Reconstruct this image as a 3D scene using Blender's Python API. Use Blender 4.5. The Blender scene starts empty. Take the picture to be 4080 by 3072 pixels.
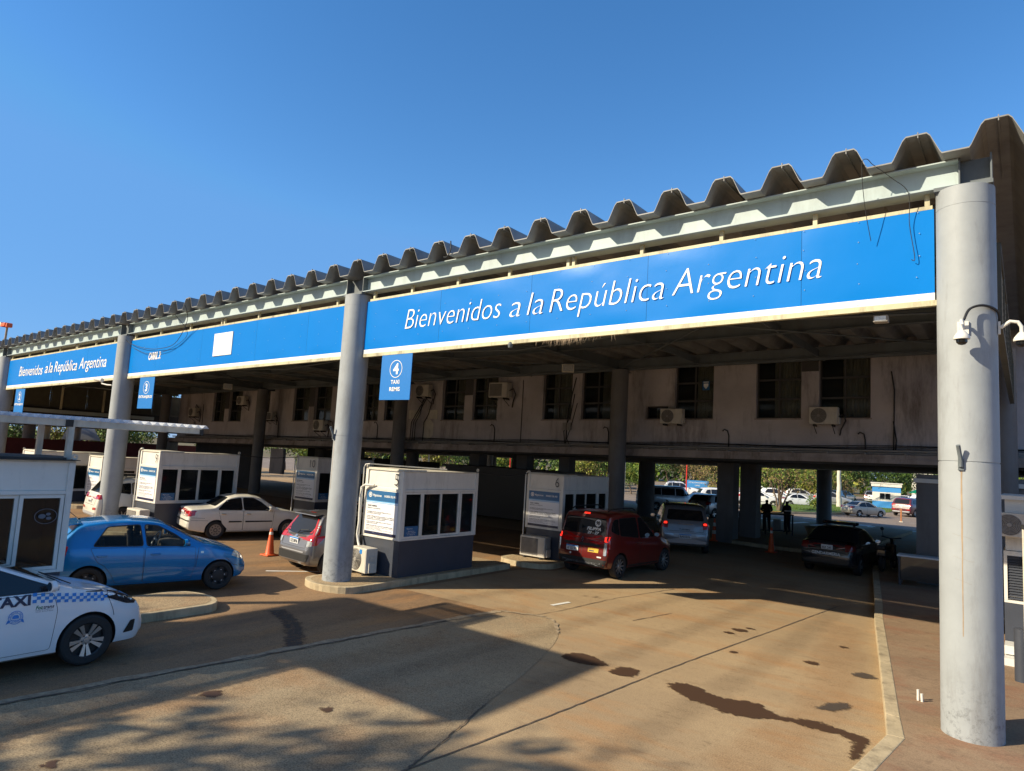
import bpy, bmesh, math, random
import numpy as np
from mathutils import Vector, Matrix, Quaternion
from mathutils.bvhtree import BVHTree
random.seed(7)
SC = bpy.context.scene
COL = SC.collection
PI = math.pi

# ------------------------------------------------------------------ camera
cam_d = bpy.data.cameras.new('camera')
cam = bpy.data.objects.new('camera', cam_d)
COL.objects.link(cam)
YAW, PITCH, ROLL = 0.65465, 0.104058, 0.05655
_f = Vector((-math.sin(YAW)*math.cos(PITCH), math.cos(YAW)*math.cos(PITCH), math.sin(PITCH)))
_r = Vector((math.cos(YAW), math.sin(YAW), 0))
_u = _r.cross(_f)
_r2 = _r*math.cos(ROLL)+_u*math.sin(ROLL)
_u2 = -_r*math.sin(ROLL)+_u*math.cos(ROLL)
cam.matrix_world = Matrix(((_r2.x, _u2.x, -_f.x, 0.5749), (_r2.y, _u2.y, -_f.y, -10.2407),
                           (_r2.z, _u2.z, -_f.z, 3.186), (0, 0, 0, 1)))
cam_d.sensor_width = 36
cam_d.lens = 23.667
cam_d.clip_start = 0.05
cam_d.clip_end = 3000
SC.camera = cam

# ------------------------------------------------------------------ light
SUN = Vector((1.00, 1.38, -1.0)).normalized()      # travel direction
w = bpy.data.worlds.new('World')
SC.world = w
w.use_nodes = True
nt = w.node_tree
bg = nt.nodes['Background']
sky = nt.nodes.new('ShaderNodeTexSky')
sky.sky_type = 'NISHITA'
sky.sun_disc = False
sky.sun_elevation = math.asin(-SUN.z)
sky.sun_rotation = math.atan2(-SUN.x, -SUN.y) % (2*PI)
sky.altitude = 200
sky.air_density = 1.0
sky.dust_density = 0.0
sky.ozone_density = 3.0
hsv = nt.nodes.new('ShaderNodeHueSaturation')
hsv.inputs['Saturation'].default_value = 1.24
hsv.inputs['Hue'].default_value = 0.501
nt.links.new(sky.outputs[0], hsv.inputs['Color'])
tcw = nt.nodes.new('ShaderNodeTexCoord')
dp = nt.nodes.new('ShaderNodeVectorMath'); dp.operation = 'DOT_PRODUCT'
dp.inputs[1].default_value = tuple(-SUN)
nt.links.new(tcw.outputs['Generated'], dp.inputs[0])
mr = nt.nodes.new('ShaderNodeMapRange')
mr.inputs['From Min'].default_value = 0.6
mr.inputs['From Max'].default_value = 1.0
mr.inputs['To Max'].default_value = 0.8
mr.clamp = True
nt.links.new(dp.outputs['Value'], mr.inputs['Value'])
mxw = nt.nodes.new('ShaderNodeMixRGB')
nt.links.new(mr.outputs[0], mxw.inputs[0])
cap = nt.nodes.new('ShaderNodeMixRGB'); cap.blend_type = 'DARKEN'
cap.inputs[0].default_value = 0.85
cap.inputs[2].default_value = (0.72, 1.85, 3.9, 1)     # even blue down to the horizon
nt.links.new(hsv.outputs[0], cap.inputs[1])
nt.links.new(cap.outputs[0], mxw.inputs[1])
mxw.inputs[2].default_value = (4.2, 3.5, 2.6, 1)      # glow added to the sky behind the viewer to warm the shade
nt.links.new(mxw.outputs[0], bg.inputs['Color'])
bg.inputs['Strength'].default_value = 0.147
sd = bpy.data.lights.new('sun', 'SUN')
sd.energy = 5.0
sd.angle = math.radians(0.53)
sd.color = (1.0, 0.88, 0.67)
so = bpy.data.objects.new('sun', sd)
COL.objects.link(so)
so.rotation_euler = SUN.to_track_quat('-Z', 'Y').to_euler()
so.location = (-20, -30, 40)
SC.view_settings.view_transform = 'Standard'
SC.view_settings.look = 'None'
SC.view_settings.exposure = 0.5
SC.view_settings.gamma = 1.0

# ------------------------------------------------------------------ materials
def L(c):
    """0-255 display colour -> linear"""
    o = []
    for v in c:
        v = v/255
        o.append(v/12.92 if v <= 0.04045 else ((v+0.055)/1.055)**2.4)
    return tuple(o)

def mk(name, col, rough=0.6, metal=0.0, var=0.12, scale=3.0, bump=0.0, bscale=None, col2=None, thr=None,
       coat=0.0, spec=0.5, coord='Object', stretch=None, dirt=0.0, emit=0.0, detail=6):
    m = bpy.data.materials.new(name)
    m.use_nodes = True
    t = m.node_tree
    N, K = t.nodes, t.links
    b = N['Principled BSDF']
    b.inputs['Roughness'].default_value = rough
    b.inputs['Metallic'].default_value = metal
    b.inputs['Specular IOR Level'].default_value = spec
    b.inputs['Coat Weight'].default_value = coat
    b.inputs['Coat Roughness'].default_value = 0.03
    tc = N.new('ShaderNodeTexCoord')
    src = tc.outputs[coord]
    if stretch:
        mp = N.new('ShaderNodeMapping')
        mp.inputs['Scale'].default_value = stretch
        K.new(src, mp.inputs[0])
        src = mp.outputs[0]
    c1 = tuple(col)+(1,)
    out = None
    if var > 0 or col2:
        n = N.new('ShaderNodeTexNoise')
        n.inputs['Scale'].default_value = scale
        n.inputs['Detail'].default_value = detail
        n.inputs['Roughness'].default_value = 0.62
        K.new(src, n.inputs['Vector'])
        r = N.new('ShaderNodeValToRGB')
        if col2:
            a, bb = thr or (0.42, 0.6)
            r.color_ramp.elements[0].position = a
            r.color_ramp.elements[1].position = bb
            r.color_ramp.elements[0].color = c1
            r.color_ramp.elements[1].color = tuple(col2)+(1,)
        else:
            r.color_ramp.elements[0].position = 0.3
            r.color_ramp.elements[1].position = 0.72
            r.color_ramp.elements[0].color = tuple(x*(1-var) for x in col)+(1,)
            r.color_ramp.elements[1].color = tuple(min(1, x*(1+var)) for x in col)+(1,)
        K.new(n.outputs[0], r.inputs[0])
        out = r.outputs[0]
    if dirt > 0:
        n2 = N.new('ShaderNodeTexNoise')
        n2.inputs['Scale'].default_value = scale*0.6
        n2.inputs['Detail'].default_value = 9
        n2.inputs['Roughness'].default_value = 0.75
        mp2 = N.new('ShaderNodeMapping')
        mp2.inputs['Scale'].default_value = (2.5, 2.5, 0.5)
        K.new(tc.outputs[coord], mp2.inputs[0])
        K.new(mp2.outputs[0], n2.inputs['Vector'])
        r2 = N.new('ShaderNodeValToRGB')
        r2.color_ramp.elements[0].position = 0.5
        r2.color_ramp.elements[1].position = 0.75
        r2.color_ramp.elements[0].color = (0, 0, 0, 1)
        r2.color_ramp.elements[1].color = (dirt, dirt, dirt, 1)
        K.new(n2.outputs[0], r2.inputs[0])
        mx = N.new('ShaderNodeMixRGB')
        mx.inputs[1].default_value = c1
        if out:
            K.new(out, mx.inputs[1])
        mx.inputs[2].default_value = (0.07, 0.045, 0.028, 1)
        K.new(r2.outputs[0], mx.inputs[0])
        out = mx.outputs[0]
    if out:
        K.new(out, b.inputs['Base Color'])
    else:
        b.inputs['Base Color'].default_value = c1
    if bump > 0:
        n3 = N.new('ShaderNodeTexNoise')
        n3.inputs['Scale'].default_value = bscale or scale*4
        n3.inputs['Detail'].default_value = 6
        K.new(src, n3.inputs['Vector'])
        bp = N.new('ShaderNodeBump')
        bp.inputs['Strength'].default_value = bump
        bp.inputs['Distance'].default_value = 0.02
        K.new(n3.outputs[0], bp.inputs['Height'])
        K.new(bp.outputs[0], b.inputs['Normal'])
    if emit > 0:
        b.inputs['Emission Color'].default_value = c1
        b.inputs['Emission Strength'].default_value = emit
    return m

def mk_glass(name, col, rough=0.03, trans=0.0):
    """window glass: reflective, tinted, partly see-through"""
    m = bpy.data.materials.new(name)
    m.use_nodes = True
    t = m.node_tree
    N, K = t.nodes, t.links
    b = N['Principled BSDF']
    b.inputs['Base Color'].default_value = tuple(col)+(1,)
    b.inputs['Roughness'].default_value = rough
    b.inputs['Specular IOR Level'].default_value = 0.6
    if trans > 0:
        tr = N.new('ShaderNodeBsdfTransparent')
        tr.inputs[0].default_value = (0.86, 0.9, 0.88, 1)
        mx = N.new('ShaderNodeMixShader')
        mx.inputs[0].default_value = trans
        K.new(b.outputs[0], mx.inputs[1])
        K.new(tr.outputs[0], mx.inputs[2])
        K.new(mx.outputs[0], N['Material Output'].inputs[0])
    return m

def mk_translucent(name, col, clear=0.6):
    m = bpy.data.materials.new(name); m.use_nodes = True
    t = m.node_tree; N, K = t.nodes, t.links
    b = N['Principled BSDF']; b.inputs['Base Color'].default_value = tuple(col)+(1,); b.inputs['Roughness'].default_value = 0.4
    tl = N.new('ShaderNodeBsdfTranslucent'); tl.inputs[0].default_value = tuple(col)+(1,)
    tr = N.new('ShaderNodeBsdfTransparent')
    m1 = N.new('ShaderNodeMixShader'); m1.inputs[0].default_value = 0.5; K.new(b.outputs[0], m1.inputs[1]); K.new(tl.outputs[0], m1.inputs[2])
    m2 = N.new('ShaderNodeMixShader'); m2.inputs[0].default_value = clear; K.new(m1.outputs[0], m2.inputs[1]); K.new(tr.outputs[0], m2.inputs[2])
    K.new(m2.outputs[0], N['Material Output'].inputs[0])
    return m

def mk_ground(name, base, lite, dark, red, rough=0.85, grain=55, gstr=0.35, streak=(1.0, 1.0, 1.0), oil=0.5, gdark=0.55):
    """weathered paving: large tonal patches, earth dust, oil marks and grain"""
    m = bpy.data.materials.new(name)
    m.use_nodes = True
    t = m.node_tree
    N, K = t.nodes, t.links
    b = N['Principled BSDF']
    b.inputs['Roughness'].default_value = rough
    b.inputs['Specular IOR Level'].default_value = 0.3
    tc = N.new('ShaderNodeTexCoord')
    mp = N.new('ShaderNodeMapping')
    mp.inputs['Scale'].default_value = streak
    mp.inputs['Rotation'].default_value = (0, 0, 0.5)
    K.new(tc.outputs['Object'], mp.inputs[0])
    def noise(sc, det=8, ro=0.65, vec=None):
        n = N.new('ShaderNodeTexNoise')
        n.inputs['Scale'].default_value = sc
        n.inputs['Detail'].default_value = det
        n.inputs['Roughness'].default_value = ro
        K.new(vec or mp.outputs[0], n.inputs['Vector'])
        return n.outputs[0]
    def ramp(i, a, bb, c0=(0, 0, 0, 1), c1=(1, 1, 1, 1)):
        r = N.new('ShaderNodeValToRGB')
        r.color_ramp.elements[0].position = a
        r.color_ramp.elements[1].position = bb
        r.color_ramp.elements[0].color = c0
        r.color_ramp.elements[1].color = c1
        K.new(i, r.inputs[0])
        return r.outputs[0]
    def mix(f, a, c2, mode='MIX'):
        x = N.new('ShaderNodeMixRGB')
        x.blend_type = mode
        K.new(f, x.inputs[0]) if not isinstance(f, float) else setattr(x.inputs[0], 'default_value', f)
        K.new(a, x.inputs[1])
        if isinstance(c2, tuple):
            x.inputs[2].default_value = c2+(1,)
        else:
            K.new(c2, x.inputs[2])
        return x.outputs[0]
    c = ramp(noise(0.35), 0.36, 0.66, tuple(base)+(1,), tuple(lite)+(1,))
    c = mix(ramp(noise(0.9), 0.5, 0.72), c, tuple(red))
    c = mix(ramp(noise(2.3, 10, 0.75), 0.55, 0.78, (0, 0, 0, 1), (0.7, 0.7, 0.7, 1)), c, tuple(dark))
    c = mix(ramp(noise(1.1, 10, 0.6, tc.outputs['Object']), 0.66, 0.72, (0, 0, 0, 1), (oil, oil, oil, 1)), c, tuple(x*0.4 for x in dark))
    c = mix(ramp(noise(8.0, 8, 0.8, tc.outputs['Object']), 0.53, 0.70, (0, 0, 0, 1), (0.55, 0.55, 0.55, 1)), c, tuple(dark))
    c = mix(ramp(noise(5.0, 8, 0.8), 0.57, 0.72, (0, 0, 0, 1), (0.45, 0.45, 0.45, 1)), c, tuple(min(1, x*1.22) for x in lite))
    g = ramp(noise(grain, 3, 0.7, tc.outputs['Object']), 0.38, 0.62, (gdark, gdark, gdark, 1), (1.0+gstr, 1.0+gstr, 1.0+gstr, 1))
    c = mix(1.0, c, g, 'MULTIPLY')
    K.new(c, b.inputs['Base Color'])
    bp = N.new('ShaderNodeBump')
    bp.inputs['Strength'].default_value = 0.35
    bp.inputs['Distance'].default_value = 0.01
    K.new(noise(grain*0.8, 4, 0.7, tc.outputs['Object']), bp.inputs['Height'])
    K.new(bp.outputs[0], b.inputs['Normal'])
    return m

M = {}
M['white'] = mk('white_paint', (0.72, 0.69, 0.62), 0.55, var=0.06, scale=2, dirt=0.35)
M['cream'] = mk('cream_paint', (0.62, 0.58, 0.48), 0.6, var=0.1, scale=3, dirt=0.4)
M['yellow'] = mk('cream_yellow_steel', (0.58, 0.53, 0.34), 0.5, var=0.15, scale=2, dirt=0.8)
M['col'] = mk('column_paint', (0.32, 0.345, 0.36), 0.6, var=0.10, scale=1.5, dirt=0.45, bump=0.15)
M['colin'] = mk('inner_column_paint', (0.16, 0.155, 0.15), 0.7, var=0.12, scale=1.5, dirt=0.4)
M['steel'] = mk('grey_blue_steel', (0.42, 0.50, 0.50), 0.55, var=0.08, scale=1.2, dirt=0.35)
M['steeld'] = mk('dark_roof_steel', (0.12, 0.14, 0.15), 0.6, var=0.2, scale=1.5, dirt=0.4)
M['sheet'] = mk('roof_sheet', (0.26, 0.26, 0.25), 0.55, metal=0.0, var=0.25, scale=1.3, dirt=0.5, bump=0.1)
M['blue'] = mk('blue_sign_sheet', (0.0, 0.185, 0.60), 0.33, var=0.0, bump=0.3, bscale=0.9, spec=0.16)
M['bluef'] = mk('blue_hanging_sign', (0.0, 0.165, 0.52), 0.4, var=0.03, scale=2)
M['signw'] = mk('sign_white', (0.82, 0.80, 0.74), 0.5, var=0.05, scale=4, dirt=0.2)
M['letter'] = mk('white_letters', (0.85, 0.84, 0.80), 0.5, var=0.06, scale=8)
M['wall'] = mk('wall_plaster', (0.50, 0.455, 0.445), 0.85, var=0.18, scale=0.7, dirt=0.95, bump=0.15, bscale=12)
M['wall2'] = mk('ledge_concrete', (0.36, 0.30, 0.26), 0.85, var=0.25, scale=1.5, dirt=0.8)
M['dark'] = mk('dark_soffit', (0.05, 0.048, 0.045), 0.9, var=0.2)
M['winframe'] = mk('window_frame_dark', (0.06, 0.055, 0.05), 0.6, var=0.1)
M['curtain'] = mk('curtain', (0.72, 0.62, 0.52), 0.8, var=0.3, scale=3, stretch=(9, 1, 0.4))
M['glassd'] = mk_glass('dark_glass', (0.010, 0.011, 0.013), 0.04)
M['glassw'] = mk_glass('window_glass', (0.02, 0.02, 0.02), 0.05, 0.68)
M['glasst'] = mk_glass('clear_car_glass', (0.015, 0.02, 0.02), 0.02, 0.72)
M['glassc'] = mk_glass('tinted_car_glass', (0.012, 0.013, 0.015), 0.04)
M['navy'] = mk('navy_panel', (0.045, 0.052, 0.07), 0.5, var=0.12, scale=2, dirt=0.25)
M['alu'] = mk('aluminium', (0.62, 0.61, 0.58), 0.35, metal=0.3, var=0.05, scale=4)
M['black'] = mk('black_plastic', (0.018, 0.018, 0.018), 0.5, var=0.1)
M['rubber'] = mk('rubber', (0.022, 0.021, 0.02), 0.75, var=0.15, scale=6)
M['chrome'] = mk('chrome', (0.75, 0.75, 0.75), 0.12, metal=1.0, var=0.0)
M['silver'] = mk('rim_silver', (0.50, 0.48, 0.45), 0.3, metal=0.7, var=0.04)
M['hub'] = mk('hub_cap_grey', (0.30, 0.26, 0.21), 0.45, metal=0.3, var=0.2, scale=10)
M['pwhite'] = mk('white_car_paint', (0.80, 0.81, 0.82), 0.3, var=0.02, coat=0.8)
M['pcream'] = mk('cream_car_paint', (0.74, 0.70, 0.60), 0.35, var=0.03, coat=0.6, dirt=0.15)
M['pblue'] = mk('blue_car_paint', (0.004, 0.20, 0.52), 0.25, metal=0.35, var=0.05, coat=1.0)
M['pmgrey'] = mk('mid_silver_paint', (0.27, 0.27, 0.28), 0.3, metal=0.6, var=0.03, coat=1.0)
M['redd'] = mk('dark_red_lens', (0.14, 0.006, 0.008), 0.12, var=0.0, coat=1.0)
M['pred'] = mk('red_car_paint', (0.15, 0.013, 0.010), 0.28, metal=0.2, var=0.04, coat=1.0)
M['pgrey'] = mk('grey_car_paint', (0.20, 0.195, 0.20), 0.3, metal=0.6, var=0.04, coat=1.0)
M['psilver'] = mk('silver_car_paint', (0.46, 0.46, 0.46), 0.3, metal=0.6, var=0.03, coat=1.0)
M['pbeige'] = mk('beige_car_paint', (0.42, 0.38, 0.31), 0.35, metal=0.4, var=0.03, coat=0.8)
M['pnavy'] = mk('dark_green_car_paint', (0.012, 0.017, 0.022), 0.25, var=0.05, coat=1.0)
M['pmaroon'] = mk('maroon_car_paint', (0.10, 0.015, 0.02), 0.3, var=0.03, coat=1.0)
M['redl'] = mk('red_lens', (0.45, 0.008, 0.008), 0.12, var=0.0, coat=1.0)
M['redlit'] = mk('lit_brake_lens', (1.0, 0.03, 0.015), 0.3, var=0.0, emit=1.2)
M['lens'] = mk('clear_lens', (0.55, 0.55, 0.52), 0.1, metal=0.4, var=0.3, scale=20, coat=1.0)
M['lampd'] = mk('dark_headlamp', (0.10, 0.10, 0.11), 0.08, metal=0.7, var=0.5, scale=14, coat=1.0)
M['plate'] = mk('plate_white', (0.72, 0.72, 0.70), 0.5, var=0.02)
M['orange'] = mk('cone_orange', (0.75, 0.11, 0.02), 0.5, var=0.1, dirt=0.3, scale=8)
M['acw'] = mk('ac_casing', (0.58, 0.54, 0.46), 0.5, var=0.06, dirt=0.3, scale=4)
M['acd'] = mk('ac_grille', (0.10, 0.09, 0.08), 0.6, var=0.2)
M['kerb'] = mk('kerb_concrete', (0.46, 0.37, 0.23), 0.85, var=0.2, scale=3, dirt=0.75, bump=0.3, bscale=30)
M['island'] = mk_ground('island_concrete', (0.34, 0.25, 0.15), (0.42, 0.31, 0.18), (0.16, 0.11, 0.07), (0.32, 0.19, 0.10))
M['road'] = mk_ground('concrete_apron', (0.35, 0.25, 0.145), (0.45, 0.325, 0.185), (0.19, 0.12, 0.065), (0.42, 0.235, 0.105), streak=(0.45, 1.5, 1), grain=62, gstr=0.16, gdark=0.70, oil=0.6)
M['agg'] = mk_ground('rough_aggregate_slab', (0.31, 0.235, 0.145), (0.42, 0.32, 0.19), (0.16, 0.11, 0.07), (0.37, 0.235, 0.125), grain=58, gstr=0.22, gdark=0.58, oil=0.55)
M['asph'] = mk_ground('old_asphalt', (0.19, 0.12, 0.07), (0.33, 0.205, 0.105), (0.085, 0.058, 0.04), (0.38, 0.20, 0.08), streak=(1.5, 0.4, 1), grain=60, gstr=0.2, gdark=0.7)
M['tar'] = mk('tar_patch', (0.045, 0.038, 0.033), 0.8, var=0.35, scale=9, bump=0.5, bscale=60)
M['oil'] = mk('wet_stain', (0.075, 0.038, 0.020), 0.55, var=0.3, scale=6, bump=0.2, bscale=60)
M['crack'] = mk('crack_filler', (0.13, 0.095, 0.065), 0.9, var=0.4, scale=12)
M['seam'] = mk('broken_seam_concrete', (0.34, 0.26, 0.165), 0.9, var=0.35, scale=9, dirt=0.8, bump=0.6, bscale=25)
M['pave'] = mk_ground('footpath_concrete', (0.25, 0.17, 0.105), (0.34, 0.235, 0.145), (0.12, 0.075, 0.05), (0.27, 0.13, 0.075), streak=(1, 1.6, 1), grain=80, gstr=0.12, gdark=0.8)
M['park'] = mk_ground('car_park_asphalt', (0.22, 0.18, 0.15), (0.30, 0.24, 0.19), (0.14, 0.11, 0.09), (0.28, 0.19, 0.13), grain=20)
M['grass'] = mk('grass', (0.09, 0.15, 0.025), 0.9, var=0.5, scale=2.5, bump=0.5)
M['earth'] = mk('earth', (0.20, 0.12, 0.06), 0.9, col2=(0.06, 0.09, 0.02), scale=0.3, var=0.3)
M['bark'] = mk('bark', (0.13, 0.095, 0.065), 0.9, var=0.4, scale=8, bump=0.5)
M['leafa'] = mk('leaf_green', (0.12, 0.20, 0.022), 0.6, var=0.55, scale=1.2)
M['leafb'] = mk('leaf_yellow_green', (0.26, 0.27, 0.035), 0.6, var=0.5, scale=1.2)
M['leafc'] = mk('leaf_dark', (0.045, 0.09, 0.016), 0.6, var=0.5, scale=1.2)
M['leafd'] = mk('leaf_brownish', (0.24, 0.17, 0.07), 0.7, var=0.5, scale=1.2)
M['redwall'] = mk('maroon_wall', (0.10, 0.018, 0.018), 0.8, var=0.2)
M['louvre'] = mk('louvre_slats', (0.10, 0.10, 0.075), 0.6, var=0.2, dirt=0.4)
M['cloth'] = mk('dark_uniform', (0.012, 0.013, 0.02), 0.9, var=0.2)
M['cloth2'] = mk('navy_trousers', (0.015, 0.017, 0.03), 0.9, var=0.2)
M['skin'] = mk('skin', (0.42, 0.22, 0.14), 0.6, var=0.08)
M['hair'] = mk('hair', (0.015, 0.01, 0.008), 0.7, var=0.2)
M['yellowp'] = mk('kerb_yellow', (0.62, 0.38, 0.03), 0.7, var=0.2, scale=3, dirt=0.3)
M['skyblue'] = mk('kiosk_blue', (0.05, 0.27, 0.62), 0.6, var=0.05)
M['emb'] = mk('frosted_emblem', (0.10, 0.12, 0.15), 0.5, var=0.1)
M['hdr'] = mk('notice_header_blue', (0.02, 0.12, 0.28), 0.35, var=0.02)
M['hdr2'] = mk('notice_light_blue', (0.15, 0.42, 0.72), 0.4, var=0.02)
M['paper'] = mk('notice_white', (0.80, 0.79, 0.80), 0.4, var=0.02)
M['ink'] = mk('black_ink', (0.03, 0.03, 0.035), 0.5, var=0.0)
M['inkg'] = mk('grey_ink', (0.16, 0.15, 0.16), 0.6, var=0.0)
M['wood'] = mk('orange_wood', (0.36, 0.14, 0.05), 0.6, var=0.2, scale=4)
M['redbox'] = mk('red_enamel', (0.65, 0.03, 0.02), 0.4, var=0.05)
M['cable'] = mk('cable_black', (0.02, 0.02, 0.02), 0.6, var=0.0)
M['pipe'] = mk('grey_pipe', (0.30, 0.28, 0.25), 0.6, var=0.15)
M['pvc'] = mk('white_pvc', (0.68, 0.66, 0.60), 0.5, var=0.05)
M['rust'] = mk('rust_stain', (0.34, 0.25, 0.16), 0.8, var=0.2, scale=6)
M['decalblue'] = mk('decal_blue', (0.02, 0.22, 0.62), 0.4, var=0.0)
M['decalnavy'] = mk('decal_navy', (0.012, 0.014, 0.05), 0.4, var=0.0)
M['decalgreen'] = mk('decal_green', (0.0, 0.16, 0.06), 0.4, var=0.0)
M['silverpl'] = mk('silver_plastic', (0.42, 0.43, 0.45), 0.4, metal=0.3, var=0.05)
M['seat'] = mk('dark_seat', (0.025, 0.022, 0.02), 0.85, var=0.2)
M['interior'] = mk('grey_interior', (0.10, 0.085, 0.07), 0.8, var=0.2)
M['fibre'] = mk_translucent('clear_fibre_sheet', (0.86, 0.88, 0.9), 0.42)
M['translucent'] = mk('white_roof_sheet', (0.75, 0.77, 0.78), 0.4, var=0.05, dirt=0.2)

def mk_soft(name, col, amax=0.9, rough=0.6, nscale=7.0, spread=1.1, lo=0.32, hi=0.62):
    """stain that soaks away at its edge: the mesh carries how deep inside the stain a point lies"""
    m = bpy.data.materials.new(name); m.use_nodes = True
    t = m.node_tree; N, K = t.nodes, t.links
    b = N['Principled BSDF']; b.inputs['Base Color'].default_value = tuple(col)+(1,); b.inputs['Roughness'].default_value = rough
    at = N.new('ShaderNodeAttribute'); at.attribute_name = 'depth'
    tc = N.new('ShaderNodeTexCoord')
    n = N.new('ShaderNodeTexNoise'); n.inputs['Scale'].default_value = nscale; n.inputs['Detail'].default_value = 10; n.inputs['Roughness'].default_value = 0.72
    K.new(tc.outputs['Object'], n.inputs['Vector'])
    s1 = N.new('ShaderNodeMath'); s1.operation = 'SUBTRACT'; K.new(n.outputs[0], s1.inputs[0]); s1.inputs[1].default_value = 0.5
    s2 = N.new('ShaderNodeMath'); s2.operation = 'MULTIPLY_ADD'; K.new(s1.outputs[0], s2.inputs[0]); s2.inputs[1].default_value = spread*2; K.new(at.outputs['Fac'], s2.inputs[2])
    r = N.new('ShaderNodeMapRange'); r.inputs['From Min'].default_value = lo; r.inputs['From Max'].default_value = hi; r.inputs['To Max'].default_value = amax; K.new(s2.outputs[0], r.inputs['Value'])
    K.new(r.outputs[0], b.inputs['Alpha'])
    return m
M['s_oil'] = mk_soft('soaked_stain', (0.075, 0.038, 0.02), 0.9, nscale=13, spread=1.15, lo=0.36, hi=0.66)
M['s_tar'] = mk_soft('soft_tar', (0.07, 0.052, 0.04), 0.82, 0.85, 9, 1.1, 0.3, 0.8)
M['s_tyre'] = mk_soft('tyre_darkening', (0.12, 0.08, 0.05), 0.22, 0.8, 3.5, 1.2, -0.1, 1.5)
M['s_dust'] = mk_soft('red_dust', (0.42, 0.22, 0.09), 0.3, 0.9, 2.5, 1.3, -0.1, 1.5)

def grime_base(m, z0=0.15, h=0.8):
    """splashed dirt that clings to the foot of a column"""
    t = m.node_tree; N, K = t.nodes, t.links
    b = N['Principled BSDF']
    old = b.inputs['Base Color'].links[0].from_socket
    tc = N.new('ShaderNodeTexCoord'); sp = N.new('ShaderNodeSeparateXYZ'); K.new(tc.outputs['Object'], sp.inputs[0])
    mr = N.new('ShaderNodeMapRange'); mr.inputs['From Min'].default_value = z0+h; mr.inputs['From Max'].default_value = z0
    K.new(sp.outputs['Z'], mr.inputs['Value'])
    n = N.new('ShaderNodeTexNoise'); n.inputs['Scale'].default_value = 9; n.inputs['Detail'].default_value = 10; n.inputs['Roughness'].default_value = 0.8
    K.new(tc.outputs['Object'], n.inputs['Vector'])
    r = N.new('ShaderNodeValToRGB'); r.color_ramp.elements[0].position = 0.5; r.color_ramp.elements[1].position = 0.68
    K.new(n.outputs[0], r.inputs[0])
    mu = N.new('ShaderNodeMath'); mu.operation = 'MULTIPLY'; K.new(mr.outputs[0], mu.inputs[0]); K.new(r.outputs[0], mu.inputs[1])
    mx = N.new('ShaderNodeMixRGB'); K.new(mu.outputs[0], mx.inputs[0]); K.new(old, mx.inputs[1]); mx.inputs[2].default_value = (0.04, 0.038, 0.035, 1)
    K.new(mx.outputs[0], b.inputs['Base Color'])
grime_base(M['col'])

# ------------------------------------------------------------------ object helpers
T = 0.0166     # the canopy and the office fall slightly to the left
def tag(o, label=None, cat=None, group=None, kind=None):
    if label: o['label'] = label
    if cat: o['category'] = cat
    if group: o['group'] = group
    if kind: o['kind'] = kind
    return o

def thing(name, label, cat, loc=(0, 0, 0), rz=0, group=None):
    o = bpy.data.objects.new(name, None)
    COL.objects.link(o)
    o.empty_display_size = 0.3
    o.location = loc
    o.rotation_euler = (0, 0, rz)
    return tag(o, label, cat, group)

def copy_tree(o, loc=None, rz=None, label=None, group=None):
    c = o.copy()
    COL.objects.link(c)
    if loc is not None: c.location = loc
    if rz is not None: c.rotation_euler = (0, 0, rz)
    if label: c['label'] = label
    if group: c['group'] = group
    def rec(a, b):
        for ch in list(a.children):
            d = ch.copy()
            COL.objects.link(d)
            d.parent = b
            rec(ch, d)
    rec(o, c)
    return c

def recolor(root, names, mat):
    """give the listed parts of one copy their own paint (mesh stays shared)"""
    def rec(o):
        for ch in o.children:
            if ch.type == 'MESH' and ch.name.split('.')[0] in names and ch.material_slots:
                ch.material_slots[0].link = 'OBJECT'
                ch.material_slots[0].material = mat
            rec(ch)
    rec(root)

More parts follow.
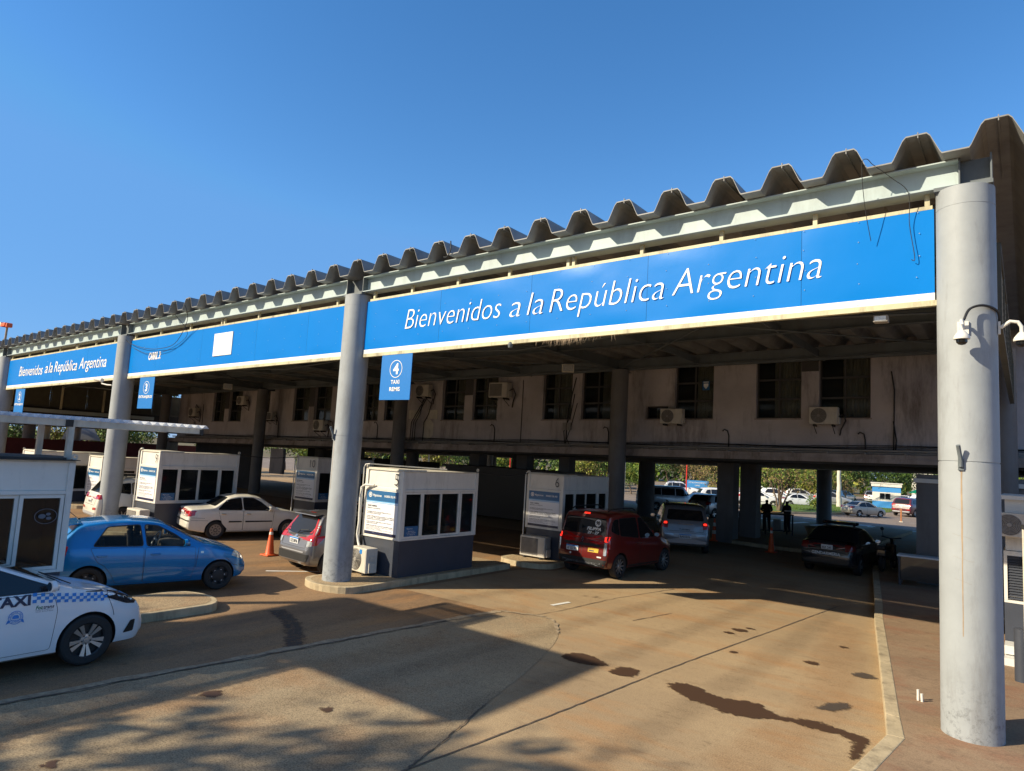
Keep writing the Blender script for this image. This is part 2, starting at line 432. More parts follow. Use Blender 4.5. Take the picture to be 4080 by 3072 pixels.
class MB:
    def __init__(s):
        s.v, s.f, s.mi = [], [], []
    def add(s, vs, fs, m=0):
        n = len(s.v)
        s.v += [tuple(p) for p in vs]
        s.f += [tuple(i+n for i in f) for f in fs]
        s.mi += [m]*len(fs)
        return s
    def box(s, x0, x1, y0, y1, z0, z1, m=0):
        return s.add([(x0, y0, z0), (x1, y0, z0), (x1, y1, z0), (x0, y1, z0), (x0, y0, z1), (x1, y0, z1), (x1, y1, z1), (x0, y1, z1)],
                     [(0, 3, 2, 1), (4, 5, 6, 7), (0, 1, 5, 4), (1, 2, 6, 5), (2, 3, 7, 6), (3, 0, 4, 7)], m)
    def beam(s, p, q, a, b, m=0, up=(0, 0, 1)):
        """rectangular bar a wide, b high from p to q"""
        p, q = Vector(p), Vector(q)
        d = (q-p).normalized()
        r = d.cross(Vector(up))
        if r.length < 1e-4: r = d.cross(Vector((1, 0, 0)))
        r.normalize()
        u = r.cross(d)
        vs = []
        for e in (p, q):
            for i, j in ((-1, -1), (1, -1), (1, 1), (-1, 1)):
                vs.append(e+r*(a/2*i)+u*(b/2*j))
        return s.add(vs, [(0, 1, 2, 3), (7, 6, 5, 4), (0, 4, 5, 1), (1, 5, 6, 2), (2, 6, 7, 3), (3, 7, 4, 0)], m)
    def cyl(s, p, q, r, r2=None, n=16, m=0, cap=True):
        p, q = Vector(p), Vector(q)
        r2 = r if r2 is None else r2
        d = (q-p).normalized()
        a = d.cross(Vector((0, 0, 1)))
        if a.length < 1e-3: a = Vector((1, 0, 0))
        a.normalize()
        b = d.cross(a)
        vs = []
        for e, rr in ((p, r), (q, r2)):
            for i in range(n):
                t = 2*PI*i/n
                vs.append(e+a*(rr*math.cos(t))+b*(rr*math.sin(t)))
        fs = [(i, (i+1) % n, n+(i+1) % n, n+i) for i in range(n)]
        if cap: fs += [tuple(range(n))[::-1], tuple(range(n, 2*n))]
        return s.add(vs, fs, m)
    def tube(s, pts, r, n=8, m=0):
        pts = [Vector(p) for p in pts]
        rings = []
        for i, p in enumerate(pts):
            d = (pts[min(i+1, len(pts)-1)]-pts[max(i-1, 0)]).normalized()
            a = d.cross(Vector((0.13, 0.2, 0.97)))
            if a.length < 1e-3: a = d.cross(Vector((1, 0, 0)))
            a.normalize()
            b = d.cross(a)
            rr = r[i] if isinstance(r, (list, tuple)) else r
            rings.append([p+a*(rr*math.cos(2*PI*k/n))+b*(rr*math.sin(2*PI*k/n)) for k in range(n)])
        vs = [p for g in rings for p in g]
        fs = []
        for i in range(len(pts)-1):
            for k in range(n):
                fs.append((i*n+k, i*n+(k+1) % n, (i+1)*n+(k+1) % n, (i+1)*n+k))
        fs += [tuple(range(n))[::-1], tuple(range((len(pts)-1)*n, len(pts)*n))]
        return s.add(vs, fs, m)
    def prism(s, poly, z0, z1, m=0, ax='z'):
        n = len(poly)
        def P(a, b, c):
            return {'z': (a, b, c), 'y': (a, c, b), 'x': (c, a, b)}[ax]
        vs = [P(a, b, z0) for a, b in poly]+[P(a, b, z1) for a, b in poly]
        fs = [(i, (i+1) % n, n+(i+1) % n, n+i) for i in range(n)]+[tuple(range(n))[::-1], tuple(range(n, 2*n))]
        return s.add(vs, fs, m)
    def lathe(s, prof, c=(0, 0, 0), ax='z', n=32, m=0):
        vs, fs = [], []
        k = len(prof)
        for i in range(n):
            t = 2*PI*i/n
            for r, h in prof:
                a, b = r*math.cos(t), r*math.sin(t)
                p = {'z': (a, b, h), 'y': (a, h, b), 'x': (h, a, b)}[ax]
                vs.append((p[0]+c[0], p[1]+c[1], p[2]+c[2]))
        for i in range(n):
            j = (i+1) % n
            for q in range(k-1):
                fs.append((i*k+q, j*k+q, j*k+q+1, i*k+q+1))
        return s.add(vs, fs, m)
    def build(s, name, mats, parent=None, smooth=False, shear=False, loc=None, bevel=0, fix=True):
        if shear:
            s.v = [(x, y, z+T*x) for x, y, z in s.v]
        me = bpy.data.meshes.new(name)
        me.from_pydata(s.v, [], s.f)
        if not isinstance(mats, (list, tuple)): mats = [mats]
        for m in mats: me.materials.append(m)
        me.polygons.foreach_set('material_index', s.mi)
        if fix:
            bm = bmesh.new(); bm.from_mesh(me)
            bmesh.ops.recalc_face_normals(bm, faces=bm.faces)
            bm.to_mesh(me); bm.free()
        if smooth:
            me.shade_smooth()
            me.set_sharp_from_angle(angle=math.radians(smooth if smooth is not True else 35))
        me.update()
        o = bpy.data.objects.new(name, me)
        COL.objects.link(o)
        if parent: o.parent = parent
        if loc is not None: o.location = loc
        if bevel:
            b = o.modifiers.new('bevel', 'BEVEL')
            b.width = bevel
            b.segments = 2
            b.limit_method = 'ANGLE'
        return o

# ------------------------------------------------------------------ lettering
_gc = {}
def glyph(s, shear=0.0, off=0.0, res=2):
    k = (s, shear, off, res)
    if k in _gc: return _gc[k]
    cu = bpy.data.curves.new('t', 'FONT')
    cu.body = s; cu.shear = shear; cu.offset = off; cu.resolution_u = res
    ob = bpy.data.objects.new('t', cu)
    COL.objects.link(ob)
    bpy.context.view_layer.update()
    me = bpy.data.meshes.new_from_object(ob.evaluated_get(bpy.context.evaluated_depsgraph_get()))
    v = [(p.co.x, p.co.y) for p in me.vertices]
    f = [tuple(p.vertices) for p in me.polygons]
    bpy.data.objects.remove(ob); bpy.data.curves.remove(cu); bpy.data.meshes.remove(me)
    x0 = min(p[0] for p in v); x1 = max(p[0] for p in v)
    v = [(a-x0, b) for a, b in v]
    _gc[k] = (v, f, x1-x0, max(p[1] for p in v))
    return _gc[k]
CAP = 0.7
def put_text(mb, s, O, R, U, h=0.1, w=None, shear=0.0, off=0.0, res=2, align='l', m=0, kx=1.0):
    """cap height h; width w if given. O is the baseline start"""
    v, f, W, _ = glyph(s, shear, off, res)
    O, R, U = Vector(O), Vector(R), Vector(U)
    cap = glyph('B')[3]
    sy = h/cap
    sx = (w/W) if w else sy*kx
    dx = {'l': 0, 'c': -W*sx/2, 'r': -W*sx}[align]
    mb.add([O+R*(a*sx+dx)+U*(b*sy) for a, b in v], f, m)
def text(name, s, O, R, U, mat, parent, **k):
    sh = k.pop('sheared', False)
    mb = MB(); put_text(mb, s, O, R, U, **k)
    return mb.build(name, mat, parent, shear=sh, fix=False)
X, Y, Z = Vector((1, 0, 0)), Vector((0, 1, 0)), Vector((0, 0, 1))
# ================================================================== ground
def struct(o):
    o['kind'] = 'structure'
    return o
def sheet(name, poly, z, mat, zb=None):
    mb = MB()
    if zb is None:
        mb.add([(x, y, z) for x, y in poly], [tuple(range(len(poly)))])
    else:
        mb.prism(poly, zb, z)
    o = mb.build(name, mat, fix=zb is not None)
    return struct(o)
def smooth_poly(pts, k=4, jit=0.0, closed=True):
    """catmull-rom through the points with a little irregularity"""
    out = []
    n = len(pts)
    for i in range(n if closed else n-1):
        p = [Vector(pts[(i+j-1) % n if closed else min(max(i+j-1, 0), n-1)]) for j in range(4)]
        for q in range(k):
            t = q/k
            v = 0.5*((2*p[1])+(-p[0]+p[2])*t+(2*p[0]-5*p[1]+4*p[2]-p[3])*t*t+(-p[0]+3*p[1]-3*p[2]+p[3])*t**3)
            out.append((v.x+random.uniform(-jit, jit), v.y+random.uniform(-jit, jit)))
    return out
def ribbon(name, pts, wd, z, mat, k=8, jit=0.02, wj=0.5):
    pp = smooth_poly(pts, k, jit, closed=False)+[tuple(pts[-1])]
    mb = MB()
    vs = []
    for i, p in enumerate(pp):
        a, b = Vector(pp[max(i-1, 0)]), Vector(pp[min(i+1, len(pp)-1)])
        d = (b-a).normalized()
        n = Vector((-d.y, d.x))
        w1 = wd/2*(1+random.uniform(-wj, wj)); w2 = wd/2*(1+random.uniform(-wj, wj))
        vs += [(p[0]+n.x*w1, p[1]+n.y*w1, z), (p[0]-n.x*w2, p[1]-n.y*w2, z)]
    mb.add(vs, [(2*i, 2*i+1, 2*i+3, 2*i+2) for i in range(len(pp)-1)])
    return struct(mb.build(name, mat, fix=False))

def stain(name, pts, z, mat, k, jit, inset):
    """a stain as a fine sheet whose points know how deep inside the outline they lie"""
    p = np.array(smooth_poly(pts, k, jit))
    x0, y0 = p.min(0)-0.06; x1, y1 = p.max(0)+0.06
    h_ = 0.022
    gx, gy = np.meshgrid(np.arange(x0, x1, h_), np.arange(y0, y1, h_), indexing='ij')
    q = np.stack([gx.ravel(), gy.ravel()], 1)
    a, b = p, np.roll(p, -1, 0)
    ab = b-a
    t = np.clip(((q[:, None]-a)*ab).sum(2)/np.maximum((ab*ab).sum(1), 1e-9), 0, 1)
    d = np.sqrt((((a+t[..., None]*ab)-q[:, None])**2).sum(2)).min(1)
    cr = ((a[:, 1] > q[:, None, 1]) != (b[:, 1] > q[:, None, 1])) & (q[:, None, 0] < (b[:, 0]-a[:, 0])*(q[:, None, 1]-a[:, 1])/np.where(np.abs(b[:, 1]-a[:, 1]) < 1e-9, 1e-9, b[:, 1]-a[:, 1])+a[:, 0])
    sd_ = np.where(cr.sum(1) % 2 == 1, d, -d)
    dep = np.clip(0.5+sd_/0.11, 0, 1)
    nx, ny = gx.shape
    keep = (sd_ > -0.055).reshape(nx, ny)
    idx = np.arange(nx*ny).reshape(nx, ny)
    fs = [(int(idx[i, j]), int(idx[i+1, j]), int(idx[i+1, j+1]), int(idx[i, j+1])) for i in range(nx-1) for j in range(ny-1) if keep[i, j] or keep[i+1, j] or keep[i+1, j+1] or keep[i, j+1]]
    used = sorted({v for f in fs for v in f}); mp = {v: n for n, v in enumerate(used)}
    mb = MB(); mb.add([(q[v][0], q[v][1], z) for v in used], [tuple(mp[v] for v in f) for f in fs])
    o = mb.build(name, mat, fix=False)
    at = o.data.attributes.new('depth', 'FLOAT', 'POINT')
    at.data.foreach_set('value', [float(dep[v]) for v in used])
    return struct(o)
def soft_band(name, pts, wd, z, mat, k=8):
    pp = smooth_poly(pts, k, 0.0, closed=False)+[tuple(pts[-1])]
    vs, dp = [], []
    for i, p in enumerate(pp):
        a, b = Vector(pp[max(i-1, 0)]), Vector(pp[min(i+1, len(pp)-1)])
        d = (b-a).normalized(); n = Vector((-d.y, d.x))
        e = 0.0 if i in (0, len(pp)-1) else 1.0
        for t, q in ((-.5, 0), (-.18, .75), (.18, .75), (.5, 0)):
            vs.append((p[0]+n.x*wd*t, p[1]+n.y*wd*t, z)); dp.append(q*e)
    mb = MB(); mb.add(vs, [(4*i+j, 4*i+j+1, 4*i+j+5, 4*i+j+4) for i in range(len(pp)-1) for j in range(3)])
    o = mb.build(name, mat, fix=False)
    at = o.data.attributes.new('depth', 'FLOAT', 'POINT'); at.data.foreach_set('value', dp)
    return struct(o)
sheet('ground', [(-1500, -1500), (1500, -1500), (1500, 1500), (-1500, 1500)], -0.04, M['earth'])
sheet('road', [(-130, -45), (60, -45), (60, 38), (-130, 38)], 0.0, M['road'])
sheet('car_park', [(-130, 38.0), (60, 38.0), (60, 105), (-130, 105)], 0.0, M['park'])
sheet('asphalt_lane', [(-70, -30), (-9.9, -30), (-9.2, -10), (-8.95, -7.2), (-8.6, -3.6), (-8.3, -0.4), (-8.1, 1.1), (-10.9, 1.0), (-10.9, 5.5), (-10.2, 6.2), (-10.0, 13.6), (-70, 13.6)], 0.004, M['asph'])
CURVE = [(-8.1, 1.09), (-7.3, 1.38), (-6.85, 1.2), (-6.28, 0.51), (-5.87, -0.36), (-5.42, -1.65), (-5.01, -3.13), (-4.63, -4.33), (-4.35, -5.4), (-4.0, -7.0), (-3.7, -9)]
slab = smooth_poly(CURVE, 4, 0.01, closed=False)+[(-3.7, -9), (-3.6, -20), (-9.6, -20), (-9.2, -10), (-8.95, -7.2), (-8.6, -3.6), (-8.3, -0.4)]
sheet('aggregate_slab', slab, 0.0045, M['agg'])
ribbon('broken_seam', [(-9.6, -14), (-9.2, -10), (-8.95, -7.2), (-8.6, -3.6), (-8.3, -0.4), (-8.1, 1.05)], 0.16, 0.012, M['seam'], k=14, jit=0.02)
ribbon('broken_seam', CURVE[:4], 0.07, 0.0125, M['seam'], k=12, jit=0.02, wj=.8)
ribbon('crack', [(-9.55, -14), (-9.13, -10), (-8.88, -7.2), (-8.53, -3.6), (-8.23, -0.4)], 0.035, 0.016, M['crack'], k=20, jit=0.02, wj=0.8)
ribbon('crack', CURVE[6:]+[(-3.6, -11)], 0.016, 0.012, M['crack'], k=16, jit=0.015, wj=0.9)
ribbon('crack', [(-4.55, -6.2), (-4.26, -3.56), (-4.1, -1.67), (-3.94, 0.29), (-3.56, 3.82), (-3.27, 6.65), (-3.1, 8.2)], 0.022, 0.008, M['crack'], k=14, jit=0.006, wj=0.5)
ribbon('crack', [(-8.1, 1.2), (-7.41, 1.45), (-7.14, 4.29), (-6.73, 6.63)], 0.018, 0.0085, M['crack'], k=14, jit=0.015, wj=0.8)
ribbon('crack', [(-5.84, 2.56), (-5.58, 3.89)], 0.018, 0.0085, M['crack'], k=10, jit=0.01, wj=0.8)
soft_band('tar_patch', [(-10.9, -2.3), (-10.6, -2.4), (-10.0, -2.6), (-9.3, -3.0), (-8.75, -3.4), (-8.6, -3.5)], 0.5, 0.0085, M['s_tar'])
P1 = [(-3.63, -0.63), (-3.44, -0.36), (-2.98, -0.56), (-2.7, -0.52), (-2.44, -0.44), (-2.04, -0.67), (-1.68, -0.52), (-1.45, -0.55), (-1.12, -0.62), (-1.0, -0.73), (-1.0, -1.34), (-1.1, -1.4), (-1.12, -1.02), (-1.25, -0.79), (-1.61, -0.82), (-1.95, -0.8), (-2.26, -1.01), (-2.59, -1.12), (-2.84, -1.03), (-3.23, -0.95)]
stain('wet_stain', P1, 0.0095, M['s_oil'], 8, 0.03, 0.05)
stain('wet_stain', [(-5.5, -0.62), (-5.38, -0.25), (-5.06, -0.28), (-4.72, -0.51), (-5.1, -0.75)], 0.0096, M['s_oil'], 6, 0.01, 0.09)
stain('wet_stain', [(-4.54, -0.75), (-4.5, -0.38), (-4.22, -0.37), (-4.18, -0.69), (-4.38, -0.8)], 0.0096, M['s_oil'], 6, 0.01, 0.09)
for cx, cy, r in ((-4.0, 3.6, .1), (-4.1, 3.2, .07), (-3.9, 3.9, .06), (-3.55, 1.9, .05), (-2.2, 3.9, .06), (-9.6, -8.6, .28), (-9.1, -8.9, .12), (-7.6, -5.4, .09), (-6.2, -4.7, .06), (-2.35, 2.3, .08), (-6.9, -7.4, .06), (-3.9, -5.6, .05)):
    stain('oil_spot', [(cx+r*1.25*math.cos(a)*random.uniform(.7, 1.4), cy+r*1.25*math.sin(a)*random.uniform(.7, 1.3)) for a in np.linspace(0, 2*PI, 7)[:-1]], 0.0105+random.random()*0.001, M['s_oil'], 4, r*.05, r*.55)
stain('tar_patch', [(-1.72, 2.13), (-1.62, 2.38), (-1.45, 2.34), (-1.38, 2.2), (-1.52, 2.05)], 0.0105, M['s_tar'], 5, 0.01, 0.06)
stain('broken_patch', [(-1.80, -0.06), (-1.66, 0.36), (-1.5, 0.56), (-1.42, 0.4), (-1.52, 0.12)], 0.0105, M['s_tar'], 5, 0.03, 0.05)
for q in ([(-6.9, -9), (-6.7, -4), (-6.5, 1), (-6.2, 6), (-6.3, 11)], [(-5.2, -9), (-5.0, -4), (-4.8, 1), (-4.6, 6), (-4.8, 11)], [(-3.2, -4), (-3.0, 0), (-3.0, 5), (-3.1, 9)],
          [(-16, -6), (-15.6, 0), (-15.0, 6)], [(-9.9, -8), (-9.6, -4), (-9.5, 0), (-9.0, 5), (-8.6, 9)]):
    soft_band('tyre_track', q, 0.62, 0.0068, M['s_tyre'], 6)
for q in ([(-9.9, -1.6), (-9.2, -0.6), (-8.6, 0.4), (-7.6, 1.6)], [(-2.0, -3), (-1.7, 0), (-2.1, 3), (-2.6, 6)], [(-8.0, -7.8), (-7.6, -4.5), (-7.4, -1)]):
    soft_band('dust_drift', q, 0.9, 0.0074, M['s_dust'], 6)
# painted lines far under the canopy
for a in ((-14.5, -0.2, -13.2, 1.4), (-17.2, 2.0, -16.6, 3.4), (-7.7, 2.4, -7.62, 3.0)):
    ribbon('lane_line', [a[:2], a[2:]], 0.1, 0.009, M['signw'], k=4, jit=0, wj=0.1)
for i in range(9):
    ribbon('crossing_line', [(-19+i*1.3, 34.2), (-18.6+i*1.3, 36.6)], 0.4, 0.006, M['signw'], k=3, jit=0, wj=0.05)
for i in range(7):
    ribbon('crossing_line', [(-12.0+i*0.9, 40.5-i*.5), (-10.2+i*0.9, 40.9-i*.5)], 0.25, 0.006, M['signw'], k=3, jit=0, wj=0.05)

# ---- right footpath with kerb
OUT = [(-3.9, 17.5), (-3.23, 13.4), (-2.41, 8.55), (-2.12, 6.68), (-1.4, 2.66), (-0.93, 0.0), (-0.8, -0.79), (-0.93, -2.11), (-1.4, -6.0)]
INN = [(x+(0.17 if i < 6 else 0.19), y+(0.0 if i != 6 else 0.02)) for i, (x, y) in enumerate(OUT)]
sheet('pavement', INN+[(14, -6.0), (14, 17.5)], 0.156, M['pave'], zb=-0.02)
mb = MB()
for i in range(len(OUT)-1):
    a, b, c, d = OUT[i], OUT[i+1], INN[i+1], INN[i]
    mb.prism([a, d, c, b], -0.02, 0.163)
struct(mb.build('kerb', M['kerb'], bevel=0.012))
# ---- traffic islands
def island(x0, x1, y0, y1, z=0.15, both=False, nm='traffic_island'):
    r = (x1-x0)/2
    cx = (x0+x1)/2
    p = [(cx+r*math.cos(t), y0+r*0.6+r*0.6*math.sin(t)) for t in np.linspace(PI, 2*PI, 13)]
    p += [(x1, y1), (x0, y1)] if not both else [(cx+r*math.cos(t), y1-r*0.6+r*0.6*math.sin(t)) for t in np.linspace(0, PI, 13)]
    q = [(cx+(a-cx)*0.86, b+(0.09 if b < y0+1 else (-0.09 if both else 0))) for a, b in p]
    mb = MB()
    mb.prism(p, -0.02, z, 1)
    mb.add([(a, b, z+0.004) for a, b in q], [tuple(range(len(q)))], 0)
    return struct(mb.build(nm, [M['island'], M['kerb']], bevel=0.015))
island(-12.78, -11.12, -0.62, 5.4)
island(-12.94, -11.45, -12.0, -2.93, both=True)
island(-12.2, -10.35, 5.9, 12.2)
island(-25.0, -21.5, -1.0, 11)
island(-19.4, -17.2, -14.0, -1.2, both=True)
island(-37.4, -35.0, -1.0, 11)
island(-33.5, -30.5, 1.0, 8)
o = island(-10.9, -4.6, 18.6, 24.5, nm='traffic_island')
sheet('traffic_island', [(-6.9, 24.6), (-5.0, 24.6), (-4.8, 36.0), (-6.82, 37.4)], 0.15, M['island'], zb=-0.02)
sheet('traffic_island', [(-29.5, 26.8), (-16, 25.3), (-16, 27.6), (-29.5, 29.5)], 0.15, M['island'], zb=-0.02)

# ================================================================== canopy (border gate roof)
canopy = thing('border_canopy', 'long steel gate canopy with ribbed roof on round pale blue columns', 'canopy')
C0X, COLX = 0.0, [0.0, -12.02, -24.18, -36.3, -48.3]
PIT, X0c, DEP = 0.862, 0.36, 0.31
prof = []
ncr = 68
for k in range(ncr):
    xc = X0c-PIT*k
    jz = random.uniform(-.008, .008)
    prof += [(xc+0.285, 0.0), (xc+0.262, 0.035), (xc+0.158, DEP-0.045+jz), (xc+0.118, DEP+jz), (xc-0.118, DEP+jz), (xc-0.158, DEP-0.045+jz), (xc-0.262, 0.035), (xc-0.285, 0.0)]
prof = [(X0c+0.6, -0.0)]+prof
mb = MB()
YF, YB = -0.41, 14.06
zr = 7.372
for yy in (YF, YB):
    pass
n = len(prof)
vs = [(x, YF, zr+z) for x, z in prof]+[(x, YB, zr+z) for x, z in prof]+[(x, YF, zr+z+0.018) for x, z in prof]+[(x, YB, zr+z+0.018) for x, z in prof]
fs = []
for i in range(n-1):
    fs.append((i, i+1, n+i+1, n+i)); fs.append((2*n+i, 3*n+i, 3*n+i+1, 2*n+i+1)); fs.append((i, 2*n+i, 2*n+i+1, i+1))
    fs.append((n+i, n+i+1, 3*n+i+1, 3*n+i))
mb.add(vs, fs)
for k in range(ncr):
    xc = X0c-PIT*k+0.02
    mb.box(xc-0.006, xc+0.006, YF-0.004, YF+2.0, zr+DEP-0.035, zr+DEP-0.002)
    mb.box(xc-0.006, xc+0.006, YF-0.002, YF+0.03, zr+DEP+0.012, zr+DEP+0.045)
mb.build('roof_sheet', M['sheet'], canopy, shear=True, fix=False)
# front beam, an I section between columns
mb = MB()
for a, b in zip(COLX[1:], COLX[:-1]):
    xa, xb = a+0.3, b-0.06 if b == 0 else b-0.3
    mb.box(xa, xb, -0.02, 0.02, 7.02, 7.345)
    mb.box(xa, xb, -0.16, 0.16, 7.345, 7.362)
    mb.box(xa, xb, -0.16, 0.16, 7.002, 7.02)
    mb.box(xa, xb, -0.025, -0.02, 7.02, 7.03)
mb.build('front_beam', M['steel'], canopy, shear=True)
for a in COLX:
    mb = MB()
    w_ = 0.3 if a else 0.06
    mb.box(a-w_+0.002, a-w_+0.02, -0.16, 0.16, 7.0, 7.36)
    mb.box(a+0.28, a+0.30, -0.16, 0.16, 7.0, 7.36)
    mb.box(a-w_+0.02, a+0.28, -0.02, 0.02, 7.0, 7.36)
    mb.box(a-0.33, a+0.31, -0.2, 0.2, 6.95, 7.0)
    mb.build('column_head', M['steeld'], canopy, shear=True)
mb = MB()
# beams running back and purlins along
for a in COLX:
    mb.box(a-0.015, a+0.015, 0.17, 13.8, 6.95, 7.33)
    mb.box(a-0.12, a+0.12, 0.17, 13.8, 6.93, 6.95)
for i, a in enumerate(np.arange(-57.0, 0.0, 4.02)):
    if min(abs(a-c) for c in COLX) > 1:
        mb.beam((a, 0.17, 7.12), (a, 13.8, 7.12), 0.05, 0.22)
for yy in (4.3, 8.6, 12.9):
    mb.box(-57, 0.25, yy-0.015, yy+0.015, 7.02, 7.34)
    mb.box(-57, 0.25, yy-0.09, yy+0.09, 7.0, 7.02)
for a, b in zip(COLX[1:], COLX[:-1]):
    mb.tube([(a+0.3, 0.3, 6.98), (b-0.3, 12.6, 6.98)], 0.025, 6)
    mb.tube([(b-0.3, 0.3, 6.96), (a+0.3, 12.6, 6.96)], 0.025, 6)
    mb.tube([(a, 6.4, 6.7), ((a+b)/2, 6.4, 7.0), (b, 6.4, 6.7)], 0.03, 6)
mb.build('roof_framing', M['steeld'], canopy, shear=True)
mb = MB(); mb.box(-57, 0.2, 13.0, 13.12, 6.93, 7.33); mb.build('gutter', M['steeld'], canopy, shear=True)

def column(x, y, r, z1, mat, parent, n=40, zb=0.1):
    mb = MB()
    zt = z1+T*x
    mb.cyl((x, y, zb), (x, y, 3.42), r, n=n)
    mb.cyl((x, y, 3.42), (x, y, 3.435), r-0.008, n=n)
    mb.cyl((x, y, 3.435), (x, y, zt), r, n=n)
    mb.cyl((x, y, zt-0.25), (x, y, zt-0.243), r+0.003, n=n)
    return mb.build('column', mat, parent, smooth=True)
for a in COLX:
    c = column(a, 0, 0.325, 6.95, M['col'], canopy)
    if a in (0.0, COLX[1]):
        mb = MB()   # small steel bracket and the rust it has leaked
        yb = -0.325
        bx = a-0.06 if a == 0 else a-0.10
        mb.tube([(bx, yb-0.03, 3.36), (bx, yb-0.03, 3.44), (bx-0.02, yb-0.11, 3.62)], 0.025, 8)
        mb.box(bx-0.03, bx+0.03, yb-0.02, yb+0.01, 3.32, 3.46)
        mb.build('flag_bracket', M['steeld'], c, smooth=True)
        mb = MB()
        pts = []
        for z in np.linspace(3.31, 1.35 if a == 0 else 2.2, 16):
            aa = -PI/2-0.18 if a == 0 else -PI/2-0.31
            for s_ in (-1, 1):
                ww = 0.035*(0.35+0.65*(z-1.2)/2.1)*random.uniform(.6, 1.2)
                pts.append((a+0.3262*math.cos(aa+s_*ww), 0.3262*math.sin(aa+s_*ww), z))
        mb.add(pts, [(2*i, 2*i+1, 2*i+3, 2*i+2) for i in range(15)])
        mb.build('rust_streak', M['rust'], c, fix=False)
        if a == 0:
            for zc, a0, a1 in ((2.88, -.62, -.1), (2.55, -.5, .15), (2.28, -.5, .2), (2.02, -.45, .1)):
                mb = MB(); vv = []
                for q_ in range(15):
                    an = -PI/2+a0+(a1-a0)*q_/14
                    zq = zc-.05*q_/14+random.uniform(-.006, .006)
                    for dz in (-.0015, .0015): vv.append((a+.3265*math.cos(an), .3265*math.sin(an), zq+dz))
                mb.add(vv, [(2*q_, 2*q_+1, 2*q_+3, 2*q_+2) for q_ in range(14)])
                mb.build('hairline_crack', M['pipe'], c, fix=False)
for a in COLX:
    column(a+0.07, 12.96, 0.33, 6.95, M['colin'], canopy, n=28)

# louvre side panels at both ends of the canopy
def louvres(x, y0, y1, z0, z1, npan):
    mb, fr = MB(), MB()
    pw = (y1-y0)/npan
    for i in range(npan):
        a, b = y0+i*pw+0.05, y0+(i+1)*pw-0.05
        nz = int((z1-z0)/0.11)
        for k in range(nz):
            z = z0+0.06+k*(z1-z0-0.1)/nz
            mb.add([(x-0.04, a, z), (x-0.04, b, z), (x+0.03, b, z+0.125), (x+0.03, a, z+0.125)], [(0, 1, 2, 3)])
        fr.box(x-0.05, x+0.05, y0+i*pw-0.03, y0+i*pw+0.03, z0, z1)
    fr.box(x-0.05, x+0.05, y1-0.03, y1+0.03, z0, z1)
    fr.box(x-0.05, x+0.05, y0, y1, z1-0.05, z1); fr.box(x-0.05, x+0.05, y0, y1, z0, z0+0.05)
    p = mb.build('louvre_panel', M['louvre'], canopy, shear=True, fix=False)
    fr.build('louvre_frame', M['louvre'], p, shear=True)
louvres(0.30, 1.0, 12.4, 5.35, 6.5, 6)
louvres(-50.0, 4.2, 15.0, 5.5, 6.95, 5)
mb = MB(); mb.box(-50.6, -50.3, -9, 16, 4.25, 5.62); mb.build('shade_panel', M['dark'], canopy, shear=True)  # dark panel stands in for the shaded underside of a roof beyond
mb = MB(); mb.box(-50.2, -49.9, 2.5, 13.0, 5.12, 5.35); mb.build('white_fascia', M['steel'], canopy, shear=True)
for yy in (6.95, 4.2, 9.5):
    mb = MB(); mb.box(-49.9, -49.82, yy-0.06, yy+0.06, 5.4, 6.9); mb.build('yellow_upright', M['yellow'], canopy, shear=True)

# ================================================================== sign banners
ZB, ZT = 5.54, 6.78
def banner(x0, x1, seams, label, rails):
    t = thing('fascia_sign', label, 'sign', group=None)
    ys = -0.02
    mb = MB()
    # panels: gently dented sheet
    xs = [x0]+seams+[x1]
    for a, b in zip(xs[:-1], xs[1:]):
        nx, nz = max(4, int((b-a)/0.16)), 9
        vs = []
        for j in range(nz+1):
            for i in range(nx+1):
                x = a+0.0025+(b-a-0.005)*i/nx
                z = ZB+0.10+(ZT-ZB-0.10)*j/nz
                e = 0 if i in (0, nx) or j in (0, nz) else 1
                vs.append((x, ys-0.012-e*(0.004+0.006*math.sin(x*3.1+z*2)+random.uniform(-0.0022, 0.0022)), z))
        mb.add(vs, [(j*(nx+1)+i, j*(nx+1)+i+1, (j+1)*(nx+1)+i+1, (j+1)*(nx+1)+i) for j in range(nz) for i in range(nx)])
    pm = mb
    mb = MB(); mb.box(x0, x1, ys-0.022, ys, ZB, ZB+0.097); mb.build('white_stripe', M['signw'], t, shear=True)
    mb = MB()
    mb.box(x0, x1+0.04, -0.05, 0.03, ZB-0.075, ZB-0.003)
    mb.box(x0+0.1, x1-0.02, -0.03, 0.03, ZT+0.003, ZT+0.055)
    for r in rails: mb.box(r-0.03, r+0.03, -0.028, 0.028, ZT+0.056, 7.0)
    mb.build('sign_frame', M['yellow'], t, shear=True)
    mb = pm
    xr = x0+0.35
    while xr < x1:
        for zz in (ZB+0.03, ZB+0.33, ZB+0.62, ZB+0.93, ZT-0.02):
            mb.lathe([(0.0, -0.005), (0.006, -0.003), (0.007, 0)], (xr+random.uniform(-.02, .02), ys-0.025, zz), 'y', 6, 1)
        xr += 0.72
    mb.build('blue_panel', [M['blue'], M['alu']], t, smooth=60, shear=True, fix=False)
    return t
s1 = banner(-11.68, -0.34, [-9.3, -6.92, -4.49, -2.01], 'wide blue welcome sign nearest the camera, between the two front columns', [-11.45, -10.21, -8.85, -7.49, -6.12, -6.0, -4.62, -3.23, -1.83, -0.42])
tx = MB()
SHX = 0.22
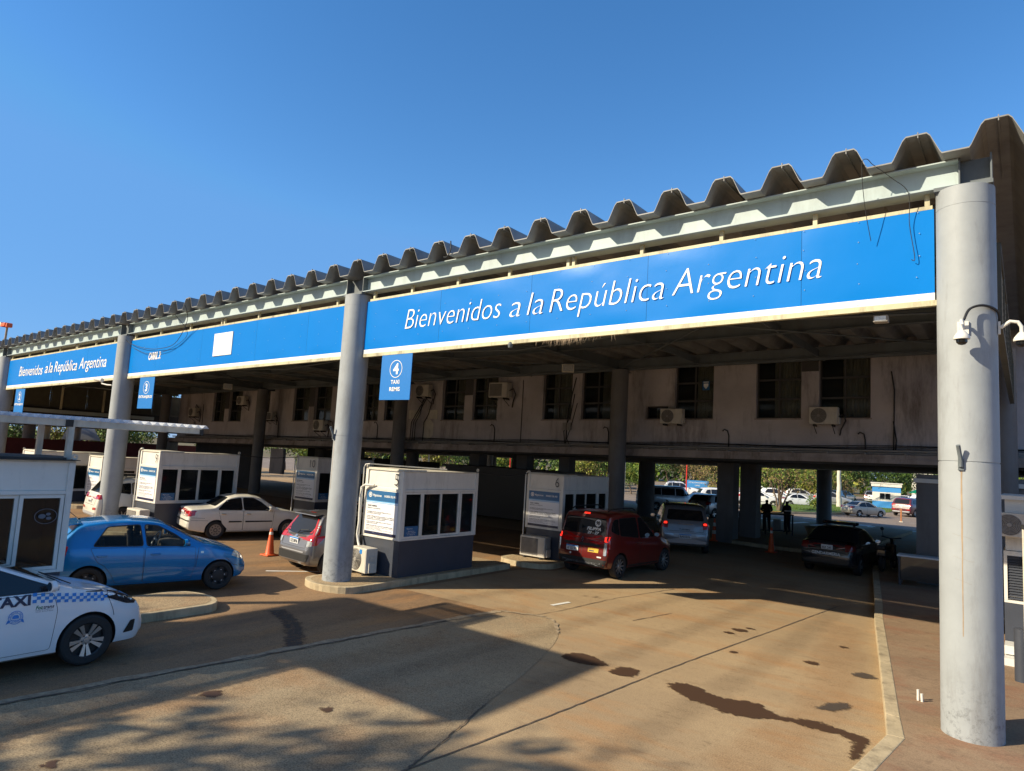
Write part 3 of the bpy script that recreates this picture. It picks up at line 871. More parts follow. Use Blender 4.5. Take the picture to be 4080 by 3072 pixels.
# each word placed from the photograph
yt = -0.048
def word(mb, s, xa, xb, zbase, h):
    put_text(mb, s, (xa, yt, zbase), X, Z, h=h, w=xb-xa, shear=SHX, off=-0.017, res=4)
def zsh(x, z): return z-T*x
word(tx, 'Bienvenidos', -10.33, -7.63, zsh(-10.3, 5.84), 0.445)
word(tx, 'a', -7.41, -7.14, zsh(-7.3, 5.87), 0.445)
word(tx, 'la', -6.99, -6.61, zsh(-6.9, 5.875), 0.445)
word(tx, 'República', -6.47, -4.17, zsh(-6.4, 5.885), 0.445)
word(tx, 'Argentina', -4.03, -1.72, zsh(-4.0, 5.955), 0.445)
tx.build('lettering', M['letter'], s1, shear=True, fix=False)
s2 = banner(-23.86, -12.36, [-21.9, -19.1, -16.2, -13.9], 'blue lane sign with a white square, over lane three', [-23.6, -21.8, -19.9, -18.1, -17.95, -16.2, -14.4, -12.8])
mb = MB(); put_text(mb, 'CARRIL 3:', (-22.42, -0.05, zsh(-22.4, 5.66)), X, Z, h=0.225, w=0.84, shear=0.25, off=0.03, res=2)
mb.build('lettering', M['letter'], s2, shear=True, fix=False)
mb = MB(); mb.box(-18.37, -17.38, -0.056, -0.036, zsh(-18, 5.60), zsh(-18, 6.265)); mb.build('white_square_patch', M['signw'], s2, shear=True)
s3 = banner(-35.96, -24.52, [-33.9, -30.6, -27.4], 'blue welcome sign between the second and third columns from left', [-35.7, -33.6, -31.9, -30.2, -28.6, -28.5, -26.8, -25.2])
tx = MB()
def word3(s, a, b): put_text(tx, s, (a, yt, zsh(-30, 5.44+(a+34.5)*0.0166)), X, Z, h=0.42, w=b-a, shear=SHX, off=0.0, res=3)
word3('Bienvenidos', -34.5, -31.75); word3('a', -31.5, -31.2); word3('la', -31.08, -30.68); word3('República', -30.5, -28.25); word3('Argentina', -28.05, -25.65)
tx.v = [(x, y, z-T*(x+30)) for x, y, z in tx.v]
tx.build('lettering', M['letter'], s3, shear=True, fix=False)
s4 = banner(-48.1, -36.66, [-44, -40], 'blue sign at the far left edge beyond the last column', [-46, -43, -40, -37])

def hang_sign(x0, x1, z0, z1, num, lines, label):
    t = thing('lane_sign', label, 'sign', group='numbered lane signs under the canopy')
    mb = MB(); mb.box(x0, x1, -0.045, -0.03, z0, z1); p = mb.build('panel', M['bluef'], t)
    tx = MB()
    cx = (x0+x1)/2; R = 0.205*(x1-x0)
    zc = z1-(z1-z0)*0.33
    n = 32
    vs = []
    for r in (R*1.0, R*1.0-0.014):
        for i in range(n):
            vs.append((cx+r*math.cos(2*PI*i/n), -0.049, zc+r*math.sin(2*PI*i/n)))
    tx.add(vs, [(i, (i+1) % n, n+(i+1) % n, n+i) for i in range(n)])
    put_text(tx, num, (cx, -0.049, zc-R*0.55), X, Z, h=R*1.12, off=0.035, align='c')
    zz = zc-R-(z1-z0)*0.13
    for s_ in lines:
        ww = (x1-x0)*(0.9 if len(s_) > 6 else 0.065*len(s_)+0.02)
        put_text(tx, s_, (cx, -0.049, zz), X, Z, h=(z1-z0)*0.08, w=ww, off=0.02, align='c')
        zz -= (z1-z0)*0.155
    tx.build('lettering', M['letter'], p, fix=False)
hang_sign(-11.0, -10.03, 4.27, 5.30, '4', ['TAXI', 'REMIS'], 'blue hanging lane sign number 4 reading TAXI REMIS')
hang_sign(-22.85, -21.83, 4.05, 5.08, '3', ['EXTRANJEROS'], 'blue hanging lane sign number 3 reading EXTRANJEROS')
hang_sign(-34.6, -33.5, 3.83, 4.87, '2', ['EXTRANJEROS'], 'blue hanging lane sign number 2 reading EXTRANJEROS')

# loose wires over the fascia
def wire(name, pts, r, label, cat='cable'):
    pp = []
    P = [Vector(p) for p in pts]
    for i in range(len(P)-1):
        a, b, c, d = P[max(i-1, 0)], P[i], P[i+1], P[min(i+2, len(P)-1)]
        for q in range(6):
            t = q/6
            pp.append(0.5*((2*b)+(-a+c)*t+(2*a-5*b+4*c-d)*t*t+(-a+3*b-3*c+d)*t**3))
    pp.append(P[-1])
    mb = MB(); mb.tube(pp, r, 6)
    return tag(mb.build(name, M['cable'], smooth=True), label, cat)
wire('loose_wire', [(-1.02, -0.43, 7.40), (-1.08, -0.46, 7.47), (-1.14, -0.44, 7.40), (-1.13, -0.30, 6.9), (-1.08, -0.12, 6.42)], 0.005, 'thin black wire hanging from the roof edge onto the blue panel')
wire('loose_wire', [(-1.02, -0.43, 7.40), (-0.8, -0.30, 7.2), (-0.62, -0.18, 7.0), (-0.62, -0.09, 6.6), (-0.56, -0.09, 6.12), (-0.60, -0.09, 6.10)], 0.005, 'thin black wire hooked over the blue panel nearest the right column')
wire('hanging_cable', [(-19.3, -0.55, 7.1), (-19.6, -0.3, 6.7), (-20.5, -0.15, 6.1), (-21.6, -0.12, 5.98), (-22.6, -0.12, 6.05), (-23.6, -0.15, 6.25), (-23.9, -0.2, 6.4)], 0.009, 'black cable looped across the blue lane three sign')
wire('hanging_cable', [(-20.0, -0.5, 6.9), (-19.9, -0.1, 6.35), (-21.0, -0.1, 5.92), (-22.4, -0.1, 5.86), (-23.6, -0.12, 6.15)], 0.007, 'thinner lower cable looped across the blue lane three sign')
wire('hanging_cable', [(-8.75, -0.43, 7.5), (-8.72, -0.45, 7.3), (-8.82, -0.44, 7.18), (-8.95, -0.4, 7.2)], 0.013, 'short black cable caught on a roof rib above the welcome sign')

# cctv domes on the right column
def dome(x, y, z, ax, ay, label):
    t = thing('security_camera', label, 'camera', (x, y, z), group='white dome cameras on the right column')
    mb = MB(); mb.lathe([(0.0, 0.09), (0.03, 0.088), (0.045, 0.07), (0.075, 0.03), (0.088, 0.0), (0.086, -0.02), (0.0, -0.02)], n=24); mb.build('housing', M['pvc'], t, smooth=True)
    mb = MB(); mb.lathe([(0.062, -0.021), (0.058, -0.06), (0.035, -0.085), (0.0, -0.094)], n=24); mb.build('dome', M['glassd'], t, smooth=True)
    mb = MB()
    mb.tube([(0, 0, 0.08), (0, 0, 0.16), (ax*0.15, ay*0.15, 0.22), (ax*0.5, ay*0.5, 0.235), (ax*0.95, ay*0.95, 0.16)], 0.022, 10)
    mb.box(ax-0.06 if abs(ax) < .1 else ax-0.012, ax+0.06 if abs(ax) < .1 else ax+0.012, ay-0.012, ay+0.03, 0.08, 0.24)
    mb.build('arm', M['pvc'], t, smooth=True)
dome(-0.02, -0.56, 4.92, 0.0, 0.22, 'white dome camera with dark glass on the front of the right column')
dome(0.56, -0.05, 4.95, -0.22, 0.0, 'white dome camera on a curved arm beyond the right side of the column')
wire('camera_cable', [(0.0, -0.5, 5.15), (0.06, -0.42, 5.3), (0.2, -0.32, 5.35), (0.33, -0.1, 5.3), (0.34, 0.0, 5.1)], 0.016, 'thick black cable curving over the front dome camera')
# ================================================================== office building behind the lanes
WY = 14.04
office = thing('office_building', 'brown plastered two storey office on columns behind the booths', 'building')
WINS = [(-43.8, 1.5, 4), (-41.75, 1.5, 4), (-38.3, 1.2, 4), (-34.62, 1.55, 4), (-32.55, 1.55, 4), (-28.1, 1.1, 4), (-26.5, 1.1, 4), (-22.34, 1.46, 4), (-20.36, 1.5, 4), (-16.3, 1.5, 4), (-14.32, 1.46, 4), (-11.34, 0.94, 1), (-10.14, 1.52, 4), (-7.06, 1.53, 4), (-4.96, 1.56, 4)]
SILL = 5.117
mb = MB()
# wall as blocks around the openings (z before the shear)
xs = -48.4
top = 9.3
for x0, wd, k in WINS:
    s0 = SILL
    h1 = SILL+2.06 if k == 4 else SILL+0.5
    mb.box(xs, x0, WY, WY+0.35, 3.93, top)
    mb.box(x0, x0+wd, WY+0.0, WY+0.35, 3.93, s0)
    mb.box(x0, x0+wd, WY+0.0, WY+0.35, h1, top)
    xs = x0+wd
mb.box(xs, 6.0, WY, WY+0.35, 3.93, top)
mb.box(-48.4, -48.05, WY+0.35, 26.5, 3.93, top)
mb.box(5.65, 6.0, WY+0.35, 26.5, 3.93, top)
mb.box(-48.4, 6.0, 26.15, 26.5, 3.93, top)
mb.build('wall', M['wall'], office, shear=True)
mb = MB(); mb.box(-48.6, 6.2, WY-0.2, 26.7, 9.302, 9.5); mb.box(-48.0, 5.6, WY+0.36, 26.1, 9.0, 9.2); mb.build('roof', M['dark'], office, shear=True)
mb = MB()
mb.box(-48.6, 6.2, WY-0.55, 26.6, 3.66, 3.92)
mb.build('floor_slab', M['wall2'], office, shear=True)
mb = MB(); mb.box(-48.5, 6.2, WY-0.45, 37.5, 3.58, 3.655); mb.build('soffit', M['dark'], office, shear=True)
mb = MB(); mb.box(-48.5, 6.1, WY-0.60, WY-0.552, 3.65, 3.78); mb.build('ledge_fascia', M['wall2'], office, shear=True)
mb = MB()
mb.box(-48.4, 6, WY-0.10, WY-0.002, 3.93, 4.02)
for i in range(48):
    x = -47.5+i*1.1
    mb.box(x, x+0.05, WY-0.56, WY-0.1, 3.922, 3.98)
mb.tube([(-48, WY-0.5, 4.04), (6, WY-0.5, 4.04)], 0.03, 6)
mb.tube([(-48, WY-0.47, 3.97), (6, WY-0.47, 3.965)], 0.018, 5)
mb.build('pipe_tray', M['pipe'], office, shear=True)
random.seed(3)
for x0, wd, k in WINS:
    z0, z1 = SILL, (SILL+2.06 if k == 4 else SILL+0.5)
    fr = MB()
    a, b = x0, x0+wd
    yy0, yy1 = WY+0.16, WY+0.20
    t_ = 0.05
    fr.box(a, a+t_, yy0, yy1, z0, z1); fr.box(b-t_, b, yy0, yy1, z0, z1)
    fr.box(a+t_, b-t_, yy0, yy1, z0, z0+t_); fr.box(a+t_, b-t_, yy0, yy1, z1-t_, z1)
    if k == 4:
        fr.box((a+b)/2-0.03, (a+b)/2+0.03, yy0-0.004, yy1-0.004, z0+t_, z1-t_)
        for q in (1, 2):
            zz = z0+(z1-z0)*q/3
            fr.box(a+t_, b-t_, yy0+0.004, yy1+0.004, zz-0.035, zz+0.035)
    f = fr.build('window', M['winframe'], office, shear=True)
    mb = MB(); mb.box(a+0.01, b-0.01, yy1+0.005, yy1+0.012, z0+0.01, z1-0.01); mb.build('pane', M['glassw'], f, shear=True)
    mb = MB()
    fr0 = random.uniform(0.15, 0.6)
    n = 30
    vs = []
    for i in range(n+1):
        x = a+0.05+(b-a-0.1)*(fr0+(1-fr0)*i/n)
        yy = yy1+0.09+0.02*math.sin(i*1.7)
        vs += [(x, yy, z0+0.03), (x, yy, z1-0.05)]
    mb.add(vs, [(2*i, 2*i+1, 2*i+3, 2*i+2) for i in range(n)])
    mb.build('curtain', M['curtain'], f, shear=True, fix=False)
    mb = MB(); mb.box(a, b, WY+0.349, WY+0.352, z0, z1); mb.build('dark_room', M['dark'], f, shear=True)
    mb = MB(); mb.box(a-0.04, b+0.04, WY-0.035, WY+0.15, z0-0.05, z0-0.002); mb.build('sill', M['wall2'], f, shear=True)
# panels between paired windows (dark upper infill) and little boxes
mb = MB()
for a, b, z0, z1 in ((-5.52, -4.97, 6.72, 7.2), (-42.28, -41.77, 5.95, 7.2), (-33.06, -32.56, 5.95, 7.2), (-20.87, -20.37, 6.3, 7.2)):
    mb = MB(); mb.box(a, b, WY-0.012, WY-0.001, z0, z1); mb.build('dark_infill', M['winframe'], office, shear=True)
for a, b, z0, z1 in ((-24.6, -23.85, 5.18, 5.62), (-23.25, -22.62, 5.18, 5.62)):
    mb = MB(); mb.box(a, b, WY-0.015, WY-0.001, z0, z1); mb.build('boarded_opening', M['cream'], office, shear=True)
mb = MB()
for x0, z0, sx, sz in ((-23.2, 4.65, 0.42, 0.5),):
    mb.add([(x, WY-0.004, z) for x, z in smooth_poly([(x0+sx*math.cos(t)*random.uniform(.8, 1.1), z0+sz*math.sin(t)*random.uniform(.85, 1.1)) for t in np.linspace(0, 2*PI, 11)[:-1]], 3, .01)], [tuple(range(30))])
mb.build('bare_plaster_patch', M['cream'], office, shear=True, fix=False)
# conduits and cables on the wall
def zz(x, z): return z-T*x
mb = MB()
def swan(x, z=4.35):
    mb.tube([(x, WY-0.03, 3.85), (x, WY-0.03, z+0.1), (x-0.03, WY-0.09, z+0.28), (x-0.14, WY-0.12, z+0.33), (x-0.2, WY-0.1, z+0.27)], 0.022, 6)
for x in (-8.0, -3.55, -12.95, -18.9, -26.9, -30.65, -35.9): swan(x, zz(x, 4.35)-0.1)
mb.tube([(-17.4, WY-0.02, 3.9), (-17.4, WY-0.02, 6.9)], 0.015, 5)
mb.tube([(-15.0, WY-0.03, 3.9), (-14.95, WY-0.03, 5.5), (-14.6, WY-0.03, 6.9)], 0.025, 5)
mb.tube([(-15.0, WY-0.05, 3.9), (-15.1, WY-0.06, 4.6), (-14.8, WY-0.03, 5.3), (-14.65, WY-0.03, 6.2)], 0.02, 5)
mb.tube([(-14.75, WY-0.05, 3.9), (-14.9, WY-0.1, 4.3), (-14.7, WY-0.05, 5.0), (-14.5, WY-0.03, 5.8)], 0.018, 5)
for a in (-24.4, -24.25, -24.1, -23.5): mb.tube([(a, WY-0.03, 3.9), (a+0.02, WY-0.03, 5.0), (a+0.3, WY-0.03, 5.4), (a+random.uniform(.2, .9), WY-0.03, 6.2)], 0.02, 5)
for x, z in ((-2.75, 6.6), (-2.7, 5.0)): mb.tube([(x, WY-0.02, 3.9), (x+0.03, WY-0.03, z-.6), (x-0.05, WY-0.03, z)], 0.02, 5)
for x in (-45.0, -37.9, -37.6, -29.8): mb.tube([(x, WY-0.02, 3.9), (x-.03, WY-0.03, 6.3)], 0.02, 5)
for i in range(5):
    z = 4.08+i*0.028
    pts = [(x, WY-0.04-0.02*i, z+0.05*math.sin(x*0.9+i)*0.6) for x in np.arange(-47, 5, 1.3)]
    mb.tube(pts, 0.011, 4)
mb.tube([(-45.4, WY-0.05, 5.9), (-45.9, WY-0.1, 6.3), (-46.0, WY-0.1, 5.8)], 0.02, 5)
mb.build('wall_cable', M['cable'], office, shear=True, smooth=True)
mb = MB()
for x, zb_ in ((-15.15, 4.4), (-14.93, 4.4), (-46.1, 4.0)):
    mb = MB(); mb.box(x, x+0.18, WY-0.1, WY-0.001, zz(x, zb_), zz(x, zb_+.32)); mb.build('junction_box', M['pipe'], office, shear=True)
# little shield notice in the window
mb = MB(); mb.box(-9.1, -8.82, WY+0.12, WY+0.13, 6.2, 6.55); o = mb.build('shield_notice', M['hdr'], office, shear=True)
mb = MB(); mb.add([(-9.05, WY+0.115, 6.45), (-8.87, WY+0.115, 6.45), (-8.87, WY+0.115, 6.35), (-8.96, WY+0.115, 6.24), (-9.05, WY+0.115, 6.35)], [(0, 1, 2, 3, 4)])
mb.box(-9.06, -8.86, WY+0.11, WY+0.116, 6.49, 6.52); mb.build('emblem', M['letter'], o, shear=True)
# columns carrying the slab
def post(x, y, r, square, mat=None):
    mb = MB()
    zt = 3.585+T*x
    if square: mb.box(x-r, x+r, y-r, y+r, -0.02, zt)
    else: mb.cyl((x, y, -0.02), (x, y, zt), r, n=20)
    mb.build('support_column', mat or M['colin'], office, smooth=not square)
post(-9.85, 19.3, 0.36, True); post(-9.45, 21.1, 0.36, True)
post(-9.75, 36.6, 0.45, False); post(-17.1, 26.2, 0.48, False); post(-27.8, 27.8, 0.36, False)
post(-20.4, 18.6, 0.33, True); post(-17.6, 18.3, 0.3, True); post(-23.8, 18.8, 0.35, True)
post(-30.2, 20.0, 0.4, False); post(-34.5, 19.0, 0.42, True); post(-39.5, 20, 0.4, False)
post(-33.5, 32, 0.4, False); post(-2.2, 30, 0.4, False)
# white post with a fan inside
mb = MB(); mb.cyl((-25.4, 21.8, 2.0), (-25.4, 21.8, 3.17), 0.2, n=16); mb.build('white_drum', M['pvc'], office, smooth=True)
# right ground-floor block
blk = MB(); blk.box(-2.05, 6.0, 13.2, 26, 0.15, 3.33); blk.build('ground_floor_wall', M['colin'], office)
mb = MB(); mb.box(-2.11, 6.0, 13.12, 13.2, 3.08, 3.2); mb.build('door_header', M['pvc'], office)
# left ground-floor walls
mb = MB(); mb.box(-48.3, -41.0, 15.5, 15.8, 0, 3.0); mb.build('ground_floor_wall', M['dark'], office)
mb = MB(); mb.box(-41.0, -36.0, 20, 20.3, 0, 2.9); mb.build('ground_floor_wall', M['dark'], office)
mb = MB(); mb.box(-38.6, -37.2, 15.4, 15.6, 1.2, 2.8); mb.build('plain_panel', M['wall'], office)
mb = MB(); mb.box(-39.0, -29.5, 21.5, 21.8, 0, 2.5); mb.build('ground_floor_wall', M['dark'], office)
# sunlit white gable at the left end of the office
mb = MB()
mb.box(-49.6, -48.8, 13.4, 14.4, 0.0, 3.05)
mb.build('end_pier', M['white'], office)

# --- box on the ground floor, dark cabin behind booth five
t = thing('storage_cabin', 'black flat roofed cabin between booths five and six', 'cabin', (-20.6, 16.6, 0.0))
mb = MB(); mb.box(-3.6, 3.4, 0, 2.6, 0.1, 2.45); mb.build('wall', M['black'], t)
mb = MB(); mb.box(-3.8, 3.5, -0.1, 2.7, 2.452, 2.56); mb.build('roof', M['black'], t)

# ================================================================== air conditioners
def make_ac(label, fan='r', w=0.92, h=0.60, d=0.32, grille='round', group='air conditioner units'):
    """front face looks to -y, origin at the middle of its foot"""
    t = thing('air_conditioner', label, 'air conditioner', group=group)
    mb = MB(); mb.box(-w/2, w/2, -d, 0, 0.06, h+0.06); c = mb.build('casing', M['acw'], t, bevel=0.02)
    mb = MB()
    fx = -w*0.16
    if grille == 'round':
        R = h*0.42
        for r in np.linspace(0.05, R, 7):
            n = 28
            mb.lathe([(r-0.008, -0.012), (r, -0.018), (r+0.008, -0.012)], (fx, -d, h/2+0.06), 'y', n)
        for k in range(8):
            a = k*PI/4
            mb.beam((fx, -d-0.012, h/2+0.06), (fx+R*math.cos(a), -d-0.012, h/2+0.06+R*math.sin(a)), 0.008, 0.008, up=(0, 1, 0))
        dk = MB(); dk.lathe([(0, -0.004), (R+0.01, -0.004), (R+0.012, 0.0)], (fx, -d, h/2+0.06), 'y', 28)
        f = dk.build('fan_opening', M['acd'], t, smooth=True)
        mb.lathe([(0, -0.022), (0.05, -0.02), (0.055, -0.01)], (fx, -d, h/2+0.06), 'y', 16)
        mb.build('fan_grille', M['pipe'], f, smooth=True)
    else:
        dk = MB(); dk.box(-w/2+0.05, w*0.22, -d-0.006, -d, 0.12, h)
        f = dk.build('fan_opening', M['acd'], t)
        for k in range(14):
            z = 0.13+k*(h-0.14)/14
            mb.box(-w/2+0.05, w*0.22, -d-0.014, -d-0.007, z, z+0.014)
        mb.build('fan_grille', M['pipe'], f)
    mb = MB()
    mb.box(w/2-0.18, w/2-0.03, -d-0.004, -d+0.0, 0.1, h+0.02)
    mb.box(w/2+0.001, w/2+0.05, -d*0.8, -0.05, 0.08, 0.3)
    mb.box(w/2+0.001, w/2+0.025, -d*0.7, -0.1, 0.36, 0.46)
    mb.build('side_cover', M['acw'], c, bevel=0.01)
    mb = MB()
    for s_ in (-1, 1): mb.box(s_*w*0.33-0.03, s_*w*0.33+0.03, -d, 0.02, 0, 0.058)
    mb.build('foot', M['black'], t)
    return t
ac5 = make_ac('air conditioner on the office wall under the emblem window')
ac = make_ac('white air conditioner with round fan standing between the front column and booth five', w=0.68, h=0.58, d=0.33)
ac.location = (-12.24, 1.13, 0.15)
ac.rotation_euler.z = -0.12
mb = MB(); mb.box(0.06, 0.16, -0.338, -0.331, 0.5, 0.60); mb.build('blue_sticker', M['decalblue'], ac)
acq = make_ac('cream air conditioner with square grille below the booth six notice', grille='square')
acq.location = (-11.35, 7.06, 0.15)
def wall_ac(src, x, z, label, s=1.0, y=WY-0.03):
    c = copy_tree(src, (x, y-0.08, z), 0, label)
    c.scale = (s, s, s)
    for sx in (-0.3, 0.3):
        mb = MB(); mb.beam((sx, 0.1, 0.0), (sx, -0.34, 0.0), 0.03, 0.03); mb.beam((sx, 0.1, -0.25), (sx, -0.3, 0.0), 0.02, 0.02)
        mb.build('bracket', M['cable'], c)
    mb = MB(); mb.tube([(0.46, -0.15, 0.35), (0.62, -0.1, 0.42), (0.66, 0.0, 0.2), (0.5, 0.06, -0.1), (0.46, 0.08, -0.3)], 0.025, 6); mb.build('pipe', M['cable'], c, smooth=True)
    return c
ac5.location = (-10.1, WY-.11, 4.68)
ac5.scale = (.95, .95, .95)
for sx in (-0.3, 0.3):
    mb = MB(); mb.beam((sx, 0.1, 0.0), (sx, -0.34, 0.0), 0.03, 0.03); mb.build('bracket', M['cable'], ac5)
_src = ac5
wall_ac(ac5, -4.74, 4.75, 'air conditioner below the rightmost office window', 0.95)
wall_ac(acq, -18.5, 5.72, 'air conditioner with square grille high beside the paired middle windows', 1.15)
wall_ac(ac5, -23.4, 5.82, 'air conditioner on the wall above the two boarded openings')
wall_ac(ac5, -45.8, 4.62, 'leftmost air conditioner on the office wall')
wall_ac(ac5, -39.8, 5.42, 'air conditioner between the second and third office windows from left', 0.95)
wall_ac(acq, -36.5, 4.5, 'small window unit low on the wall right of the inner column', 0.8)
wall_ac(ac5, -31.5, 3.95, 'lowest air conditioner resting on the office ledge')
# copies inherit the sticker child: only the standing unit keeps it
for o in list(bpy.data.objects):
    if o.name.startswith('blue_sticker.'): bpy.data.objects.remove(o)

# ================================================================== booths
def notice(parent, x0, x1, z0, z1, title, y=-0.02, full=True):
    mb = MB(); mb.box(x0, x1, y-0.012, y, z0, z1); p = mb.build('notice_board', M['paper'], parent)
    w_, h_ = x1-x0, z1-z0
    zh = z1-h_*0.235
    yy = y-0.015
    mb = MB(); mb.box(x0, x1, yy-0.001, yy+0.002, zh, z1); mb.build('header_band', M['hdr'], p)
    mb = MB(); mb.box(x0, x1, yy-0.001, yy+0.002, z0, z0+h_*0.065); mb.build('footer_band', M['decalnavy'], p)
    mb = MB(); mb.box(x0, x1, yy-0.001, yy+0.002, zh-h_*0.022, zh-0.001); mb.box(x0, x1, yy-0.001, yy+0.002, zh-h_*0.05, zh-h_*0.036); mb.build('light_blue_rule', M['hdr2'], p)
    tx = MB()
    yt_ = yy-0.003
    cx, cz, R = x0+w_*0.12, z1-h_*0.105, h_*0.058
    n = 24
    vs = [(cx+r*math.cos(2*PI*i/n), yt_, cz+r*math.sin(2*PI*i/n)) for r in (R, R*0.72) for i in range(n)]
    tx.add(vs, [(i, (i+1) % n, n+(i+1) % n, n+i) for i in range(n)])
    tx.add([(cx+R*0.45*math.cos(2*PI*i/n), yt_, cz+R*0.45*math.sin(2*PI*i/n)) for i in range(n)], [tuple(range(n))])
    put_text(tx, 'Migraciones', (x0+w_*0.21, yt_, z1-h_*0.135), X, Z, h=h_*0.052, w=w_*0.27, off=0.02)
    put_text(tx, 'INGRESO DEL PAÍS', (x0+w_*0.57, yt_, z1-h_*0.135), X, Z, h=h_*0.045, w=w_*0.37, off=0.02)
    tx.build('header_lettering', M['letter'], p, fix=False)
    tx = MB()
    xa = x0+w_*0.05
    def ln(s_, zz_, wf, hh=0.022, off=0.0): put_text(tx, s_, (xa, yt_, z1-h_*zz_), X, Z, h=h_*hh, w=w_*wf, off=off, res=1)
    ln(title, 0.37, 0.3, 0.032, 0.03)
    ln('BIENVENIDO A LA ARGENTINA', 0.42, 0.42, 0.028)
    ln('Estar habilitado por la Dirección Nacional de Migraciones para operar', 0.50, 0.76, off=0.02)
    ln('en el "CORREDOR TURÍSTICO IGUAZÚ"', 0.535, 0.45, off=0.02)
    ln('Presentar el "Manifiesto de Tripulantes y Pasajeros" y/o el "Manifiesto', 0.60, 0.86, off=0.02)
    ln('Pormenorizado - Taxis y Remises" individualizando los pasajeros', 0.632, 0.86, off=0.02)
    ln('debidamente signado por el responsable del traslado.', 0.665, 0.6, off=0.02)
    ln('Presentar los documentos hábiles y vigentes de todos los pasajeros,', 0.725, 0.78, off=0.02)
    ln('incluido el conductor del rodado.', 0.757, 0.36, off=0.02)
    ln('Aquellas personas que viajan con menores de edad deberán presentar:', 0.81, 0.84, off=0.02)
    ln('Documentos probatorios de la filiación: Partidas, Actas o Certificados', 0.842, 0.86)
    ln('siempre en originales o copias legalizadas.', 0.872, 0.46)
    ln('Autorizaciones de viaje en caso de que alguno de los padres no viaje', 0.902, 0.8)
    tx.build('notice_lettering', M['ink'], p, fix=False)
    return p

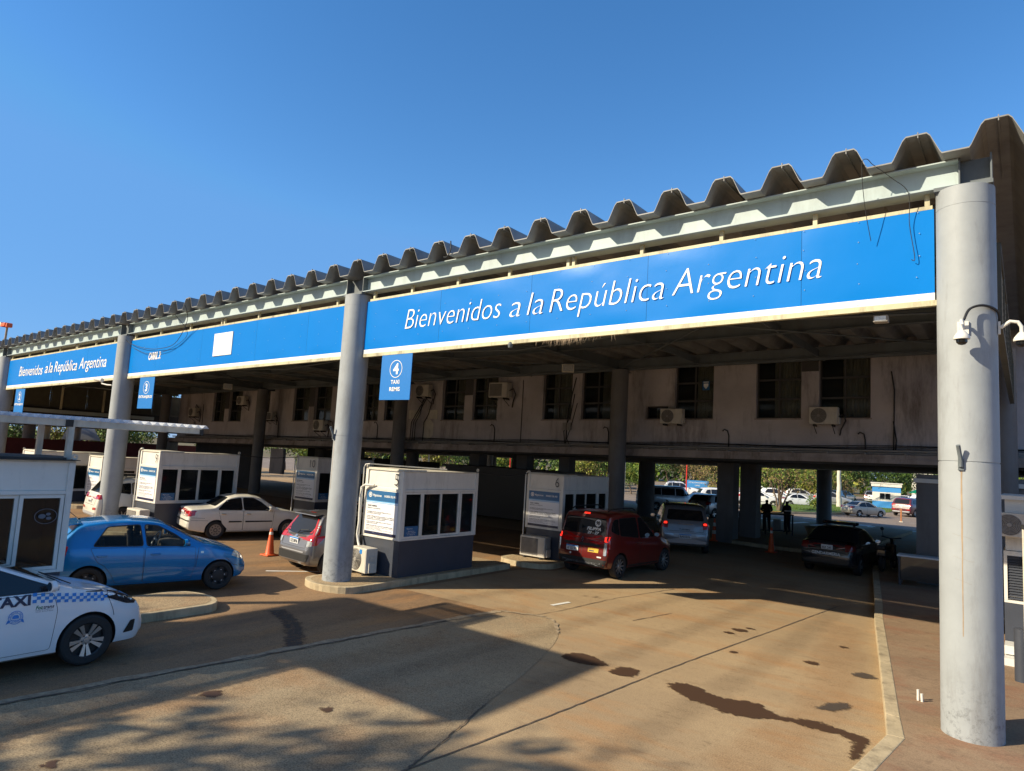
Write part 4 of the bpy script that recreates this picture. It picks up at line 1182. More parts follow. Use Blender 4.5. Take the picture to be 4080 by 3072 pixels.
def make_booth(num, title, label, loc, closed=False, far=False):
    W, D, H = 1.36, 2.80, 2.53
    t = thing('passport_booth', label, 'booth', loc, group='white and navy passport booths')
    mb = MB()
    # lower navy box
    mb.box(0.03, W-0.03, 0.03, D-0.03, 0.0, 0.858)
    mb.build('base', M['navy'], t)
    # upper band
    mb = MB()
    mb.box(0.05, W-0.035, 0.035, D-0.03, 2.08, 2.50)
    mb.box(0.09, W-0.09, 0.03, 0.034, 2.12, 2.46)
    mb.build('upper_band', M['white'], t)
    mb = MB()
    mb.box(0, W, 0, D, 2.502, H)
    mb.box(0.02, W-0.02, 0.02, 0.8, H, H+0.03)
    mb.build('roof', M['cream'], t, bevel=0.006)
    mb = MB()
    for x in (0, W-0.09):
        for y in (0, D-0.09): mb.box(x, x+0.09, y, y+0.09, 0.862, 2.50)
    for yy in (0.0, D-0.05):
        mb.box(0.092, W-0.092, yy, yy+0.05, 2.02, 2.078); mb.box(0.092, W-0.092, yy, yy+0.05, 0.862, 0.905)
    for xx in (0.0, W-0.05):
        mb.box(xx, xx+0.05, 0.092, D-0.092, 2.02, 2.078); mb.box(xx, xx+0.05, 0.092, D-0.092, 0.862, 0.905)
    mb.build('white_frame', M['white'], t, bevel=0.004)
    mb = MB()   # lifting lugs
    mb.lathe([(0.02, -0.012), (0.045, -0.012), (0.045, 0.012), (0.02, 0.012), (0.02, -0.012)], (W-0.03, D-0.02, H+0.06), 'x', 14)
    mb.build('lifting_lug', M['cream'], t, smooth=True)
    mb = MB(); mb.lathe([(0.02, -0.012), (0.045, -0.012), (0.045, 0.012), (0.02, 0.012), (0.02, -0.012)], (0.03, 0.03, H+0.05), 'x', 14)
    mb.build('lifting_lug', M['cream'], t, smooth=True)
    # -y end : solid panel with the notice
    mb = MB(); mb.box(0.09, W-0.09, 0.012, 0.03, 0.905, 2.02); mb.build('end_panel', M['white'], t)
    notice(t, 0.10, W-0.13, 0.93, 2.0, title, 0.01)
    if num:
        wn = 0.17*len(num)
        text('booth_number', num, (W-0.16, -0.003, 2.16), X, Z, M['ink'], t, h=0.29, w=wn-0.03, align='r', off=-0.01)
    # +x side: fixed, sliding pair, fixed
    def window(y0, y1, nm, xx=W-0.03):
        fr = MB()
        e = 0.048
        fr.box(xx-0.03, xx+0.02, y0, y0+e, 0.91, 2.015); fr.box(xx-0.03, xx+0.02, y1-e, y1, 0.91, 2.015)
        fr.box(xx-0.03, xx+0.02, y0+e, y1-e, 0.91, 0.91+e); fr.box(xx-0.03, xx+0.02, y0+e, y1-e, 2.015-e, 2.015)
        f = fr.build(nm, M['white'], t)
        mb = MB(); mb.box(xx-0.008, xx-0.002, y0+e, y1-e, 0.91+e, 2.015-e); mb.build('pane', M['glassw'], f)
        return f
    window(0.095, 0.70, 'window'); window(0.705, 1.39, 'sliding_window'); window(1.392, 2.12, 'sliding_window', W-0.06); window(2.125, 2.70, 'window')
    for y0, y1 in ((0.095, 1.3), (1.305, 2.70)):
        window(y0, y1, 'window', 0.06)
    # interior
    mb = MB(); mb.box(0.1, W-0.1, 0.1, D-0.1, 0.86, 0.88); mb.box(W-0.55, W-0.12, 0.4, 2.4, 0.94, 0.98); mb.build('counter', M['interior'], t)
    mb = MB(); mb.box(0.06, W-0.1, D-0.07, D-0.055, 0.9, 2.02); mb.box(0.075, 0.62, 0.1, D-0.1, 0.9, 2.02); mb.build('inner_wall', M['dark'], t)
    if num == '5':
        mb = MB()
        for y0, z1 in ((1.55, 1.95), (1.62, 1.95), (2.2, 1.5)): mb.box(0.64, 0.68, y0, y0+0.035, 0.9, z1)
        mb.box(0.66, 0.9, 1.6, 2.25, 0.985, 1.08)
        mb.build('wooden_frame', M['wood'], t)
    # small blue sticker in the first pane
    mb = MB(); mb.box(W-0.026, W-0.022, 0.17, 0.62, 0.93, 1.2); st = mb.build('small_notice', M['hdr'], t)
    tx = MB(); put_text(tx, 'Migraciones', (W-0.019, 0.24, 1.13), Y, Z, h=0.03, w=0.2)
    for k in range(4): put_text(tx, ['ÁREA PRIMARIA', 'CONTROL MIGRATORIO', 'DOCUMENTACIÓN', 'VIGENTE'][k], (W-0.019, 0.395, 1.07-0.038*k), Y, Z, h=0.02, align='c', res=1)
    tx.build('small_lettering', M['letter'], st, fix=False)
    return t
b5 = make_booth('5', 'TAXIS Y REMISES', 'booth number 5 beside the front column, sunlit notice on its end', (-12.68, 1.20, 0.15))
b6 = make_booth('6', 'TAXIS Y REMISES', 'booth number 6 beside the red van', (-11.93, 7.12, 0.15))
b9 = make_booth('9', 'VEHÍCULOS PARTICULARES', 'booth number 9 behind the cream sedan', (-23.10, 0.35, 0.15))
b10 = make_booth('10', 'VEHÍCULOS PARTICULARES', 'booth number 10 half hidden behind the column and dark red off-roader', (-22.35, 5.95, 0.15))
b4 = make_booth('', 'TAXIS Y REMISES', 'big booth cut by the left edge of the frame, nearest the camera', (-12.45, -8.76, 0.20))
b8 = make_booth('', 'VEHÍCULOS PARTICULARES', 'distant booth behind the white SUV with a folded notice', (-31.5, 2.0, -0.35))
b7 = make_booth('', 'VEHÍCULOS PARTICULARES', 'farthest left booth seen over the near booth roof', (-33.6, 0.2, -0.25))
# rusty cover on the near booth roof
mb = MB()
mb.box(-12.5, -11.02, -8.8, -5.93, 2.735, 2.745)
vs = smooth_poly([(-11.06, -8.7), (-11.04, -7.5), (-11.08, -6.8), (-11.12, -6.1), (-12.3, -6.05), (-12.4, -8.7)], 4, 0.02)
mb.prism(vs, 2.746, 2.775)
tag(mb.build('roof_cover', M['rust'] if False else M['dark']), 'dark weathered sheet lying on the nearest booth roof', 'roof cover')
# round emblem on the near booth glass
n = 26
mb = MB()
ecy, ecz = -6.28+8.76, 1.90-0.20
em = [(1.36, ecy+r*math.cos(2*PI*i/n)*1.2, ecz+r*math.sin(2*PI*i/n)*0.9) for r in (0.125, 0.117) for i in range(n)]
mb.add(em, [(i, (i+1) % n, n+(i+1) % n, n+i) for i in range(n)])
for cy, cz, r in ((-.05, 0, .05), (.03, .03, .032), (.04, -.03, .036)):
    mb.add([(1.36, ecy+cy+r*math.cos(2*PI*i/12), ecz+cz+r*0.7*math.sin(2*PI*i/12)) for i in range(12)], [tuple(range(12))])
mb.build('round_emblem', M['emb'], b4, fix=False)
# insulated refrigerant pipe and drain of booth five
mb = MB()
mb.tube([(0.36, -0.02, 2.12), (0.12, -0.10, 2.12), (0.0, -0.11, 2.05), (-0.03, -0.10, 1.8), (-0.03, -0.08, 1.2), (-0.04, -0.1, 0.9), (0.04, -0.12, 0.72), (0.14, -0.16, 0.62)], 0.032, 10)
mb.build('insulated_pipe', M['pvc'], b5, smooth=True)
mb = MB()
mb.tube([(-0.05, -0.03, 0.5), (-0.05, -0.03, 2.55), (-0.02, -0.02, 2.62), (0.1, 0.0, 2.64), (0.3, 0.5, 2.62), (1.0, 1.9, 2.58)], 0.014, 8)
mb.build('conduit', M['pvc'], b5, smooth=True)
for b in (b9, b10, b6):
    mb = MB(); mb.tube([(-0.04, -0.03, 0.3), (-0.04, -0.03, 2.5), (0.02, -0.02, 2.58), (0.1, 0.0, 2.58)], 0.02, 8); mb.build('conduit', M['pvc'], b, smooth=True)
wire('service_cable', [(-11.4, 3.98, 2.68), (-11.6, 5.5, 2.60), (-11.9, 7.1, 2.66)], 0.012, 'grey cable strung from booth five to booth six')
wire('service_cable', [(-21.8, 3.1, 2.66), (-22.0, 4.5, 2.60), (-22.3, 5.95, 2.66)], 0.012, 'grey cable strung from booth nine to booth ten')
t = copy_tree(acq, (-22.3, 0.28, 0.15), 0, 'boxy air conditioner at the foot of booth number 9')

# thin corrugated shelter over the island by the near booth
sh = thing('shelter', 'low shelter with wavy white roof sheet standing above the nearest booth', 'shelter')
mb = MB()
YS0, YS1, XS0, XS1 = -12.5, -3.85, -12.75, -11.12
n = int((YS1-YS0)/0.0178)
vs = []
for i in range(n+1):
    y = YS0+i*0.0178
    z = 3.39+0.027*math.sin(2*PI*y/0.142)
    vs += [(XS0, y, z+0.02), (XS1, y, z)]
mb.add(vs, [(2*i, 2*i+1, 2*i+3, 2*i+2) for i in range(n)])
mb.v += [(x, y, z-0.006) for x, y, z in vs]; k = len(vs)
mb.f += [tuple(q+k for q in f) for f in mb.f[:n]]; mb.mi += [0]*n
mb.build('roof_sheet', M['fibre'], sh, smooth=80, fix=False)
mb = MB()
mb.box(-11.32, -11.24, YS0, YS1-0.1, 3.26, 3.36)
mb.box(-12.62, -12.54, YS0, YS1-0.1, 3.26, 3.36)
for y in (YS1-0.4, -5.0, -5.95, -7.2, -8.7): mb.box(-12.54, -11.32, y-.03, y+.03, 3.27, 3.35)
mb.box(-11.24, -11.21, -6.12, -6.02, 3.25, 3.36, 1); mb.box(-11.24, -11.21, -3.98, -3.92, 3.24, 3.34, 1)
mb.build('roof_beam', [M['cream'], M['black']], sh)
for x, y in ((-11.26, -6.03), (-12.5, -6.03), (-11.26, -8.6), (-12.5, -8.6)):
    mb = MB(); mb.box(x-.04, x+.04, y-0.04, y+0.04, 2.74, 3.26); mb.build('post', M['cream'], sh)

# maroon wall and things beyond the left end
mb = MB(); mb.box(-52.2, -52.0, -6, 20, 0, 2.55)
tag(mb.build('boundary_wall', M['redwall']), 'long maroon wall beyond the left end of the canopy', 'wall')
for y, r, m_ in ((6.3, 0.35, M['colin']), (4.7, 0.22, M['yellow']), (7.35, .2, M['yellow']), (9.2, .25, M['pipe'])):
    mb = MB(); mb.cyl((-52.9, y, 0), (-52.9, y, 5.2), r, n=20)
    tag(mb.build('concrete_pillar', m_, smooth=True), {6.3: 'thick dark pillar behind the maroon wall', 4.7: 'leftmost yellowish pillar behind the maroon wall', 7.35: 'short yellowish pillar right of the thick dark one', 9.2: 'grey pillar at the right end of the maroon wall'}[y], 'pillar')
t = thing('glazed_lean_to', 'sloping grey lean-to roof behind the maroon wall', 'roof', (-55, 9.0, 0))
mb = MB(); mb.add([(0, 0, 2.6), (0, 2.6, 2.6), (-2.2, 2.6, 4.0), (-2.2, 1.3, 4.0), (0, 0, 2.55), (0, 2.6, 2.55), (-2.2, 2.6, 3.95), (-2.2, 1.3, 3.95)], [(0, 1, 2, 3), (7, 6, 5, 4), (0, 4, 5, 1), (1, 5, 6, 2), (2, 6, 7, 3), (3, 7, 4, 0)]); mb.build('roof', M['psilver'], t)
mb = MB()
for y in (0.1, 1.3, 2.5): mb.box(-0.05, 0.05, y-0.05, y+0.05, 0, 2.55); mb.box(-2.2, -2.1, max(y, 1.35)-0.05, max(y, 1.35)+0.05, 0, 3.9)
mb.build('post', M['black'], t)
# red extinguisher cabinet
t = thing('red_cabinet', 'bright red metal cabinet on the wall behind the white SUV', 'cabinet', (-31.2, 6.0, 1.35))
mb = MB(); mb.box(-0.38, 0.38, -0.12, 0.12, 0, 1.0); p = mb.build('body', M['redbox'], t, bevel=0.01)
mb = MB(); mb.box(-0.33, 0.33, -0.135, -0.121, 0.05, 0.95); mb.build('door', M['redbox'], t, bevel=0.004)
mb = MB(); mb.box(-0.25, -0.15, -0.145, -0.136, 0.45, 0.6); mb.build('handle', M['black'], t)
mb = MB(); mb.cyl((-31.45, 6.0, 0), (-31.45, 6.0, 1.35), 0.03); mb.cyl((-30.95, 6.0, 0), (-30.95, 6.0, 1.35), 0.03); mb.build('leg', M['black'], None).parent = t
for o in t.children:
    if o.name.startswith('leg'): o.location = (31.2, -6.0, -1.35)

# orange floodlight on the roof at far left
t = thing('floodlight', 'orange floodlight on a short pole above the left end of the roof', 'floodlight', (-36.4, -0.2, 6.9))
mb = MB(); mb.cyl((0, 0, 0), (0.05, 0, .85), 0.045); mb.build('pole', M['rust'], t, smooth=True)
mb = MB(); mb.box(-0.35, 0.2, -0.16, 0.16, .85, 1.02); mb.box(0.2, 0.36, -0.12, 0.12, .8, .98); mb.build('lamp_housing', M['orange'], t, bevel=0.03)
mb = MB(); mb.box(-0.62, -0.355, -0.15, 0.15, .9, 1.08); mb.build('lens', M['cream'], t, bevel=0.02)
# bullet camera under the left sign
t = thing('bullet_camera', 'long white bullet camera below the second welcome sign', 'camera', (-25.1, -0.3, 5.02))
t.scale = (.6, .6, .6)
mb = MB(); mb.tube([(-0.85, -0.1, 0.08), (-0.1, 0, 0.0)], 0.11, 10); mb.build('housing', M['pvc'], t, smooth=True)
mb = MB(); mb.tube([(-0.3, 0, 0.0), (-0.2, 0.05, -0.2), (0.4, 0.1, -0.28), (0.85, 0.15, -0.3)], 0.04, 8); mb.build('arm', M['pvc'], t, smooth=True)
# ceiling lamps and small cameras under the roof
def ceil_lamp(x, y, z, label, rz=0.4):
    t = thing('ceiling_floodlight', label, 'floodlight', (x, y, z), rz, group='floodlights under the canopy roof')
    mb = MB(); mb.box(-0.22, 0.22, -0.05, 0.05, -0.34, -0.04); mb.build('housing', M['cream'], t, bevel=0.02)
    mb = MB(); mb.box(-0.19, 0.19, -0.058, -0.051, -0.31, -0.07); mb.build('lens', M['lens'], t)
    mb = MB(); mb.box(-0.25, -0.235, -0.02, 0.02, -0.2, 0.15); mb.box(0.235, 0.25, -0.02, 0.02, -0.2, 0.15); mb.box(-0.25, 0.25, -0.02, 0.02, 0.15, 0.17); mb.build('bracket', M['steeld'], t)
ceil_lamp(-12.6, 10.2, 6.65, 'floodlight hung under the roof before the middle inner column', 0.5)
ceil_lamp(-19.6, 8.2, 6.4, 'floodlight under the roof right of the third lane sign', -0.6)
ceil_lamp(-33.3, 9.0, 6.2, 'floodlight under the roof at far left of the lane three bay', 0.9)
t = thing('small_camera', 'small camera under the frame at the right end of the welcome sign', 'camera', (-1.0, 0.15, 5.38))
mb = MB(); mb.box(-0.09, 0.09, -0.05, 0.1, -0.06, 0.04); mb.build('housing', M['pipe'], t, bevel=0.01)
mb = MB(); mb.box(-0.07, 0.07, -0.056, -0.051, -0.045, 0.02); mb.build('lens', M['lens'], t)
t = thing('small_camera', 'tiny dark round camera under the sign bottom near its centre', 'camera', (-7.35, -0.04, 5.33))
mb = MB(); mb.lathe([(0, -0.07), (0.04, -0.06), (0.055, 0.0), (0.03, 0.05), (0, 0.05)], n=14); mb.build('housing', M['steeld'], t, smooth=True)
t = thing('small_camera', 'round dark camera on the soffit behind the welcome sign', 'camera', (-5.1, 1.6, 5.95))
mb = MB(); mb.lathe([(0, -0.1), (0.06, -0.08), (0.09, 0.0), (0.05, 0.1), (0.02, 0.95), (0, 0.95)], n=14); mb.build('housing', M['steeld'], t, smooth=True)
# weeds on the sign bottom frame
random.seed(11)
mb = MB()
for i in range(90):
    x = -6.05+random.gauss(0, 0.28); z = 5.46+T*x
    l = random.uniform(.05, .15); dx = random.uniform(-.06, .06)
    mb.add([(x, -0.055, z), (x+0.006, -0.055, z), (x+dx, -0.08, z-l)], [(0, 1, 2)])
tag(mb.build('dry_weeds', M['rust'], fix=False), 'dry brown weeds on the lower edge of the welcome sign', 'weeds')

# ================================================================== small street things
def cone(x, y, label, h=0.72, stripes=True, rz=0.0):
    t = thing('traffic_cone', label, 'traffic cone', (x, y, 0.012), rz, group='orange traffic cones')
    mb = MB(); mb.box(-0.19, 0.19, -0.19, 0.19, 0, 0.035); mb.build('base', M['orange'], t, bevel=0.015)
    mb = MB()
    mb.lathe([(0.135, 0.036), (0.12, 0.06), (0.035, h), (0.028, h+0.005), (0.0, h)], n=24); mb.build('cone_body', M['orange'], t, smooth=True)
    mb = MB()
    def rr(z): return 0.12-(z-0.06)/(h-0.06)*0.085+0.003
    for a, b in ((0.78, 0.88),) if not stripes else ((0.32, 0.48), (0.66, 0.82)):
        mb.lathe([(rr(a*h), a*h), (rr(b*h), b*h)], n=24)
    mb.build('reflective_band', M['pvc'], t, smooth=True)
    return t
cone(-16.5, 1.2, 'plain orange cone on the ground left of the grey hatchback', 0.74, stripes=False)
cone(-21.0, 19.2, 'striped cone in the shade between booths five and six', 0.95)
cone(-10.30, 19.0, 'striped cone right of the silver minivan', 0.95)
cone(-7.42, 17.4, 'dark orange cone in the shade before the barrier table', 0.95, stripes=False)
mb = MB(); mb.cyl((-0.67, 0.96, 0.155), (-0.67, 0.96, 0.30), 0.017); p = mb.build('pvc_stub', M['pvc'], smooth=True); tag(p, 'taller of two cut white pipes on the footpath', 'pipe')
mb = MB(); mb.cyl((-0.62, 0.94, 0.155), (-0.625, 0.94, 0.26), 0.017); p = mb.build('pvc_stub', M['pvc'], smooth=True); tag(p, 'shorter of two cut white pipes on the footpath', 'pipe')
# barrier table
t = thing('barrier_table', 'long dark steel barrier table in front of two officers', 'table', (-9.45, 23.3, 0.152), 0.75)
mb = MB(); mb.box(-1.2, 1.3, -0.3, 0.3, 0.95, 1.0); mb.build('tabletop', M['black'], t)
for x in (-1.15, -0.1, 1.25):
    for y in (-0.27, 0.27):
        mb = MB(); mb.box(x-0.025, x+0.025, y-0.025, y+0.025, 0, 0.95); mb.build('leg', M['black'], t)
mb = MB(); mb.box(-1.12, 1.22, -0.29, -0.26, 0.2, 0.24); mb.build('stretcher', M['black'], t)
mb = MB(); mb.box(0.25, 0.62, -0.345, -0.32, 0.25, 0.75)
tag(mb.build('paper_notice', M['pipe'], t), 'pale notice sheet hung on the barrier')
mb = MB(); mb.box(-10.6, -10.3, 21.6, 22.0, 0.152, 1.25)
tag(mb.build('dark_cabinet', M['black']), 'narrow dark cabinet at the left end of the barrier table', 'cabinet')
# wooden post
t = thing('wooden_post', 'short pale wooden marker post standing in the road', 'post', (-6.74, 46.6, 0.0))
mb = MB(); mb.box(-0.05, 0.05, -0.05, 0.05, 0, .95); mb.build('post', M['wood'], t)
mb = MB(); mb.box(-0.12, 0.12, -0.12, 0.12, 0, 0.05); mb.build('base', M['cream'], t)

# ---- kiosk with air conditioners behind the right column
t = thing('service_kiosk', 'white and blue service kiosk half hidden behind the right column', 'kiosk', (0.22, 5.0, 0.156))
def kv(z): return z
mb = MB(); mb.box(0.0, 3.2, 0.0, 3.4, 0, 0.93); mb.build('base', M['navy'], t)
mb = MB(); mb.box(0.03, 3.17, 0.03, 3.37, 1.85, 2.75); mb.build('upper_wall', M['white'], t)
mb = MB(); mb.box(0, 3.2, 0, 3.4, 0.935, 0.98); mb.box(0, 3.2, 0, 3.4, 1.76, 1.84)
for x in (0.0, 0.30, 0.36, 0.9, 1.6, 2.4, 3.14): mb.box(x, x+0.05, 0.0, 0.06, 0.982, 1.758)
mb.build('white_frame', M['white'], t)
mb = MB()
for k in range(16): mb.add([(0.05, 0.02, 1.0+k*0.047), (0.30, 0.02, 1.0+k*0.047), (0.30, 0.055, 1.04+k*0.047), (0.05, 0.055, 1.04+k*0.047)], [(0, 1, 2, 3)])
mb.box(0.36, 3.14, 0.05, 0.06, 0.99, 1.75); mb.build('louvre_window', M['navy'], t, fix=False)
mb = MB(); mb.box(-0.05, 3.25, -0.05, 3.45, 2.752, 2.82); mb.build('roof', M['white'], t)
mb = MB(); mb.box(0.28, 1.1, -0.35, -0.02, 1.28, 1.76); p = mb.build('equipment_box', M['acw'], t, bevel=0.01)
text('lettering', 'BGH', (0.34, -0.353, 1.53), X, Z, M['decalblue'], p, h=0.10, w=0.24, off=0.03)
mb = MB(); mb.box(0.0, 0.17, -0.75, -0.05, 0.0, 0.12); mb.box(0.0, 0.17, -0.5, -0.05, 0.14, 0.28); mb.build('step', M['pvc'], t)
c = copy_tree(ac5, (0.42, 4.9, 2.22), 0, 'air conditioner on the kiosk wall behind the right column'); c.scale = (.7, .7, .7)
for o in list(bpy.data.objects):
    if o.name.startswith('blue_sticker.'): bpy.data.objects.remove(o)
t = thing('steel_pole', 'thin pale pole with a dark joint at the right edge', 'pole', (0.52, 3.2, 0.156))
mb = MB(); mb.cyl((0, 0, 0), (0, 0, 2.35), 0.018, n=10); mb.build('pole', M['cream'], t, smooth=True)
mb = MB(); mb.lathe([(0, -0.03), (0.03, -0.02), (0.03, 0.04), (0, 0.05)], (0, 0, 2.36), n=10); mb.build('joint', M['black'], t, smooth=True)
mb = MB(); mb.cyl((0.47, 3.3, 0.156), (0.47, 3.3, 0.95), 0.10, n=20)
tag(mb.build('blue_drum', M['navy'], smooth=True), 'dark blue drum at the right edge of the frame', 'drum')

# service table and dark thing beside the right pier
t = thing('folding_table', 'folding table with pale top beside the dark block wall', 'table', (-2.0, 12.6, 0.156), 0.05)
mb = MB(); mb.box(-0.45, 0.75, -0.3, 0.3, 0.80, 0.84); mb.build('tabletop', M['translucent'], t)
for x in (-0.38, 0.65):
    for y in (-0.25, 0.25):
        mb = MB(); mb.box(x-0.03, x+0.03, y-0.03, y+0.03, 0, 0.8); mb.build('leg', M['navy'], t)
mb = MB(); mb.box(-0.38, 0.62, -0.28, -0.26, 0.15, 0.8); mb.build('modesty_panel', M['pnavy'], t)
# motorbike in the shade
t = thing('scooter', 'dark scooter parked in the shade beside the folding table', 'scooter', (-3.1, 15.3, 0.156), 1.45)
for x in (-0.6, 0.65):
    mb = MB(); mb.lathe([(0.19, -0.05), (0.25, -0.045), (0.275, 0), (0.25, 0.045), (0.19, 0.05), (0.19, -0.05)], (x, 0, 0.28), 'y', 24); w_ = mb.build('wheel', M['rubber'], t, smooth=True)
    mb = MB(); mb.lathe([(0, -0.03), (0.19, -0.03), (0.19, 0.03), (0, 0.03)], (x, 0, 0.28), 'y', 20); mb.build('rim', M['silver'], w_, smooth=True)
mb = MB(); mb.tube([(0.65, 0, 0.4), (0.5, 0, 0.85), (0.42, 0, 1.0)], 0.05, 8); mb.tube([(0.42, -0.3, 1.05), (0.42, 0, 1.0), (0.42, 0.3, 1.05)], 0.02, 8); mb.build('fork_and_handlebar', M['black'], t, smooth=True)
mb = MB(); mb.prism([(-0.75, 0.5), (-0.2, 0.35), (0.3, 0.3), (0.45, 0.8), (0.35, 0.85), (0.2, 0.45), (-0.1, 0.6), (-0.75, 0.72)], -0.15, 0.15, ax='y'); mb.build('body', M['pnavy'], t, bevel=0.03)
mb = MB(); mb.prism([(-0.8, 0.72), (-0.1, 0.66), (0.0, 0.72), (-0.1, 0.78), (-0.8, 0.84)], -0.14, 0.14, ax='y'); mb.build('seat', M['black'], t, bevel=0.03)
mb = MB(); mb.tube([(0.42, 0.25, 1.05), (0.40, 0.28, 1.25)], 0.01, 6); mb.lathe([(0, -0.02), (0.06, 0), (0, 0.02)], (0.40, 0.28, 1.3), 'x', 12); mb.build('mirror', M['black'], t, smooth=True)
# ================================================================== vehicles
def interp(pts, x, sm=0.0):
    xs = [p[0] for p in pts]; ys = [p[1] for p in pts]
    if sm:
        return float(np.mean([np.interp(x+d*sm, xs, ys) for d in (-1, -.66, -.33, 0, .33, .66, 1)]))
    return float(np.interp(x, xs, ys))

class Car:
    """x from the tail (0) to the nose (L); y to the left; z up"""
    def __init__(s, L_, W, top, bot, belt, plan, tum=0.42, wheels=None, R=0.32, crown=0.03, rc=0.07, ns=None):
        s.L, s.W, s.top, s.bot, s.belt, s.plan, s.tum, s.R, s.crown, s.rc = L_, W, top, bot, belt, plan, tum, R, crown, rc
        s.wx = wheels
    def prof(s, x, inset=0.0):
        zt = interp(s.top, x, 0.035); zb = interp(s.bot, x, 0.03); w = interp(s.plan, x, 0.03)
        zs = interp(s.belt, x, 0.05)
        w -= inset; zt -= inset; 
        zs = min(zs, zt-0.055)
        if zs < zb+0.1: zs = zb+0.6*(zt-zb)
        pts = [(0, zb), (0.6*w, zb), (0.88*w, zb+0.008)]
        for f, k in ((.05, .95), (.14, .978), (.28, .992), (.45, 1), (.62, 1.0), (.78, .993), (.90, .982), (.97, .972), (1, .962)):
            pts.append((w*k, zb+(zs-zb)*f))
        r = min(s.rc, .55*(zt-zs))
        zr = zt-r
        w1 = .962*w
        for g in (.25, .5, .75, 1):
            z = zs+(zr-zs)*g
            pts.append((w1-(z-zs)*s.tum, z))
        wt = w1-(zr-zs)*s.tum
        c = min(s.crown, r*0.6)
        pts += [(wt-.12*r, zr+.38*(r-c)), (wt-.42*r, zr+.78*(r-c)), (wt-1.0*r, zt-c), (wt*.7, zt-c*.45), (wt*.35, zt-c*.1), (0, zt)]
        return pts
    def loft(s, x0=0.0, x1=None, inset=0.0, zmin=None, step=0.06):
        x1 = s.L if x1 is None else x1
        xs = set(np.round(np.arange(x0, x1, step), 4)) | {x0, x1}
        if inset == 0:
            for e in (0.012, 0.03, 0.09, 0.15): xs |= {x0+e, x1-e}
        xs = sorted(xs)
        vs, fs = [], []
        for x in xs:
            p = s.prof(x, inset)
            if zmin is not None: p = [(y, max(z, zmin)) for y, z in p]
            ring = [(x, y, z) for y, z in p]+[(x, -y, z) for y, z in p[-2:0:-1]]
            vs += ring
        m = len(ring)
        for i in range(len(xs)-1):
            for k in range(m):
                fs.append((i*m+k, i*m+(k+1) % m, (i+1)*m+(k+1) % m, (i+1)*m+k))
        # end caps as fans
        for base, rev in ((0, 0), ((len(xs)-1)*m, 1)):
            c = Vector((0, 0, 0))
            for k in range(m): c += Vector(vs[base+k])
            c /= m
            vs.append(tuple(c)); ci = len(vs)-1
            for k in range(m):
                f = (base+k, base+(k+1) % m, ci)
                fs.append(f if rev else f[::-1])
        return vs, fs

def bool_cut(ob, cut):
    m = ob.modifiers.new('b', 'BOOLEAN')
    m.operation = 'DIFFERENCE'; m.object = cut; m.solver = 'EXACT'
    try: m.material_mode = 'TRANSFER'
    except Exception: pass
    bpy.context.view_layer.update()
    dg = bpy.context.evaluated_depsgraph_get()
    me = bpy.data.meshes.new_from_object(ob.evaluated_get(dg))
    ob.modifiers.clear()
    old = ob.data
    ob.data = me
    bpy.data.meshes.remove(old)
    bpy.data.objects.remove(cut)

def densify(poly, step, closed=True):
    out = []
    n = len(poly)
    for i in range(n if closed else n-1):
        a, b = Vector(poly[i]), Vector(poly[(i+1) % n])
        k = max(1, int((b-a).length/step))
        for q in range(k): out.append(tuple(a.lerp(b, q/k)))
    if not closed: out.append(tuple(poly[-1]))
    return out

def round_poly(poly, r=0.05, k=3):
    out = []
    n = len(poly)
    for i in range(n):
        p, a, b = Vector(poly[i]), Vector(poly[i-1]), Vector(poly[(i+1) % n])
        da, db = (a-p), (b-p)
        ra = min(r, da.length*.45); rb = min(r, db.length*.45)
        q0, q1 = p+da.normalized()*ra, p+db.normalized()*rb
        for j in range(k+1):
            t = j/k
            out.append(tuple((1-t)**2*q0+2*t*(1-t)*p+t*t*q1))
    return out

